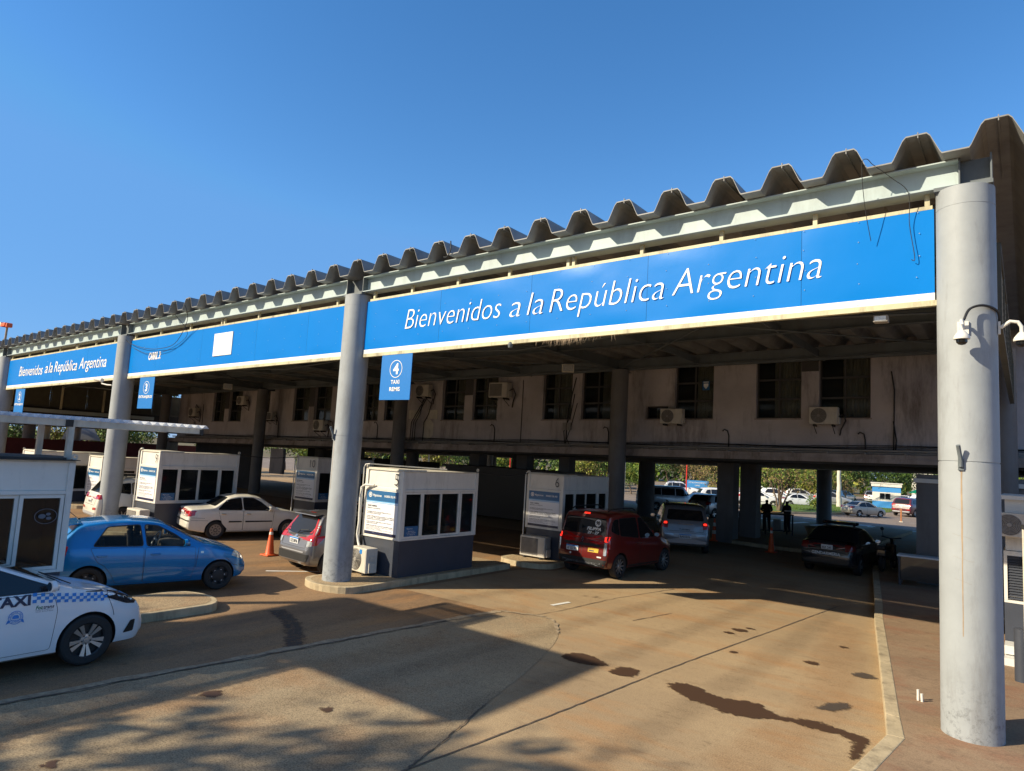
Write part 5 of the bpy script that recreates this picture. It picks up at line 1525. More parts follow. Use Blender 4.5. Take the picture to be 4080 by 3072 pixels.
class Skin:
    """puts thin parts on the surface of a car body"""
    def __init__(s, vs, fs, L_):
        s.t = BVHTree.FromPolygons([Vector(v) for v in vs], fs)
        s.L = L_
    def hit(s, a, b, mode, off):
        if mode == 'l': o, d = Vector((a, 3, b)), Vector((0, -1, 0))
        elif mode == 'r': o, d = Vector((a, -3, b)), Vector((0, 1, 0))
        elif mode == 'back': o, d = Vector((-2, a, b)), Vector((1, 0, 0))
        elif mode == 'front': o, d = Vector((s.L+2, a, b)), Vector((-1, 0, 0))
        else: o, d = Vector((a, b, 4)), Vector((0, 0, -1))
        p, n, i, dist = s.t.ray_cast(o, d)
        k = 0
        while p is None and k < 40 and mode != 'top':
            b -= 0.008; k += 1
            o.z = b
            p, n, i, dist = s.t.ray_cast(o, d)
        if p is None:
            tgt = {'l': (a, .8, b), 'r': (a, -.8, b), 'back': (0, a, b), 'front': (s.L, a, b), 'top': (a, b, 1.4)}[mode]
            p, n, i, dist = s.t.find_nearest(Vector(tgt))
        if n.dot(d) > 0: n = -n
        return p+n*off
    def patch(s, mb, poly, mode, off=0.004, step=0.06, m=0, rnd=0.0):
        if rnd: poly = round_poly(poly, rnd)
        bm = bmesh.new()
        vs = [bm.verts.new((p[0], p[1], 0)) for p in poly]
        bm.faces.new(vs)
        x0 = min(p[0] for p in poly); x1 = max(p[0] for p in poly); y0 = min(p[1] for p in poly); y1 = max(p[1] for p in poly)
        for ax, a, b in ((0, x0, x1), (1, y0, y1)):
            k = a+step
            while k < b-0.004:
                co = (k, 0, 0) if ax == 0 else (0, k, 0)
                no = (1, 0, 0) if ax == 0 else (0, 1, 0)
                bmesh.ops.bisect_plane(bm, geom=bm.verts[:]+bm.edges[:]+bm.faces[:], plane_co=co, plane_no=no)
                k += step
        bmesh.ops.triangulate(bm, faces=bm.faces[:])
        bm.verts.index_update()
        pts = [s.hit(v.co.x, v.co.y, mode, off) for v in bm.verts]
        fs = [tuple(v.index for v in f.verts) for f in bm.faces]
        bm.free()
        # make the faces look outward
        want = {'l': Vector((0, 1, 0)), 'r': Vector((0, -1, 0)), 'back': Vector((-1, 0, 0)), 'front': Vector((1, 0, 0)), 'top': Vector((0, 0, 1))}[mode]
        tot = 0
        for f in fs[:6]:
            tot += (pts[f[1]]-pts[f[0]]).cross(pts[f[2]]-pts[f[0]]).dot(want)
        if tot < 0: fs = [f[::-1] for f in fs]
        mb.add(pts, fs, m)
        return mb
    def line(s, mb, pts, mode, wd=0.008, off=0.003, m=0, closed=False):
        pp = densify(pts, 0.07, closed)
        if closed: pp.append(pp[0])
        vs = []
        for i, p in enumerate(pp):
            a, b = Vector(pp[max(i-1, 0)]), Vector(pp[min(i+1, len(pp)-1)])
            d = (b-a)
            d = d.normalized() if d.length > 1e-6 else Vector((1, 0))
            vs += [s.hit(p[0]-d.y*wd/2, p[1]+d.x*wd/2, mode, off), s.hit(p[0]+d.y*wd/2, p[1]-d.x*wd/2, mode, off)]
        mb.add(vs, [(2*i, 2*i+1, 2*i+3, 2*i+2) for i in range(len(pp)-1)], m)
        return mb
    def text(s, mb, st, mode, a, b, h, w=None, off=0.006, shear=0, bold=0.0, m=0, align='l'):
        sgn = {'l': -1, 'r': 1, 'back': -1, 'front': 1}[mode]   # reading direction in the projected axis
        v, f, W, _ = glyph(st, shear, bold, 2)
        sy = h/glyph('B')[3]
        sx = (w/W) if w else sy
        dx = {'l': 0, 'c': -W*sx/2, 'r': -W*sx}[align]
        mb.add([s.hit(a+sgn*(x*sx+dx), b+y*sy, mode, off) for x, y in v], f, m)

def make_wheel(R, wd, style, name='wheel'):
    """axle along y, outer face to -y"""
    mb = MB()
    o = wd/2
    rr = R*0.66
    mb.lathe([(rr, -o*0.85), (rr+0.01, -o*0.98), (R*0.90, -o), (R*0.97, -o*0.86), (R, -o*0.6), (R, o*0.6), (R*0.97, o*0.86), (R*0.9, o), (rr, o*0.9), (rr-0.02, o*.3)], ax='y', n=40)
    ty = mb.build(name, M['rubber'], None, smooth=30)
    mb = MB()
    mb.lathe([(0.0, -o*0.25), (rr-0.012, -o*0.25), (rr-0.01, -o*0.80), (rr+0.004, -o*0.90), (rr+0.006, -o*0.80)], ax='y', n=36, m=1)
    def spoke(ang, w0, w1, r0, r1, y0, y1, m=0, th=0.02):
        ca, sa = math.cos(ang), math.sin(ang)
        def P(r, t, y): return (r*ca-t*sa, y, r*sa+t*ca)
        vs = [P(r0, -w0, y0), P(r0, w0, y0), P(r1, w1, y1), P(r1, -w1, y1), P(r0, -w0, y0+th), P(r0, w0, y0+th), P(r1, w1, y1+th), P(r1, -w1, y1+th)]
        mb.add(vs, [(0, 3, 2, 1), (4, 5, 6, 7), (0, 1, 5, 4), (1, 2, 6, 5), (2, 3, 7, 6), (3, 0, 4, 7)], m)
    if style == 'double':
        for k in range(5):
            a = 2*PI*k/5+0.3
            for s_ in (-1, 1):
                spoke(a+s_*0.21, 0.012, 0.030, 0.06, rr-0.008, -o*0.62, -o*0.84, 0)
        mb.lathe([(0, -o*0.75), (0.035, -o*0.74), (0.04, -o*0.62), (0.075, -o*0.58), (0.08, -o*.3)], ax='y', n=24, m=0)
        for k in range(5):
            a = 2*PI*k/5+0.3
            mb.lathe([(0, -o*.66), (0.011, -o*.66), (0.011, -o*.4)], (0.058*math.cos(a), 0, 0.058*math.sin(a)), 'y', 8, 1)
        mats = [M['silver'], M['black']]
    elif style == 'blackcap':
        mb.lathe([(0, -o*0.86), (0.06, -o*0.86), (rr*.62, -o*0.78), (rr*.64, -o*0.5)], ax='y', n=30, m=0)
        for k in range(6):
            spoke(2*PI*k/6+.4, rr*0.2, rr*0.24, rr*.58, rr-0.005, -o*.78, -o*.80, 0)
            spoke(2*PI*k/6+.4, rr*0.08, rr*0.06, rr*.62, rr*.7, -o*.82, -o*.83, 2, 0.004)
        mats = [M['black'], M['rubber'], M['silverpl']]
    elif style == 'cap':
        mb.lathe([(0, -o*0.90), (rr*.3, -o*0.90), (rr*.8, -o*0.80), (rr-.006, -o*0.84), (rr, -o*.7)], ax='y', n=36, m=0)
        for k in range(9):
            a = 2*PI*k/9
            spoke(a, rr*.055, rr*.085, rr*.55, rr*.78, -o*.875, -o*.835, 1, 0.004)
        mb.lathe([(rr*.22, -o*.93), (rr*.3, -o*.94), (rr*.33, -o*.9)], ax='y', n=24, m=1)
        mats = [M['hub'], M['black']]
    elif style == 'multi':
        for k in range(10):
            spoke(2*PI*k/10, 0.018, 0.012, 0.04, rr-0.008, -o*0.62, -o*0.84, 0)
        mb.lathe([(0, -o*0.75), (0.04, -o*0.74), (0.06, -o*0.6), (0.07, -o*.3)], ax='y', n=20, m=0)
        mats = [M['silver'], M['black']]
    else:
        for k in range(5):
            spoke(2*PI*k/5+.3, 0.03, 0.045, 0.04, rr-0.008, -o*0.62, -o*0.84, 0)
        mb.lathe([(0, -o*0.75), (0.05, -o*0.74), (0.07, -o*0.6), (0.08, -o*.3)], ax='y', n=20, m=0)
        mats = [M['silver'], M['black']]
    r = mb.build('rim', mats, ty, smooth=30)
    return ty

CARS = {}
def build_car(kind, label, cat, sp, paint, x, y, rz, group=None, name=None, see=False, hi=True):
    c = Car(sp['L'], sp['W'], sp['top'], sp['bot'], sp['belt'], sp['plan'], sp.get('tum', .42), sp['wx'], sp['R'], sp.get('crown', .03), sp.get('rc', .08))
    t = thing(name or kind, label, cat, (0, 0, 0), 0, group)
    vs, fs = c.loft()
    sk = Skin(vs, fs, c.L)
    mb = MB(); mb.add(vs, fs)
    body = mb.build('body', [M[paint], M['black'], M['interior']], t)
    hw = c.W/2
    # wheel arches
    cut = MB()
    for wx in c.wx:
        for s_ in (-1, 1):
            ya, yb = (hw-0.27)*s_, (hw+0.15)*s_
            cut.cyl((wx, min(ya, yb), c.R), (wx, max(ya, yb), c.R), c.R+0.045, n=36)
    bool_cut(body, cut.build('cut', M['black']))
    if see:
        g = sp['cavity']
        v2, f2 = c.loft(g[0], g[1], 0.055, zmin=0.42, step=0.1)
        cut = MB(); cut.add([(a, b, max(cc, 0.42)) for a, b, cc in v2], f2)
        bool_cut(body, cut.build('cut', M['interior']))
        cut = MB()
        for q in sp['side_win']: cut.prism([(a, b) for a, b in round_poly(q, 0.05)], -1.3, 1.3, ax='y')
        bool_cut(body, cut.build('cut', M['interior']))
        mid = (g[0]+g[1])/2
        for q, a, b in ((sp['rear_glass'], -0.5, mid), (sp['windshield'], mid, c.L+.5)):
            cut = MB(); cut.prism(round_poly(q, .05), a, b, ax='x')
            bool_cut(body, cut.build('cut', M['interior']))
    body.data.shade_smooth()
    body.data.set_sharp_from_angle(angle=math.radians(38))
    gl = M['glasst'] if see else M[sp.get('glass', 'glassc')]
    def part(nm, mat, fn, parent=t, smooth=40):
        mb = MB(); fn(mb)
        return mb.build(nm, mat, parent, smooth=smooth, fix=False)
    e = 0.004
    for sd_ in 'lr':
        if see: pass
        for i, q in enumerate(sp['side_win']):
            w_ = part('side_window', gl, lambda mb: sk.patch(mb, q, sd_, 0.003 if not see else -0.004, rnd=0.05))
            if hi and not see: part('window_seal', M['black'], lambda mb: sk.line(mb, round_poly(q, .05), sd_, 0.022, 0.002, closed=True), w_)
            elif see: part('window_seal', M['black'], lambda mb: sk.line(mb, round_poly(q, .05), sd_, 0.022, 0.002, closed=True), w_)
        if hi:
            for q, hx in sp.get('doors', []):
                d = part('door', M[paint], lambda mb: sk.patch(mb, q, sd_, 0.004, rnd=0.04))
                part('door_gap', M['black'], lambda mb: sk.line(mb, round_poly(q, .04), sd_, 0.014, 0.0022, closed=True), d)
                hz = sp.get('hz', 0.86)
                mb = MB()
                yy = sk.hit(hx, hz, sd_, 0.0).y
                s_ = 1 if sd_ == 'l' else -1
                mb.tube([(hx-0.09, yy+s_*0.004, hz), (hx-0.06, yy+s_*0.03, hz), (hx+0.06, yy+s_*0.03, hz), (hx+0.09, yy+s_*0.004, hz)], [.012, .016, .016, .012], 8)
                mb.build('handle', M[sp.get('handle', paint)], d, smooth=True)
                if sp.get('mould'):
                    part('moulding', M[sp.get('mouldm', 'black')], lambda mb: sk.patch(mb, [(max(min(p[0] for p in q)+0.06, c.wx[0]+c.R+.09), sp['mould']-.025), (max(p[0] for p in q)-.04, sp['mould']-.02), (max(p[0] for p in q)-.04, sp['mould']+.02), (max(min(p[0] for p in q)+.06, c.wx[0]+c.R+.09), sp['mould']+.025)], sd_, 0.014), d)
            if 'sill' in sp:
                part('sill_trim', M['black'], lambda mb: sk.patch(mb, sp['sill'], sd_, 0.006))
        # mirror
        if hi:
            mx, mz = sp['mirror']
            s_ = 1 if sd_ == 'l' else -1
            yy = sk.hit(mx, interp(sp['belt'], mx)-0.08, sd_, 0).y
            mb = MB()
            mb.lathe([(0.0, -0.05), (0.05, -0.045), (0.082, 0.0), (0.078, 0.05), (0.06, 0.055), (0, 0.056)], ax='x', n=16)
            mb.v = [(-a*1.0, b*1.25, cc*0.9) for a, b, cc in mb.v]
            mb.v = [(a+mx, b+yy+s_*0.13, cc+mz) for a, b, cc in mb.v]
            mm = mb.build('mirror', M[paint], t, smooth=True)
            mb = MB(); mb.tube([(mx+0.02, yy-s_*0.01, mz-0.05), (mx, yy+s_*0.08, mz-0.02)], 0.02, 8); mb.build('mirror_stalk', M['black'], mm, smooth=True)
            mb = MB(); mb.lathe([(0, 0), (0.062, 0)], ax='x', n=16); mb.v = [(mx-0.058, b*1.25+yy+s_*0.13, cc*0.9+mz) for a, b, cc in mb.v]; mb.build('mirror_glass', M['chrome'], mm)
        for q in sp.get('tail_side', []):
            part('taillight', M[sp.get('tailm', 'redl')], lambda mb: sk.patch(mb, q, sd_, 0.008, step=.04, rnd=.03))
        for q in sp.get('head_side', []):
            part('headlight', M[sp.get('headm', 'lens')], lambda mb: sk.patch(mb, q, sd_, 0.006, step=.04, rnd=.03))
    for q in sp.get('tail', []):
        for s_ in (-1, 1):
            part('taillight', M[sp.get('tailm', 'redl')], lambda mb: sk.patch(mb, [(a*s_, b) for a, b in q], 'back', 0.008, step=.04, rnd=.02))
    for q in sp.get('tail_lit', []):
        for s_ in (-1, 1):
            part('brake_light', M['redlit'], lambda mb: sk.patch(mb, [(a*s_, b) for a, b in q], 'back', 0.012, step=.04, rnd=.02))
    for q in sp.get('tail_white', []):
        for s_ in (-1, 1):
            part('reversing_light', M['lens'], lambda mb: sk.patch(mb, [(a*s_, b) for a, b in q], 'back', 0.011, step=.04, rnd=.02))
    for q in sp.get('head', []):
        for s_ in (-1, 1):
            part('headlight', M[sp.get('headm', 'lens')], lambda mb: sk.patch(mb, [(a*s_, b) for a, b in q], 'front', 0.006, step=.04, rnd=.02))
    part('windshield', gl, lambda mb: sk.patch(mb, sp['windshield'], 'front', 0.004, rnd=0.06))
    rg = part('rear_window', gl, lambda mb: sk.patch(mb, sp['rear_glass'], 'back', 0.004, rnd=0.06))
    if 'bumper' in sp:
        for q, md, mt in sp['bumper']:
            part('bumper_trim', M[mt], lambda mb: sk.patch(mb, q, md, 0.008, step=.05, rnd=.02))
    if 'seams_back' in sp:
        part('tailgate_gap', M['black'], lambda mb: [sk.line(mb, q, 'back', 0.010, 0.003) for q in sp['seams_back']])
    if 'seams_side' in sp:
        for sd_ in 'lr':
            part('panel_gap', M['black'], lambda mb: [sk.line(mb, q, sd_, 0.008, 0.003) for q in sp['seams_side']])
    if 'plate' in sp:
        pw, ph, pz, tx_, mc = sp['plate']
        p0 = sk.hit(sp.get('plate_y', 0), pz, 'back', 0).x
        py = sp.get('plate_y', 0)
        mb = MB(); mb.box(p0-0.03, p0-0.005, py-pw/2, py+pw/2, pz-ph/2, pz+ph/2); pl = mb.build('license_plate', M['plate'], t, bevel=0.003)
        mb = MB(); mb.box(p0-0.032, p0-0.03, py-pw/2+.004, py+pw/2-.004, pz+ph*.27, pz+ph/2-.003); mb.build('plate_band', M['decalblue'] if mc == 'b' else M['plate'], pl)
        text('lettering', tx_, (p0-0.033, py+pw*0.42, pz-ph*0.36), -Y, Z, M['ink'], pl, h=ph*0.5, w=pw*0.84, off=0.02)
    # wheels
    for i, wx in enumerate(c.wx):
        for s_ in (-1, 1):
            wl = make_wheel(c.R, 0.2, sp.get('rim', 'five')) if (i == 0 and s_ == -1) else None
            if wl: w0 = wl
            else: wl = copy_tree(w0)
            wl.parent = t
            wl.location = (wx, s_*(hw-0.115), c.R)
            wl.rotation_euler = (0, random.uniform(0, 1), 0 if s_ < 0 else PI)
    if see:
        for xx, yy in sp['seats']:
            mb = MB()
            mb.prism([(xx-0.1, 0.45), (xx+0.42, 0.45), (xx+0.45, 0.6), (xx+0.1, 0.62), (xx-0.06, 1.13), (xx-0.17, 1.12)], yy-0.25, yy+0.25, ax='y')
            mb.prism([(xx-0.19, 1.16), (xx-0.10, 1.14), (xx-0.11, 1.34), (xx-0.19, 1.35)], yy-0.13, yy+0.13, ax='y')
            mb.build('seat', M['seat'], t, bevel=0.03)
        sx_, sy_ = sp['wheel_pos']
        mb = MB()
        pts = [(sx_+0.07*math.sin(a)-0.0, sy_+0.18*math.cos(a), 0.93+0.165*math.sin(a)) for a in np.linspace(0, 2*PI, 25)]
        mb.tube(pts, 0.016, 8); mb.tube([(sx_, sy_-.17, .93), (sx_, sy_+.17, .93)], 0.02, 6); mb.lathe([(0, -.02), (.06, 0), (0, .02)], (sx_, sy_, .93), 'x', 12)
        mb.build('steering_wheel', M['silverpl'], t, smooth=True)
        mb = MB(); mb.prism([(sx_+0.12, 0.5), (sx_+0.75, 0.5), (sx_+0.75, 0.86), (sx_+0.3, 0.93), (sx_+0.1, 0.9)], -0.66, 0.66, ax='y'); mb.build('dashboard', M['interior'], t, bevel=0.03)
    # recentre on the middle of the car
    off = Matrix.Translation((-c.L/2, 0, 0))
    for ch in t.children:
        ch.location.x -= c.L/2
    t.location = (x, y, 0.014)
    t.rotation_euler = (0, 0, rz)
    return t, sk, c, part

def front_pt(L_): return L_
# ---- body specifications -------------------------------------------------
def plan(L_, w, nose=.62, tail=.72):
    h = w/2
    return [(0, h*tail*1.0), (.03, h*(tail+.10)), (.12, h*.93), (.35, h*.975), (.8, h), (L_-1.0, h), (L_-.55, h*.965), (L_-.22, h*.87), (L_-.07, h*(nose+.1)), (L_, h*nose)]
def botl(L_, a=.3, b=.19, c_=.22):
    return [(0, a+.07), (.08, a-.02), (.5, b), (L_-.5, b), (L_-.1, c_), (L_, c_+.1)]
SP = {}
SP['hatch'] = dict(L=3.68, W=1.70, R=0.295, wx=(.66, 3.06), rim='blackcap', tum=.40,
    top=[(0, .62), (.04, .80), (.10, .98), (.16, 1.06), (.44, 1.37), (.55, 1.41), (.9, 1.455), (1.3, 1.475), (1.75, 1.45), (1.95, 1.41), (2.72, 1.0), (2.95, .95), (3.3, .86), (3.5, .76), (3.61, .64), (3.68, .5)],
    bot=botl(3.68), belt=[(0, .95), (.6, .97), (2, .94), (2.9, .90), (3.6, .7)], plan=plan(3.68, 1.70),
    side_win=[[(.70, .985), (.93, 1.335), (1.50, 1.37), (1.57, .965)], [(1.64, .96), (1.58, 1.37), (1.82, 1.345), (2.15, 1.17), (2.47, .94)]],
    windshield=[(-.66, .99), (-.55, 1.37), (.55, 1.37), (.66, .99)], rear_glass=[(-.60, 1.06), (-.50, 1.36), (.50, 1.36), (.60, 1.06)],
    doors=[([(.80, .68), (.66, .95), (1.58, .93), (1.60, .26), (1.14, .26), (1.05, .44), (.92, .62)], .86), ([(1.615, .93), (2.55, .905), (2.56, .55), (2.50, .26), (1.615, .26)], 1.80)],
    hz=.80, mould=.46, mouldm='pblue', mirror=(2.34, 1.03), cavity=(.42, 2.62), seats=[(.95, .36), (.95, -.36), (1.65, .37), (1.65, -.37)], wheel_pos=(2.02, .34),
    tail=[[(.60, .80), (.56, 1.02), (.72, 1.02), (.76, .80)]], tail_side=[[(.06, .80), (.14, 1.0), (.30, 1.0), (.26, .80)]],
    head_side=[[(3.30, .70), (3.36, .80), (3.50, .74), (3.60, .58)]], head=[[(.38, .58), (.42, .72), (.68, .74), (.66, .60)]],
    seams_side=[[(2.58, .5), (2.62, .90)], [(3.2, .66), (3.35, .50), (3.6, .46)]], plate=(.42, .13, .72, 'HJR 482', 'b'))
SP['taxi'] = dict(L=4.40, W=1.74, R=0.335, wx=(.90, 3.58), rim='double', tum=.40, rc=.055,
    top=[(0, .70), (.04, .95), (.15, 1.08), (.5, 1.10), (.95, 1.42), (1.4, 1.50), (2.0, 1.52), (2.35, 1.49), (3.38, 1.06), (3.55, 1.02), (3.8, .96), (4.08, .89), (4.25, .79), (4.35, .64), (4.40, .5)],
    bot=botl(4.40, .3, .2, .19), belt=[(0, 1.02), (1, 1.04), (3.1, 1.04), (3.5, .96), (4.2, .7)], plan=plan(4.40, 1.74, .68),
    side_win=[[(.98, 1.07), (1.22, 1.37), (1.95, 1.44), (1.98, 1.06)], [(2.03, 1.06), (2.02, 1.45), (2.33, 1.42), (2.84, 1.20), (3.19, 1.058)]],
    windshield=[(-.66, 1.09), (-.54, 1.43), (.54, 1.43), (.66, 1.09)], rear_glass=[(-.58, 1.12), (-.48, 1.38), (.48, 1.38), (.58, 1.12)],
    doors=[([(1.25, .6), (1.06, 1.04), (1.98, 1.03), (1.98, .29), (1.4, .29)], 1.12), ([(2.0, 1.03), (3.10, 1.02), (3.16, .8), (3.12, .30), (2.0, .29)], 2.14)], hz=.94,
    mirror=(3.05, 1.14), tail_side=[[(.03, .85), (.10, 1.02), (.38, 1.02), (.34, .90)]],
    head_side=[[(3.72, .90), (3.85, .93), (4.08, .875), (4.22, .80), (4.23, .72), (4.08, .745)]], head=[[(.42, .76), (.44, .87), (.74, .90), (.72, .74)]],
    bumper=[([(-.45, .36), (-.50, .62), (.50, .62), (.45, .36)], 'front', 'black'), ([(-.50, .66), (-.42, .74), (.42, .74), (.50, .66)], 'front', 'black'), ([(.56, .30), (.60, .46), (.73, .50), (.68, .32)], 'front', 'black'), ([(4.06, .34), (4.16, .50), (4.24, .50), (4.22, .34)], 'r', 'black'), ([(4.06, .34), (4.16, .50), (4.24, .50), (4.22, .34)], 'l', 'black')], headm='lampd',
    seams_side=[[(3.80, .90), (3.88, .70), (3.9, .62)], [(3.12, .5), (2.1, .44)], [(3.5, .99), (3.8, .94)]], plate=(.42, .13, .75, 'BCE4D31', 'b'))
SP['sedan'] = dict(L=3.95, W=1.64, R=0.285, wx=(.85, 3.17), rim='cap', tum=.40,
    top=[(0, .60), (.03, .80), (.07, .94), (.2, .97), (.55, .99), (.78, 1.02), (1.24, 1.33), (1.5, 1.385), (1.95, 1.39), (2.25, 1.33), (2.85, .95), (3.1, .91), (3.6, .80), (3.82, .68), (3.92, .55), (3.95, .45)],
    bot=botl(3.95, .3, .2, .2), belt=[(0, .88), (1, .91), (2.6, .89), (3.2, .84), (3.9, .6)], plan=plan(3.95, 1.64, .62, .80),
    side_win=[[(.88, .93), (1.16, 1.23), (1.60, 1.30), (1.64, .92)], [(1.69, .92), (1.66, 1.30), (2.0, 1.29), (2.25, 1.16), (2.58, .90)]],
    windshield=[(-.62, .96), (-.52, 1.29), (.52, 1.29), (.62, .96)], rear_glass=[(-.62, 1.03), (-.50, 1.30), (.50, 1.30), (.62, 1.03)],
    doors=[([(1.02, .5), (.90, .90), (1.66, .90), (1.67, .26), (1.25, .26)], 1.05), ([(1.685, .90), (2.62, .88), (2.66, .6), (2.6, .26), (1.685, .26)], 1.83)], hz=.79, mould=.55,
    mirror=(2.5, .97), handle='chrome',
    tail=[[(.40, .72), (.41, .88), (.76, .89), (.76, .72)]], tail_side=[[(.02, .73), (.03, .87), (.22, .87), (.20, .74)]], tail_white=[[(.42, .735), (.42, .775), (.66, .775), (.66, .735)]],
    bumper=[([(-.74, .56), (-.74, .60), (.74, .60), (.74, .56)], 'back', 'black'), ([(-.34, .88), (-.30, .905), (.30, .905), (.34, .88)], 'back', 'redl'), ([(-.38, .80), (-.38, .87), (.38, .87), (.38, .80)], 'back', 'redl')],
    seams_side=[[(.10, .60), (.6, .585)], [(2.64, .5), (2.68, .87)], [(.05, .68), (.5, .66)]], sill=None,
    seams_back=[[(-.70, .905), (-.66, .70), (.66, .70), (.70, .905)]], plate=(.32, .15, .78, 'CRE 107', 'w'))
del SP['sedan']['sill']
SP['fit'] = dict(L=3.75, W=1.66, R=0.30, wx=(.62, 3.05), rim='multi', tum=.38,
    top=[(0, .60), (.03, .74), (.08, .90), (.16, .98), (.42, 1.42), (.5, 1.46), (.9, 1.50), (1.4, 1.50), (1.8, 1.47), (2.9, .98), (3.2, .88), (3.6, .68), (3.75, .5)],
    bot=botl(3.75, .26, .19, .2), belt=[(0, .93), (.8, .95), (2, .92), (3, .85), (3.7, .6)], plan=plan(3.75, 1.66, .62, .76),
    side_win=[[(.45, 1.08), (.60, 1.33), (.88, 1.36), (.92, 1.0)], [(.97, .98), (.93, 1.37), (1.5, 1.39), (1.56, .96)], [(1.62, .96), (1.57, 1.39), (1.85, 1.36), (2.55, .94)]],
    windshield=[(-.64, 1.0), (-.54, 1.38), (.54, 1.38), (.64, 1.0)], rear_glass=[(-.60, .99), (-.52, 1.38), (.52, 1.38), (.60, .99), (.3, .95), (-.3, .95)],
    doors=[([(.9, .5), (.82, .92), (1.58, .90), (1.6, .26), (1.1, .26)], .95), ([(1.62, .90), (2.6, .88), (2.6, .26), (1.62, .26)], 1.8)], hz=.82, mirror=(2.4, .99),
    tail=[[(.50, .84), (.50, .96), (.74, .98), (.78, .84)], [(.62, .975), (.47, 1.34), (.525, 1.33), (.70, .975)]], tail_lit=[], tail_white=[[(.60, .70), (.58, .83), (.74, .83), (.74, .71)]],
    tail_side=[[(.05, .72), (.08, .93), (.46, .97), (.30, .84), (.2, .74)], [(.15, .96), (.30, 1.19), (.36, 1.22), (.28, .975)]],
    bumper=[([(-.64, .34), (-.72, .52), (.72, .52), (.64, .34)], 'back', 'black'), ([(-.50, .545), (-.55, .575), (.55, .575), (.50, .545)], 'back', 'silverpl'), ([(-.42, .90), (-.40, .945), (.40, .945), (.42, .90)], 'back', 'black'), ([(-.12, 1.435), (-.12, 1.46), (.12, 1.46), (.12, 1.435)], 'back', 'redl')],
    seams_back=[[(-.58, .92), (-.55, .66), (.55, .66), (.58, .92)]], plate=(.40, .15, .80, 'OZO8F86', 'b'))
SP['van'] = dict(L=3.90, W=1.74, R=0.325, wx=(.66, 3.17), rim='multi', tum=.16, rc=.12,
    top=[(0, .58), (.02, .80), (.05, 1.05), (.10, 1.16), (.20, 1.70), (.30, 1.755), (.7, 1.80), (1.4, 1.80), (1.75, 1.76), (2.72, 1.12), (3.0, 1.05), (3.5, .93), (3.78, .78), (3.86, .62), (3.90, .5)],
    bot=botl(3.90, .30, .22, .24), belt=[(0, 1.12), (.8, 1.12), (1.7, 1.04), (2.8, 1.0), (3.8, .7)], plan=plan(3.90, 1.74, .66, .84),
    side_win=[[(.26, 1.28), (.38, 1.55), (.62, 1.60), (.62, 1.16)], [(.66, 1.15), (.66, 1.60), (1.56, 1.62), (1.62, 1.06)], [(1.70, 1.05), (1.66, 1.61), (1.86, 1.60), (2.55, 1.05)]],
    windshield=[(-.72, 1.14), (-.64, 1.66), (.64, 1.66), (.72, 1.14)], rear_glass=[(-.72, 1.16), (-.66, 1.60), (.66, 1.60), (.72, 1.16)],
    doors=[([(.72, .74), (.66, 1.14), (1.62, 1.04), (1.66, .32), (1.04, .32), (1.0, .56)], 1.48), ([(1.68, 1.03), (2.62, 1.0), (2.74, .8), (2.74, .34), (1.68, .32)], 1.84)], hz=.90, handle='pred', mirror=(2.45, 1.12),
    tail=[[(.72, .80), (.70, 1.12), (.80, 1.16), (.82, .80)]], tail_side=[[(.02, .80), (.05, 1.14), (.12, 1.16), (.12, .62), (.04, .62)]],
    tail_lit=[[(.72, 1.0), (.71, 1.12), (.79, 1.14), (.80, 1.0)]], tail_white=[[(.72, .64), (.72, .98), (.79, .98), (.79, .64)]],
    bumper=[([(-.74, .32), (-.80, .52), (.80, .52), (.74, .32)], 'back', 'black'), ([(-.62, .34), (-.64, .44), (-.4, .42), (.4, .42), (.64, .44), (.62, .34), (.4, .37), (-.4, .37)], 'back', 'silverpl'), ([(-.56, .84), (-.60, .91), (.60, .91), (.56, .84)], 'back', 'black'),
            ([(-.10, 1.69), (-.10, 1.725), (.10, 1.725), (.10, 1.69)], 'back', 'redlit')],
    seams_back=[[(0.0, .52), (0.0, 1.68)], [(-.74, .54), (-.72, 1.0)], [(.74, .54), (.72, 1.0)]], plate=(.40, .14, .74, 'AF 322 WV', 'b'), plate_y=.30,
    sill=[(1.05, .24), (1.05, .34), (2.75, .34), (2.75, .24)])
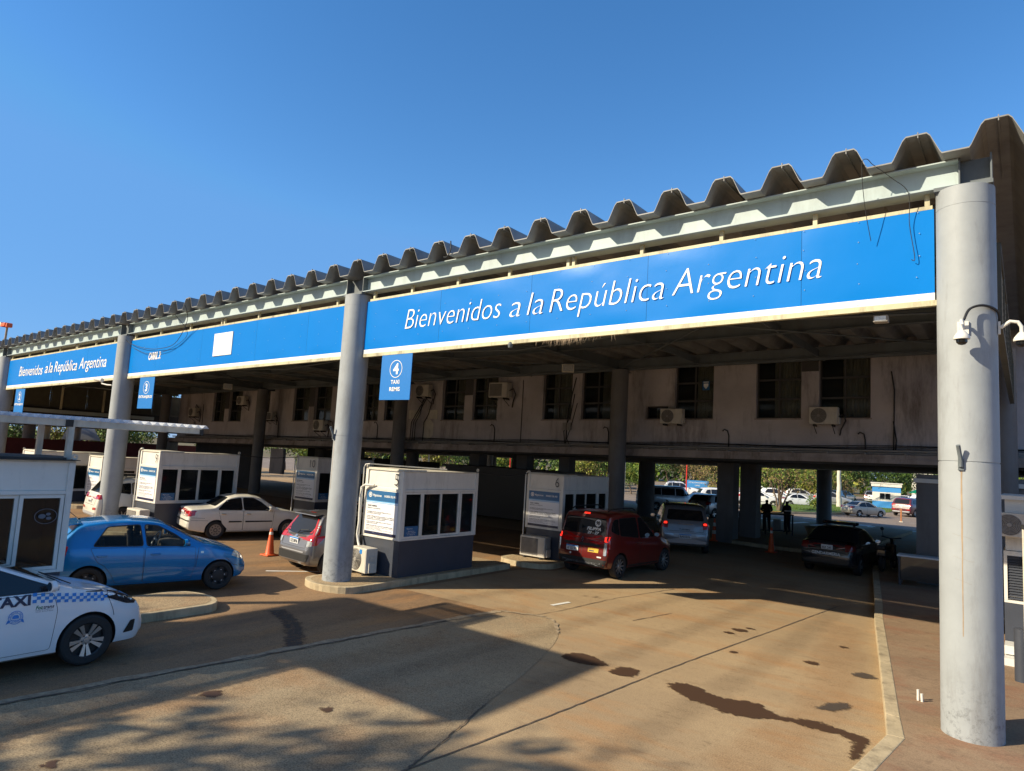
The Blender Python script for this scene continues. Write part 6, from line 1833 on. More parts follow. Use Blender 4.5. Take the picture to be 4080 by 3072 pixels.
SP['mini'] = dict(L=4.05, W=1.72, R=0.32, wx=(.72, 3.30), rim='multi', tum=.26, rc=.1,
    top=[(0, .60), (.03, .80), (.08, 1.05), (.30, 1.50), (.42, 1.60), (.9, 1.64), (1.7, 1.64), (2.0, 1.58), (2.95, 1.05), (3.3, .98), (3.8, .80), (4.0, .62), (4.05, .5)],
    bot=botl(4.05, .30, .2, .2), belt=[(0, 1.02), (1, 1.0), (2.8, .95), (3.9, .7)], plan=plan(4.05, 1.72, .62, .80),
    side_win=[[(.36, 1.12), (.52, 1.42), (.86, 1.46), (.90, 1.04)], [(.95, 1.03), (.92, 1.47), (1.66, 1.48), (1.72, 1.0)], [(1.78, 1.0), (1.74, 1.48), (2.0, 1.47), (2.7, .98)]],
    windshield=[(-.68, 1.08), (-.58, 1.5), (.58, 1.5), (.68, 1.08)], rear_glass=[(-.62, 1.12), (-.56, 1.46), (.56, 1.46), (.62, 1.12)],
    doors=[([(.95, .6), (.88, 1.0), (1.70, .98), (1.72, .30), (1.2, .30)], 1.05), ([(1.74, .98), (2.75, .94), (2.8, .32), (1.74, .30)], 1.9)], hz=.86, mirror=(2.6, 1.06),
    tail=[[(.58, .84), (.56, 1.06), (.70, 1.06), (.78, .86)]], tail_side=[[(.04, .84), (.10, 1.04), (.30, 1.04), (.26, .88)]], tail_lit=[[(.60, .98), (.60, 1.05), (.70, 1.05), (.72, .98)]],
    bumper=[([(-.36, .56), (-.38, .68), (.38, .68), (.36, .56)], 'back', 'silverpl'), ([(-.26, .98), (-.26, 1.0), (.26, 1.0), (.26, .98)], 'back', 'chrome')],
    seams_back=[[(-.62, 1.08), (-.60, .76), (.60, .76), (.62, 1.08)]], plate=(.40, .14, .60, 'BAR5B36', 'b'))
SP['patrol'] = dict(L=4.1, W=1.70, R=0.31, wx=(.85, 3.25), rim='five', tum=.40,
    top=[(0, .62), (.03, .82), (.08, .98), (.2, 1.03), (.62, 1.05), (1.15, 1.38), (1.45, 1.44), (1.95, 1.45), (2.25, 1.39), (2.95, .98), (3.2, .93), (3.7, .80), (3.95, .65), (4.1, .48)],
    bot=botl(4.1, .3, .2, .2), belt=[(0, .92), (1, .94), (2.7, .92), (3.3, .85), (4, .6)], plan=plan(4.1, 1.70, .62, .78),
    side_win=[[(.80, .97), (1.12, 1.27), (1.60, 1.35), (1.64, .95)], [(1.69, .95), (1.66, 1.35), (2.0, 1.33), (2.3, 1.18), (2.65, .93)]],
    windshield=[(-.64, 1.0), (-.54, 1.34), (.54, 1.34), (.64, 1.0)], rear_glass=[(-.64, 1.07), (-.52, 1.35), (.52, 1.35), (.64, 1.07)],
    doors=[([(1.06, .5), (.94, .93), (1.66, .93), (1.67, .27), (1.28, .27)], 1.07), ([(1.69, .93), (2.7, .90), (2.74, .6), (2.68, .27), (1.69, .27)], 1.84)], hz=.82, mirror=(2.55, 1.0),
    tail=[[(.56, .76), (.54, .98), (.74, .98), (.78, .80)]], tail_side=[[(.03, .78), (.06, .96), (.34, .96), (.28, .82)]],
    tailm='redd', seams_back=[[(-.56, 1.0), (-.52, .72), (.52, .72), (.56, 1.0)]], plate=(.34, .14, .86, 'IKK 245', 'w'), plate_y=-.02)
SP['suv'] = dict(L=4.25, W=1.80, R=0.34, wx=(.85, 3.50), rim='multi', tum=.32, rc=.1, glass='glassc',
    top=[(0, .62), (.03, .85), (.10, 1.10), (.42, 1.55), (.52, 1.62), (1, 1.68), (1.9, 1.68), (2.15, 1.62), (2.95, 1.16), (3.3, 1.10), (3.9, .95), (4.15, .72), (4.25, .55)],
    bot=botl(4.25, .34, .25, .26), belt=[(0, 1.08), (1, 1.10), (2.8, 1.05), (4, .8)], plan=plan(4.25, 1.80, .64, .78),
    side_win=[[(.55, 1.20), (.72, 1.46), (1.02, 1.50), (1.02, 1.13)], [(1.08, 1.12), (1.06, 1.51), (1.80, 1.52), (1.84, 1.10)], [(1.90, 1.10), (1.88, 1.52), (2.16, 1.50), (2.76, 1.08)]],
    windshield=[(-.70, 1.18), (-.60, 1.56), (.60, 1.56), (.70, 1.18)], rear_glass=[(-.64, 1.15), (-.58, 1.52), (.58, 1.52), (.64, 1.15)],
    doors=[([(1.1, .6), (1.02, 1.10), (1.84, 1.08), (1.86, .36), (1.35, .36)], 1.17), ([(1.88, 1.08), (2.86, 1.04), (2.94, .8), (2.9, .38), (1.88, .36)], 2.0)], hz=.93, mirror=(2.75, 1.16),
    cavity=(.35, 2.9), seats=[(1.0, .36), (1.0, -.36), (1.95, .38), (1.95, -.38)], wheel_pos=(2.32, .36),
    tail=[[(.46, .94), (.50, 1.08), (.80, 1.10), (.82, .96)]], tail_side=[[(.05, .94), (.12, 1.10), (.46, 1.10), (.40, .98)]],
    bumper=[([(-.70, .36), (-.74, .50), (.74, .50), (.70, .36)], 'back', 'silverpl'), ([(.48, .58), (.50, .66), (.76, .68), (.76, .60)], 'back', 'redl'), ([(-.48, .58), (-.50, .66), (-.76, .68), (-.76, .60)], 'back', 'redl'), ([(-.14, 1.60), (-.14, 1.63), (.14, 1.63), (.14, 1.60)], 'back', 'redl')],
    seams_back=[[(-.60, 1.12), (-.56, .74), (.56, .74), (.60, 1.12)]], plate=(.34, .15, .86, 'MAH 93', 'w'), sill=[(1.3, .28), (1.3, .36), (2.95, .36), (2.95, .28)])
SP['hatch2'] = dict(SP['hatch']); SP['hatch2'].update(rim='five', mouldm='black')
SP['minibus'] = dict(L=4.5, W=1.70, R=0.31, wx=(.95, 3.35), rim='five', tum=.14, rc=.12,
    top=[(0, .7), (.03, 1.0), (.10, 1.8), (.3, 1.92), (3.3, 1.94), (3.6, 1.86), (4.2, 1.20), (4.4, 1.0), (4.48, .8), (4.5, .55)],
    bot=botl(4.5, .34, .25, .26), belt=[(0, 1.15), (4, 1.10), (4.5, .8)], plan=plan(4.5, 1.70, .70, .84),
    side_win=[[(.20, 1.25), (.22, 1.72), (1.35, 1.74), (1.35, 1.22)], [(1.42, 1.22), (1.42, 1.74), (2.65, 1.74), (2.65, 1.20)], [(2.74, 1.18), (2.74, 1.73), (3.45, 1.70), (3.85, 1.16)]],
    windshield=[(-.72, 1.25), (-.66, 1.80), (.66, 1.80), (.72, 1.25)], rear_glass=[(-.66, 1.28), (-.62, 1.74), (.62, 1.74), (.66, 1.28)],
    doors=[([(1.45, .3), (1.45, 1.16), (2.66, 1.14), (2.66, .3)], 2.5), ([(2.72, 1.14), (3.9, 1.10), (3.9, .8), (3.0, .5), (2.72, .3)], 2.84)], hz=.98, mirror=(3.8, 1.3),
    tail=[[(.66, .8), (.66, 1.1), (.78, 1.1), (.78, .8)]], plate=(.4, .14, .6, 'DKF 302', 'w'))

def place(px, py, rz, lx, ly, L_):
    """centre of the car so that local (lx from tail, ly) lands on (px, py)"""
    a = math.radians(rz); dx = lx-L_/2
    return px-(dx*math.cos(a)-ly*math.sin(a)), py-(dx*math.sin(a)+ly*math.cos(a)), a
def shift(o, L_):
    o.location.x -= L_/2

# --- blue hatchback
s = SP['hatch']
cx, cy, a = place(-13.13, -2.24, 76, 3.06, -.85, s['L'])
t, sk, c, part = build_car('hatchback', 'metallic blue hatchback with black wheel covers between the islands', 'car', s, 'pblue', cx, cy, a, see=True)
blue_car = t
mb = MB(); sk.patch(mb, [(.30, -.55), (.30, .55), (.52, .55), (.52, -.55)], 'top', 0.012); o = mb.build('roof_spoiler', M['pblue'], t, smooth=40, fix=False); shift(o, c.L)
mb = MB(); mb.prism([(.24, 1.345), (.52, 1.39), (.52, 1.405), (.25, 1.37)], -.52, .52, ax='y'); o = mb.build('tail_spoiler', M['pblue'], t, bevel=.012); shift(o, c.L)
mb = MB(); mb.tube([(.5, -.05, 1.43), (.28, -.06, 1.62)], .006, 6); mb.lathe([(0, 0), (.03, 0), (.02, .03), (0, .03)], (.5, -.05, 1.425), n=12); o = mb.build('antenna', M['black'], t, smooth=True); shift(o, c.L)
mb = MB(); sk.patch(mb, [(2.66, .78), (2.66, .82), (2.72, .82), (2.72, .78)], 'r', .005); o = mb.build('side_repeater', M['lens'], t, fix=False); shift(o, c.L)

# --- white taxi
s = SP['taxi']
cx, cy, a = place(-9.70, -6.06, 90.5, 3.58, -.87, s['L'])
t, sk, c, part = build_car('taxi', 'white taxi with blue checks, nose pointing right, cut by the left edge', 'taxi', s, 'pwhite', cx, cy, a)
fx = 3.58
mb = MB()
z0, z1 = .915, 1.035
n_, rows = 20, 3
for i in range(n_):
    xa = fx-.72+i*.0465
    f0 = i/n_
    zb0 = z0+.0+.0*f0; drop = -.0*f0
    tz0, tz1 = .925-.0047*i, 1.048-.0058*i
    if fx-.42 < xa+.02 < fx-.37: pass
    for r in range(rows):
        if (i+r) % 2 == 0:
            za = tz0+(tz1-tz0)*r/rows; zb_ = tz0+(tz1-tz0)*(r+1)/rows
            sk.patch(mb, [(xa, za), (xa, zb_), (xa+.0465, zb_), (xa+.0465, za)], 'r', .011)
o = mb.build('checker_stripe', M['decalblue'], t, smooth=40, fix=False); shift(o, c.L)
mb = MB(); sk.text(mb, 'TAXI', 'r', fx-1.19, .912, .118, w=.45, bold=.035, off=.014); o = mb.build('lettering', M['decalnavy'], t, fix=False); shift(o, c.L)
mb = MB(); sk.text(mb, 'Foz', 'r', fx-.675, .84, .045, w=.085, bold=.03, shear=.2); o = mb.build('lettering', M['decalgreen'], t, fix=False); shift(o, c.L)
mb = MB(); sk.text(mb, 'trans', 'r', fx-.588, .84, .042, w=.125, bold=.02, shear=.2)
sk.text(mb, 'Instituto de Transportes e', 'r', fx-.675, .822, .012, w=.205); sk.text(mb, 'Trânsito de Foz do Iguaçu', 'r', fx-.675, .803, .012, w=.205)
o = mb.build('lettering', M['decalnavy'], t, fix=False); shift(o, c.L)
mb = MB()
ex, ez = fx-.89, .775
def ring(mb, cx_, cz_, r0, r1, n=30, sx=1):
    vs = [sk.hit(cx_+r*math.cos(2*PI*i/n)*sx, cz_+r*math.sin(2*PI*i/n), 'r', .011) for r in (r0, r1) for i in range(n)]
    mb.add(vs, [(i, (i+1) % n, n+(i+1) % n, n+i) for i in range(n)])
ring(mb, ex, ez, .082, .075); ring(mb, ex, ez, .055, .05)
sk.patch(mb, [(ex-.10, ez-.075), (ex-.085, ez-.03), (ex+.085, ez-.03), (ex+.10, ez-.075), (ex+.07, ez-.06), (ex-.07, ez-.06)], 'r', .0112)
sk.patch(mb, [(ex-.035, ez-.015), (ex-.035, ez+.012), (ex-.02, ez+.03), (ex+.02, ez+.03), (ex+.035, ez+.012), (ex+.035, ez-.015)], 'r', .0112)
st_ = 'SINDICATO DOS TAXISTAS'
for i, ch in enumerate(st_):
    if ch == ' ': continue
    an = PI*(1.12-1.24*i/(len(st_)-1))
    R_ = .059
    v, f, W, _ = glyph(ch, 0, .03, 1)
    px_, pz_ = ex+R_*math.cos(an), ez+R_*math.sin(an)
    ta = an-PI/2
    mb.add([sk.hit(px_+(u_*math.cos(ta)-w_*math.sin(ta))*.017-.004*math.cos(ta), pz_+(u_*math.sin(ta)+w_*math.cos(ta))*.017, 'r', .0125) for u_, w_ in v], f)
o = mb.build('round_seal', M['decalblue'], t, smooth=40, fix=False); shift(o, c.L)
mb = MB(); sk.text(mb, 'SINDTAXI', 'r', ex, ez-.055, .018, w=.12, align='c', off=.015, bold=.02); o = mb.build('lettering', M['letter'], t, fix=False); shift(o, c.L)
for s_ in (-1, 1):    # projector lamps inside the headlights
    mb = MB()
    for px_, pz_, r_ in ((4.13, .80, .042), (4.02, .84, .026)):
        p = sk.hit(px_, pz_, 'r' if s_ < 0 else 'l', .004)
        mb.lathe([(0, r_*.35), (r_*.6, r_*.25), (r_, 0)], (p.x, p.y*1 if s_ > 0 else p.y, p.z), 'y', 16)
    if s_ < 0: mb.v = [(x_, 2*sk.hit(4.02, .83, 'r', .004).y-y_ if False else y_-(0.0), z_) for x_, y_, z_ in mb.v]
    o = mb.build('projector_lamp', M['chrome'], t, smooth=True); shift(o, c.L)
mb = MB(); mb.tube([(3.42, -.5, 1.06), (3.22, .1, 1.15)], .008, 6); o = mb.build('wiper', M['black'], t); shift(o, c.L)

# --- cream sedan
s = SP['sedan']
cx, cy, a = place(-20.0, 1.66, 75, .98, -.82, s['L'])
t, sk, c, part = build_car('sedan', 'old cream sedan with black side mouldings in front of booth nine', 'car', s, 'pcream', cx, cy, a)
cream = t
mb = MB(); sk.text(mb, 'Sunny', 'back', .60, .925, .03, w=.16, shear=.2) if False else None
# --- grey hatchback
s = SP['fit']
cx, cy, a = place(-13.95, 0.12, 84, 0, 0, s['L'])
t, sk, c, part = build_car('hatchback', 'dark grey hatchback with tall red lights partly behind the front column', 'car', s, 'pgrey', cx, cy, a)
mb = MB(); mb.prism([(.27, 1.415), (.50, 1.452), (.50, 1.463), (.28, 1.435)], -.50, .50, ax='y'); o = mb.build('roof_spoiler', M['pgrey'], t, bevel=.01); shift(o, c.L)
mb = MB(); mb.tube([(.11, 0, .97), (.14, -.1, 1.05), (.17, -.42, 1.08)], .012, 6); o = mb.build('wiper', M['black'], t); shift(o, c.L)
mb = MB(); sk.patch(mb, [(-.05, .875), (-.06, .90), (-.03, .93), (.03, .93), (.06, .90), (.05, .875)], 'back', .012); o = mb.build('emblem', M['chrome'], t, fix=False); shift(o, c.L)
# --- red van
s = SP['van']
cx, cy, a = place(-8.32, 6.69, 86, .66, -.87, s['L'])
t, sk, c, part = build_car('van', 'dark red van with roof rails and a round 90 sticker beside booth six', 'van', s, 'pred', cx, cy, a)
mb = MB()
n = 28
mb.add([sk.hit(-.42+.095*math.cos(2*PI*i/n), 1.47+.095*math.sin(2*PI*i/n), 'back', .009) for i in range(n)], [tuple(range(n))]); st = mb.build('speed_sticker', M['plate'], t, fix=False); shift(st, c.L)
mb = MB(); sk.text(mb, '90', 'back', -.42, 1.425, .09, w=.125, off=.013, bold=.05, align='c'); mb.build('lettering', M['ink'], st, fix=False)
mb = MB(); sk.text(mb, 'FILIPPA', 'back', -.08, 1.27, .075, w=.46, off=.01, bold=.04, shear=.25); sk.text(mb, '23 - 27', 'back', -.12, 1.17, .065, w=.38, off=.01, bold=.04, shear=.25)
o = mb.build('lettering', M['letter'], t, fix=False); shift(o, c.L)
mb = MB(); sk.patch(mb, [(-.22, .69), (-.22, .80), (-.56, .80), (-.56, .69)], 'back', .012); st = mb.build('yellow_sticker', M['yellowp'], t, fix=False); shift(st, c.L)
mb = MB(); sk.patch(mb, [(-.25, .71), (-.25, .745), (-.42, .745), (-.42, .71)], 'back', .015); sk.text(mb, 'CASTELAR', 'back', -.24, .765, .02, w=.28, off=.016) if False else None
mb.build('sticker_print', M['ink'], st, fix=False)
mb = MB(); sk.patch(mb, [(0.0, .93), (-.045, 1.0), (0.0, 1.07), (.045, 1.0)], 'back', .014); st = mb.build('diamond_emblem', M['chrome'], t, fix=False); shift(st, c.L)
mb = MB(); sk.patch(mb, [(0.0, .965), (-.02, 1.0), (0.0, 1.035), (.02, 1.0)], 'back', .017); mb.build('emblem_centre', M['pred'], st, fix=False)
mb = MB(); sk.text(mb, 'KANGOO', 'back', -.30, .985, .035, w=.32, off=.009); o = mb.build('lettering', M['chrome'], t, fix=False); shift(o, c.L)
mb = MB(); sk.patch(mb, [(.36+.03*math.cos(q), .60+.03*math.sin(q)) for q in np.linspace(0, 2*PI, 13)[:-1]], 'back', .009); sk.patch(mb, [(-.52, .565), (-.52, .60), (-.66, .60), (-.66, .565)], 'back', .009); o = mb.build('small_sticker', M['plate'], t, fix=False); shift(o, c.L)
for s_ in (-1, 1):
    mb = MB(); mb.tube([(.35, s_*.60, 1.79), (.5, s_*.60, 1.85), (1.6, s_*.59, 1.86), (1.8, s_*.58, 1.80)], .02, 8); o = mb.build('roof_rail', M['black'], t, smooth=True); shift(o, c.L)
# --- silver minivan
s = SP['mini']
cx, cy, a = place(-9.35, 13.5, 118, 0, 0, s['L'])
t, sk, c, part = build_car('minivan', 'silver minivan ahead of the red van in the shaded lane', 'car', s, 'pmgrey', cx, cy, a)
for s_ in (-1, 1):
    mb = MB(); mb.tube([(.5, s_*.55, 1.63), (.65, s_*.55, 1.69), (1.7, s_*.54, 1.69), (1.9, s_*.53, 1.63)], .018, 8); o = mb.build('roof_rail', M['black'], t, smooth=True); shift(o, c.L)
t.scale = (1.07,)*3
mb = MB(); sk.text(mb, 'TURISMO', 'back', .20, .79, .05, w=.36, off=.008, bold=.02); o = mb.build('lettering', M['ink'], t, fix=False); shift(o, c.L)
# --- border guard patrol car
s = SP['patrol']
cx, cy, a = place(-4.55, 13.3, 87, 0, 0, s['L'])
t, sk, c, part = build_car('patrol_car', 'very dark patrol sedan lettered GENDARMERIA with a light bar', 'patrol car', s, 'pnavy', cx, cy, a)
mb = MB(); sk.text(mb, 'GENDARMERIA', 'back', 0.0, .62, .085, w=.86, off=.008, bold=.03, align='c'); o = mb.build('lettering', M['plate'], t, fix=False); shift(o, c.L)
mb = MB(); mb.box(1.55, 1.80, -.55, .55, 1.50, 1.60); o = mb.build('light_bar', M['glassd'], t, bevel=.03); shift(o, c.L)
mb = MB(); mb.box(1.6, 1.75, -.45, -.4, 1.44, 1.498); mb.box(1.6, 1.75, .4, .45, 1.44, 1.498); o = mb.build('light_bar_foot', M['black'], t); shift(o, c.L)
# --- white suv behind the second column
s = SP['suv']
cx, cy, a = place(-24.9, -0.35, 82, 0, 0, s['L'])
t, sk, c, part = build_car('suv', 'white SUV with a passenger, behind the second column from the left', 'car', s, 'pcream', cx, cy, a, see=True)
suvw = t
mb = MB(); mb.box(.75, 1.5, -.5, .1, 1.72, 1.80); mb.box(.9, .95, -.45, 0, 1.68, 1.72); mb.box(1.3, 1.35, -.45, 0, 1.68, 1.72); o = mb.build('roof_load', M['pnavy'], t, bevel=.03); shift(o, c.L)
# --- dark red off-roader with spare wheel and roof lamps
s = SP['van']
s2_ = dict(s); s2_.pop('plate'); s2_['bumper'] = [s['bumper'][0]]; s2_['tail_white'] = []; s2_['rim'] = 'five'
cx, cy, a = place(-18.1, 5.9, 80, 0, 0, s['L'])
t, sk, c, part = build_car('off_roader', 'dark red off-roader with spare wheel and roof lamps behind the front column', 'car', s2_, 'pred', cx, cy, a)
sw = make_wheel(.30, .2, 'five', 'spare_wheel'); sw.parent = t; sw.location = (-c.L/2-.14, .28, .86); sw.rotation_euler = (0, 0, -PI/2)
mb = MB(); mb.prism([(.9, 1.92), (.95, 2.06), (2.2, 2.06), (2.3, 1.92)], -.55, .55, ax='y'); mb.tube([(.3, .5, 1.78), (.6, .5, 1.92), (1.8, .5, 1.92)], .025, 6); mb.tube([(.3, -.5, 1.78), (.6, -.5, 1.92), (1.8, -.5, 1.92)], .025, 6); o = mb.build('roof_box', M['black'], t, bevel=.03); shift(o, c.L)
for yy in (-.42, -.2, .02, .24, .45):
    mb = MB(); mb.lathe([(0, -.04), (.07, -.035), (.08, 0), (.05, .06), (0, .06)], (.82, yy, 1.94), 'x', 14); o = mb.build('roof_lamp', M['lens'], t, smooth=True); shift(o, c.L)

# --- vehicles out in the sun beyond the office
s = SP['minibus']
t, sk, c, part = build_car('minibus', 'beige minibus behind the shaded round column', 'minibus', s, 'psilver', -19.9, 35.0, math.radians(58), hi=True)
t.scale = (.88,)*3
s = dict(SP['suv']); s['rim'] = 'multi'
su = build_car('suv', 'white SUV turned right in front of the distant trees', 'car', s, 'pwhite', -19.2, 44.2, math.radians(35))[0]
su.scale = (.92,)*3
hb = build_car('hatchback', 'silver hatchback in the sun just left of the shaded square posts', 'car', dict(SP['hatch2']), 'psilver', -15.6, 33.0, math.radians(78))[0]
se = build_car('sedan', 'beige sedan driving past the palm trunk toward the kiosk', 'car', dict(SP['patrol'], rim='five'), 'pbeige', -9.7, 49.6, math.radians(52))[0]
se.scale = (.82,)*3
copyc = lambda src, x, y, d, lab, paint=None, g='cars in the sunny car park': (lambda c_: (recolor(c_, ('body', 'door', 'mirror'), M[paint]) if paint else None, c_)[1])(copy_tree(src, (x, y, 0.014), math.radians(d), lab, g))
copyc(hb, -18.2, 50.6, 20, 'white hatchback nose right between the square post and the bushy tree', 'pwhite')
copyc(se, -19.2, 40.4, 40, 'silver sedan just behind the silver hatchback', 'psilver')
copyc(su, -7.3, 56.6, 75, 'dark maroon SUV in front of the blue and white kiosk corner', 'pmaroon')
copyc(hb, -30.5, 33.4, 85, 'white hatchback seen between booth five and booth six', 'pwhite')
# ---- rows of parked cars beyond the grass
random.seed(21)
park = []
k = 0
spots = [(-27.5, 56, 20, su, 'pwhite'), (-24.3, 57.5, 20, hb, 'psilver'), (-21.0, 55.8, 25, se, 'psilver'), (-19.4, 60.5, 15, hb, 'pwhite'), (-16.4, 57.0, 30, se, 'pwhite'), (-14.6, 62.5, 10, hb, 'psilver'),
         (-15.9, 73.0, 70, hb, 'psilver'), (-13.5, 79.0, 85, su, 'psilver'), (-10.6, 80.5, 80, se, 'pwhite'), (-8.3, 78.0, 10, hb, 'pwhite'), (-6.8, 70.5, 5, se, 'psilver'), (-25.5, 63, 5, se, 'pwhite'), (-22.2, 65, 5, su, 'pwhite'), (-18.5, 67, 5, hb, 'psilver')]
words = ['white SUV at the left end of the parked row', 'silver hatchback second from left in the parked row', 'silver sedan in the parked row behind the white hatchback', 'white hatchback in the parked row behind the bushy tree',
         'white sedan nosing out of the parked row at the bushy tree', 'silver hatchback glimpsed right of the bushy tree', 'silver hatchback parked left of the kiosk', 'silver SUV parked behind the kiosk grass', 'white sedan parked behind the kiosk, right side',
         'white hatchback right of the kiosk', 'silver sedan right of the kiosk nearest the post', 'white sedan in the second parked row at left', 'white SUV in the second parked row', 'silver hatchback in the second parked row']
for (x, y, d, src, p), wd in zip(spots, words):
    copyc(src, x, y, d, wd, p)

# ---- grass island, kiosk, sign
gpoly = [(-17.2, 44.6), (-15.6, 42.8), (-14.3, 43.3), (-11.65, 48.3), (-10.9, 51.7), (-9.2, 62.3), (-7.8, 74), (-13, 82), (-19, 66), (-19.5, 54)]
o = sheet('kerb', smooth_poly(gpoly, 4), 0.14, M['kerb'], zb=-0.02)
ctr = Vector((-14, 58))
gp2 = [tuple(ctr+(Vector(p)-ctr)*0.97) for p in gpoly]
sheet('lawn', smooth_poly(gp2, 4), 0.16, M['grass'])
ribbon('yellow_kerb_paint', [(-17.3, 44.8), (-15.6, 42.72), (-14.2, 43.2)], 0.35, 0.145, M['yellowp'], k=6, jit=0, wj=.05)
rg_ = random.Random(5)
mb = MB()
for i in range(2600):
    a_, b_ = rg_.random(), rg_.random()
    x = -17.5+a_*8.5; y = 44+b_*20
    if (x+17)*1.4 > (y-43)*.75+1.2 or y < 44: continue
    h_ = rg_.uniform(.05, .14); dx = rg_.uniform(-.08, .08)
    mb.add([(x, y, .16), (x+.07, y+.02, .16), (x+dx, y, .16+h_)], [(0, 1, 2)])
tag(mb.build('grass', M['grass'], fix=False), 'short lawn grass on the island in front of the parked cars', 'grass', kind='stuff')
t = thing('ticket_kiosk', 'small blue and white ticket kiosk standing on the far lawn', 'kiosk', (-11.75, 66.0, 0.15), 0.13)
t.scale = (.62, .62, .56)
mb = MB(); mb.box(0, 4.0, 0, 3.2, 0, 1.15); mb.build('blue_base', M['skyblue'], t)
mb = MB(); mb.box(0.004, 3.996, 0.004, 3.196, 1.15, 2.75); mb.build('wall', M['white'], t)
mb = MB(); mb.box(-0.01, 4.01, -0.01, 3.21, 2.75, 3.7); mb.build('blue_band', M['skyblue'], t)
mb = MB(); mb.box(-0.15, 4.15, -0.15, 3.35, 3.7, 4.25); mb.box(-0.25, 4.25, -.25, 3.45, 4.25, 4.4); mb.build('roof', M['white'], t)
mb = MB(); mb.box(1.0, 2.6, -0.03, 0.0, 1.45, 2.6)
f = mb.build('window', M['alu'], t)
mb = MB(); mb.box(1.08, 1.76, -0.04, -0.031, 1.52, 2.53); mb.box(1.84, 2.52, -0.04, -0.031, 1.52, 2.53); mb.build('pane', M['glassd'], f)
t = thing('blue_board_sign', 'small bright blue board sign among the distant parked cars', 'sign', (-20.7, 40.6, 0), 0.35)
t.location = (-24.6, 52.0, 0)
mb = MB(); mb.box(-.75, 1.25, -.04, 0, 1.15, 1.85); p = mb.build('panel', M['skyblue'], t)
mb = MB(); put_text(mb, 'ESTACIONAMIENTO', (0.25, -.045, 1.58), X, Z, h=.13, w=1.6, align='c'); put_text(mb, 'LIBRE', (0.25, -.045, 1.32), X, Z, h=.13, align='c'); mb.build('lettering', M['letter'], p, fix=False)
mb = MB(); mb.box(-.6, -.54, -.03, 0.0, 0, 1.15); mb.box(1.04, 1.1, -.03, 0, 0, 1.15); mb.build('post', M['alu'], t)
t = thing('parasol', 'green and white parasol beside the kiosk', 'parasol', (-7.6, 66, 0))
mb = MB(); mb.cyl((0, 0, 0), (0, 0, 1.9), 0.03); mb.build('pole', M['alu'], t)
mb = MB(); mb.lathe([(0.0, 2.25), (0.5, 2.1), (1.0, 1.8)], n=12); mb.build('canopy', M['decalgreen'], t, smooth=True)
# far white house glimpsed at right
t = thing('far_house', 'pale far house glimpsed between trees right of the kiosk', 'house', (-6.5, 102, 0), 0.1)
mb = MB(); mb.box(-6, 5, 0, 6, 0, 5.2); mb.build('wall', M['white'], t)
mb = MB(); mb.prism([(-6.6, 5.2), (-.5, 7.4), (5.6, 5.2)], -.6, 6.6, ax='y'); mb.build('roof', M['white'], t)
for x in (-4.5, -1.5, 1.5):
    mb = MB(); mb.box(x, x+1.3, -.03, 0, 1.2, 2.6); f = mb.build('window', M['winframe'], t)
    mb = MB(); mb.box(x+.1, x+1.2, -.035, -.031, 1.3, 2.5); mb.build('pane', M['glassd'], f)
# planters by the officers
for x, y, lab in ((-11.6, 27.2, 'round concrete planter left of the officers'), (-7.9, 27.6, 'round concrete planter right of the officers')):
    mb = MB(); mb.lathe([(0, .0), (.62, 0), (.8, .42), (.7, .45), (.66, .36), (0, .36)], (x, y, 0), n=24)
    tag(mb.build('planter', M['kerb'], smooth=True), lab, 'planter')

# ---- trees
def limb(mb, p, d, l, r, lev, rg, ends):
    pts, rad = [p], [r]
    dd = d.copy()
    n = 4
    for i in range(n):
        dd = (dd+Vector((rg.uniform(-.16, .16), rg.uniform(-.16, .16), rg.uniform(-.05, .14)))).normalized()
        p = p+dd*(l/n)
        pts.append(p); rad.append(r*(1-.55*(i+1)/n))
    mb.tube(pts, rad, 6 if lev else 9)
    ends.append((pts[-1], lev)); ends.append((pts[2], lev))
    if lev < 3:
        for k in range(rg.choice((3, 4)) if lev == 0 else rg.choice((2, 3))):
            a = rg.uniform(0, 2*PI); tilt = rg.uniform(.45, 1.0)
            axis = dd.orthogonal().normalized()
            axis.rotate(Quaternion(dd, a))
            nd = (dd*math.cos(tilt)+axis*math.sin(tilt)).normalized()
            st = pts[rg.choice((-1, -1, -2))]
            limb(mb, st, nd, l*rg.uniform(.55, .8), rad[-1]*.95, lev+1, rg, ends)
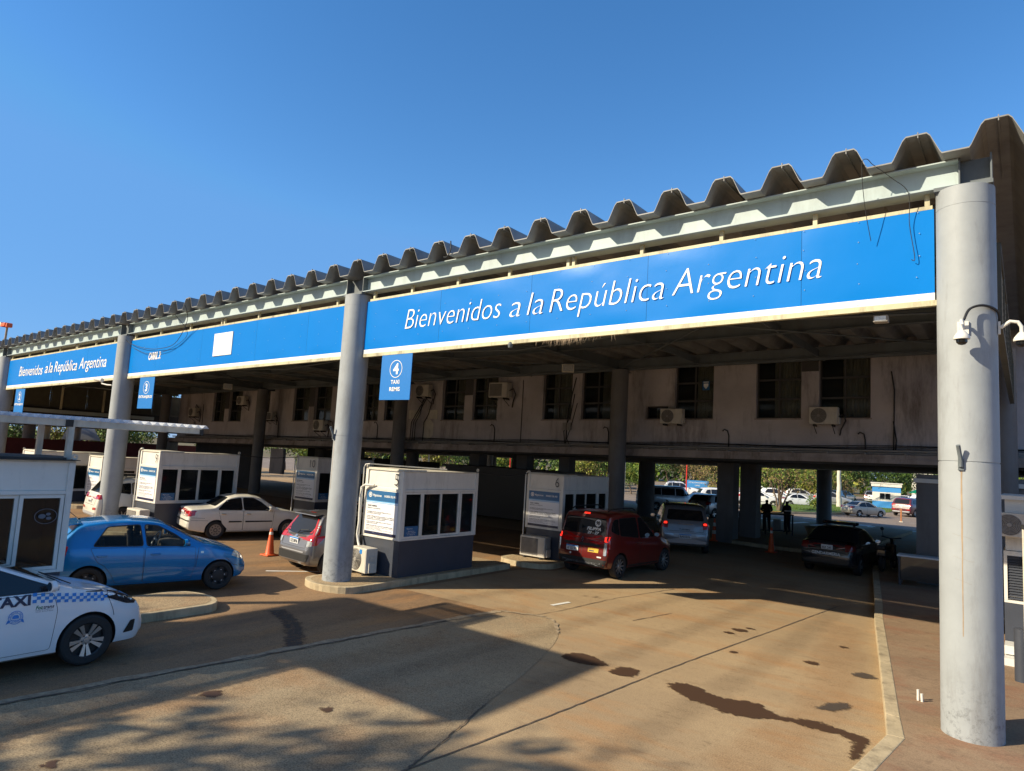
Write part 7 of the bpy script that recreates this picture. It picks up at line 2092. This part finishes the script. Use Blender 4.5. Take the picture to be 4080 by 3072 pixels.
def tree_mesh(seed, h, spread, leaf, nl, mats, low=.25, size=.3, trunk=.16, multi=1, dens=1.0):
    rg = random.Random(seed)
    tm = MB(); ends = []
    for q in range(multi):
        d = Vector((rg.uniform(-.3, .3)*(multi > 1), rg.uniform(-.3, .3)*(multi > 1), 1)).normalized()
        limb(tm, Vector((rg.uniform(-.2, .2)*(multi > 1), rg.uniform(-.2, .2)*(multi > 1), -.1)), d, h*low if multi == 1 else h*.35, trunk, 0, rg, ends)
    lm = MB()
    # foliage clumps: on branch tips plus an uneven shell
    clumps = [e[0] for e in ends if e[1] >= 1]
    for k in range(int(46*dens)):
        a = rg.uniform(0, 2*PI); zf = rg.uniform(0.12, 1)
        rr = spread*math.sin(PI*min(.97, (zf*.85+.12)))**.7*rg.uniform(.35, 1.0)
        clumps.append(Vector((rr*math.cos(a), rr*math.sin(a), h*(low*.55+(1-low*.55)*zf))))
    per = max(6, nl//len(clumps))
    for cpt in clumps:
        cr_ = rg.uniform(.35, .95)*spread*.33
        m_ = rg.choices((0, 1, 2), (5, 3, 2))[0]
        for i in range(per):
            v = Vector((rg.gauss(0, 1), rg.gauss(0, 1), rg.gauss(0, .8)))
            v = v.normalized()*cr_*rg.uniform(.3, 1.0)**.5
            p = cpt+v
            if p.z < .3: continue
            s_ = size*rg.uniform(.5, 1.15)
            a1 = Vector((rg.gauss(0, 1), rg.gauss(0, 1), rg.gauss(0, .7))).normalized()
            a2 = a1.orthogonal().normalized(); a2.rotate(Quaternion(a1, rg.uniform(0, 6)))
            b2 = a1.cross(a2)
            lm.add([p-a2*s_*.5, p+b2*s_*.22, p+a2*s_*.5, p-b2*s_*.22], [(0, 1, 2, 3)], m_)
    return tm, lm
def make_tree(name, label, seed, h, spread, mats, x, y, group, nl=5200, **k):
    t = thing(name, label, 'tree', (x, y, 0), random.uniform(0, 6), group)
    tm, lm = tree_mesh(seed, h, spread, None, nl, mats, **k)
    tm.build('trunk', M['bark'], t, smooth=True, fix=False)
    lm.build('crown', [M[m] for m in mats], t, fix=False)
    return t
random.seed(4)
G = 'trees beyond the car park'
protos = [make_tree('broadleaf_tree', 'bright green broadleaf tree', 31, 8.5, 3.4, ('leafa', 'leafb', 'leafa'), -24, 66, G, low=.2),
          make_tree('broadleaf_tree', 'dark green dense tree', 32, 10, 3.8, ('leafc', 'leafa', 'leafc'), -40, 62, G, low=.2),
          make_tree('broadleaf_tree', 'yellowing tree', 33, 7.5, 3.2, ('leafb', 'leafd', 'leafa'), -18, 70, G, low=.22),
          make_tree('bare_tree', 'half bare brownish tree', 34, 7.5, 3.0, ('leafd', 'leafd', 'leafb'), -29, 60, G, nl=2200, low=.25, size=.22)]
pl = [  # x, y, proto, scale
    (-33.0, 58, 0, .85), (-29.5, 66, 3, 1.0), (-25.5, 70, 2, 1.0), (-22.0, 74, 0, 1.1), (-36.5, 64, 1, 1.0), (-41, 66, 2, 1.0), (-45, 60, 1, .9), (-48, 70, 0, 1.1), (-53, 62, 1, 1.0), (-38.0, 54, 2, .8), (-50, 56, 3, .9),
    (-17.5, 82, 1, 1.1), (-13.5, 88, 1, 1.1), (-10.0, 90, 0, 1.0), (-6.0, 94, 1, .9), (-20.5, 84, 0, 1.2), (-26, 80, 1, 1.2), (-32, 78, 0, 1.2), (-38, 76, 1, 1.2), (-44, 78, 0, 1.3), (-2, 96, 1, 1.1), (2, 90, 0, 1.0),
    (-17.2, 66.5, 2, .75), (-14.8, 68.5, 3, .7), (-58, 66, 0, 1.1), (-60, 56, 1, 1.0), (-64, 46, 2, 1.1), (-70, 38, 1, 1.1), (-66, 28, 0, 1.1), (-64, 18, 1, 1.0), (-66, 8, 1, 1.0), (-63, -2, 0, .9), (-62, 12, 2, .9), (-61, 3, 1, .95), (-72, 20, 0, 1.2), (-60, 24, 3, 1), (-31.5, 52.5, 0, .6), (-55, 48, 2, 1.0), (-58, 34, 0, .9), (-46, 50, 0, .8)]
kinds = [('bright green', 'broadleaf tree'), ('dark green', 'dense tree'), ('yellowing', 'tree'), ('half bare brown', 'tree')]
used = {}
names = ['left of the booths', 'right of the red roof gap', 'at the far end of the parked rows', 'beside the kiosk', 'behind the maroon wall', 'straight above booth six', 'above the minibus', 'behind the white SUV', 'behind the beige sedan', 'near the far house']
for o in (0,):
    lp = [(-24, 66), (-40, 62), (-18, 70), (-29, 60)]
allt = list(zip([p[:2] for p in lp], range(4), protos))
for x, y, k, s_ in pl:
    c_ = copy_tree(protos[k], (x, y, 0), random.uniform(0, 6), 'x', G)
    c_.scale = (s_, s_, s_*random.uniform(.9, 1.1))
    allt.append(((x, y), k, c_))
def px_of(x, y):
    d = Vector((x-0.5749, y+10.2407, 1.5-3.186))
    return 0.5+(d.dot(_r2)/d.dot(_f))*2682.3/4080
marks = [(.02, 'near the left edge'), (.045, 'over the maroon wall at far left'), (.10, 'over the maroon wall'), (.14, 'left of the second column'), (.30, 'left of the front column, over the cabin'), (.36, 'just right of the front column'), (.42, 'over booth five'), (.47, 'above the storage cabin'), (.51, 'left of booth six'), (.56, 'over booth six'), (.61, 'over the beige minibus'), (.65, 'over the distant white SUV'), (.69, 'over the silver hatchback'), (.74, 'between the square posts and bushy tree'), (.79, 'around the round shaded column'), (.84, 'left of the ticket kiosk'), (.88, 'behind the ticket kiosk'), (.93, 'right of the ticket kiosk')]
seen_l = {}
allt.sort(key=lambda e: e[0][1])
for (x, y), k, o in allt:
    u = px_of(x, y)
    mk_ = min(marks, key=lambda m_: abs(m_[0]-u))[1]
    base = f'{kinds[k][0]} {kinds[k][1]} {mk_}'
    n_ = seen_l.get(base, 0); seen_l[base] = n_+1
    dist = ['', ', the one farther back', ', the third one back', ', farthest of four'][min(n_, 3)]
    o['label'] = base+dist
# multi stemmed bushy tree on the lawn
bt = make_tree('bushy_tree', 'many stemmed olive green tree on the near end of the lawn', 51, 6.6, 3.1, ('leafa', 'leafd', 'leafb'), -14.7, 44.5, None, nl=5200, multi=6, trunk=.09, size=.2, low=.3)
bt = make_tree('shrub', 'small bright green shrub on the lawn', 52, 1.4, .8, ('leafa', 'leafa', 'leafb'), -14.0, 52.5, None, nl=900, multi=3, trunk=.03, size=.16, low=.2)
bt = make_tree('shrub', 'low pale shrub among the parked cars at the blue board', 53, 2.6, 1.2, ('leafd', 'leafd', 'leafb'), -22.5, 52, None, nl=900, multi=3, trunk=.03, size=.16, low=.2)
# palm
t = thing('palm_tree', 'palm with a pale ringed trunk and yellow crownshaft left of the kiosk', 'tree', (-13.5, 59.5, 0.1))
mb = MB()
pts = []; rad = []
for i in range(22):
    z = i*.26
    pts.append((.02*math.sin(i), 0, z)); rad.append((.24-.006*i)*(1.07 if i % 2 else .96))
mb.tube(pts, rad, 12); tr = mb.build('trunk', M['cream'], t, smooth=True)
mb = MB(); mb.tube([(0, 0, 4.0), (0, 0, 4.6), (0, 0, 5.6)], [.17, .20, .1], 10); mb.build('crownshaft', M['yellowp'], t, smooth=True)
mb = MB()
for k in range(13):
    a_ = 2*PI*k/13; L_ = 2.6
    prev = None
    for i in range(9):
        f_ = i/8
        p = Vector((math.cos(a_)*L_*f_, math.sin(a_)*L_*f_, 5.2+1.5*f_-2.9*f_*f_))
        if prev is not None:
            for s_ in (-1, 1):
                sd_ = Vector((-math.sin(a_), math.cos(a_), -.6))*.42*s_*(1-.5*f_)
                for q in (0, .33, .66):
                    b0 = prev.lerp(p, q)
                    mb.add([b0, b0+Vector((math.cos(a_), math.sin(a_), 0))*.06, b0+sd_], [(0, 1, 2)])
        prev = p
mb.build('crown', M['leafa'], t, fix=False)
t = thing('young_tree', 'bare young tree in front of the blue and white kiosk', 'tree', (-11.4, 66.5, .1))
tm, lm = tree_mesh(77, 3.6, 1.1, None, 60, None, low=.4, size=.1, trunk=.05)
tm.build('trunk', M['bark'], t, smooth=True, fix=False)
# wood far behind as one mass
rg = random.Random(9)
lm = MB()
for i in range(26000):
    u_ = rg.random()
    x = -130+u_*150; y = 118-abs(x+20)*.25+rg.uniform(0, 8)
    hmax = 11+3*math.sin(x*.23)+2*math.sin(x*.61+1)
    z = rg.random()**.8*hmax
    s_ = rg.uniform(.5, 1.1)
    a1 = Vector((rg.gauss(0, 1), rg.gauss(0, 1), rg.gauss(0, .7))).normalized(); a2 = a1.orthogonal().normalized(); b2 = a1.cross(a2)
    p = Vector((x, y-2*math.sin(z/hmax*3), z))
    lm.add([p-a2*s_*.6, p+b2*s_*.35, p+a2*s_*.6, p-b2*s_*.35], [(0, 1, 2, 3)], rg.choices((0, 1, 2), (5, 2, 3))[0])
tag(lm.build('far_wood', [M['leafc'], M['leafb'], M['leafa']], fix=False), 'dense far wood closing the view behind the car park', 'wood', kind='stuff')
# red and white poles
for x, y, m_, lab in ((-39.2, 42, 'redbox', 'red pole seen over booth five, left of the white one'), (-37.5, 42, 'pvc', 'white pole seen over booth five'), (-33.5, 52, 'pvc', 'thin white pole left of booth six number'), (-31, 50, 'cream', 'thin cream pole over booth six'), (-24.6, 50, 'redbox', 'slim red pole over the distant white SUV')):
    mb = MB(); mb.cyl((x, y, 0), (x, y, 6), .055, n=10)
    tag(mb.build('pole', M[m_], smooth=True), lab, 'pole')
mb = MB(); mb.beam((-43, 34, 3.25), (-33.5, 36, 3.12), .12, .12)
for x, y in ((-42.5, 34.1), (-38, 35), (-34, 35.9)): mb.box(x-.05, x+.05, y-.05, y+.05, 0, 3.15)
tag(mb.build('pipe_rail', M['psilver']), 'long pale overhead rail seen above booth five', 'rail')

# ---- people
def person(label, x, y, rz, pose='stand', top='cloth', bot='cloth2', z=0.15, h=1.72, arms=None):
    t = thing('person', label, 'person', (x, y, z), rz)
    k = h/1.72
    J, E_ = [], []
    def j(p, r): J.append((Vector(p)*k, r*k)); return len(J)-1
    def e(a, b): E_.append((a, b))
    pel = j((0, 0, .95), .17)
    ch = j((0, 0.0, 1.15), .175); up = j((0.03, 0, 1.33), .185); nk = j((0.03, 0, 1.47), .06); hd0 = j((.05, 0, 1.55), .075); hd = j((.055, 0, 1.62), .092); hd2 = j((.045, 0, 1.68), .07)
    e(pel, ch); e(ch, up); e(up, nk); e(nk, hd0); e(hd0, hd); e(hd, hd2)
    for s_ in (-1, 1):
        hp = j((0, s_*.1, .86), .12); kn = j((.03, s_*.12, .5), .08); an = j((-.01, s_*.14, .1), .045); toe = j((.13, s_*.16, .035), .038)
        e(pel, hp); e(hp, kn); e(kn, an); e(an, toe)
        shd = j((.02, s_*.19, 1.37), .085)
        e(up, shd)
        if arms == 'fwd': el = j((.06, s_*.26, 1.14), .065); wr = j((.28, s_*.18, 1.06), .03); hn = j((.35, s_*.15, 1.05), .033); fd = Vector((1, -s_*.3, -.1))
        else: el = j((-.03, s_*.26, 1.12), .06); wr = j((.04, s_*.27, .88), .03); hn = j((.06, s_*.27, .80), .033); fd = Vector((.2, 0, -1))
        e(shd, el); e(el, wr); e(wr, hn)
        sd = Vector((0, 1, 0)) if arms == 'fwd' else Vector((1, 0, 0))
        for q, (o_, ln_) in enumerate(((-.024, .062), (-.008, .072), (.008, .068), (.024, .052))):
            b0 = J[hn][0]/k+sd*o_+fd.normalized()*.02
            f1 = j(b0+fd.normalized()*ln_*.5, .009); f2 = j(b0+fd.normalized()*ln_*.9+Vector((-.01, 0, -.012)), .008)
            e(hn, f1); e(f1, f2)
        th = j(J[hn][0]/k+sd*(-.035)+fd.normalized()*.03, .009); e(hn, th)
    me = bpy.data.meshes.new('body'); me.from_pydata([p for p, r in J], E_, []); 
    o = bpy.data.objects.new('body', me); COL.objects.link(o)
    sm = o.modifiers.new('s', 'SKIN'); 
    sv = me.skin_vertices[0].data
    for i, (p, r) in enumerate(J): sv[i].radius = (r, r)
    sv[0].use_root = True
    o.modifiers.new('ss', 'SUBSURF').levels = 1; o.modifiers['ss'].render_levels = 1
    bpy.context.view_layer.update()
    m2 = bpy.data.meshes.new_from_object(o.evaluated_get(bpy.context.evaluated_depsgraph_get()))
    o.modifiers.clear(); o.data = m2
    for mm in (M['skin'], M[top], M[bot], M['hair'], M['rubber']): m2.materials.append(mm)
    for p in m2.polygons:
        zc, xc, yc = p.center.z/k, p.center.x/k, p.center.y/k
        mi = 1
        if zc > 1.50: mi = 3 if (zc > 1.64 or xc < .04) else 0
        elif zc < .10: mi = 4
        elif zc < .93 and abs(yc) < .24: mi = 2
        elif abs(yc) > .2 and ((arms != 'fwd' and zc < .9)): mi = 0
        elif arms == 'fwd' and xc > .26: mi = 0
        p.material_index = mi
    m2.shade_smooth()
    o.parent = t
    return t
pA = person('officer in dark uniform with back turned, left of two at the barrier table', -9.75, 24.6, 1.9, h=1.62, arms='fwd')
pB = person('officer in dark uniform leaning at the barrier table, right of two', -8.95, 25.3, 2.6, h=1.6, arms='fwd')
mb = MB(); mb.lathe([(.17, 1.05), (.175, 1.10), (.17, 1.12)], n=20); mb.v = [(a_, b_*1.15, c_) for a_, b_, c_ in mb.v]; mb.build('reflective_belt', M['pvc'], pB, smooth=True)
# passenger in the white suv: seated, seen from the window up
a_ = suvw.rotation_euler.z
lx, ly = 1.95-4.25/2, -.38
px_, py_ = suvw.location.x+lx*math.cos(a_)-ly*math.sin(a_), suvw.location.y+lx*math.sin(a_)+ly*math.cos(a_)
t = person('passenger with dark hair seated in the white SUV', px_, py_, a_, z=0.03, h=1.45)
# bend into a seated pose: legs forward
me = [c_ for c_ in t.children if c_.type == 'MESH'][0].data
for v in me.vertices:
    z = v.co.z
    if z < .78 and abs(v.co.y) < .2:
        d_ = .78-z
        thigh = .38
        if d_ < thigh: v.co.x += d_; v.co.z = .78-d_*.1
        else: v.co.x += thigh*.9; v.co.z = .78-.04-(d_-thigh)*.85
me.update()

# ---- things outside the frame that throw the shadows seen on the ground
t = thing('sun_blocker', 'flat steel awning on posts added unseen behind the viewer to cast a ground shadow', 'blocker', (0, 0, 0))
mb = MB(); mb.box(-18.5, -12.35, -14.15, -10.95, 7.4, 7.6); mb.build('roof', M['steel'], t)  # slab added out of view to cast the rectangular shadow on the forecourt
for y in (-13.9, -11.3):
    mb = MB(); mb.cyl((-18.2, y, 0), (-18.2, y, 7.4), .12, n=12); mb.build('post', M['steel'], t, smooth=True)
for i, (x, y, k, s_) in enumerate(((-22.8, -23.0, 0, 1.5), (-16.2, -21.9, 2, 1.6), (-12.6, -20.3, 0, 1.4), (-27.5, -22, 1, 1.3))):
    c_ = copy_tree(protos[k], (x, y, 0), i*1.3, ['first', 'second', 'third', 'fourth'][i]+' tall street tree behind the viewer, outside the photo', 'street trees behind the viewer')
    c_.scale = (s_, s_, s_)
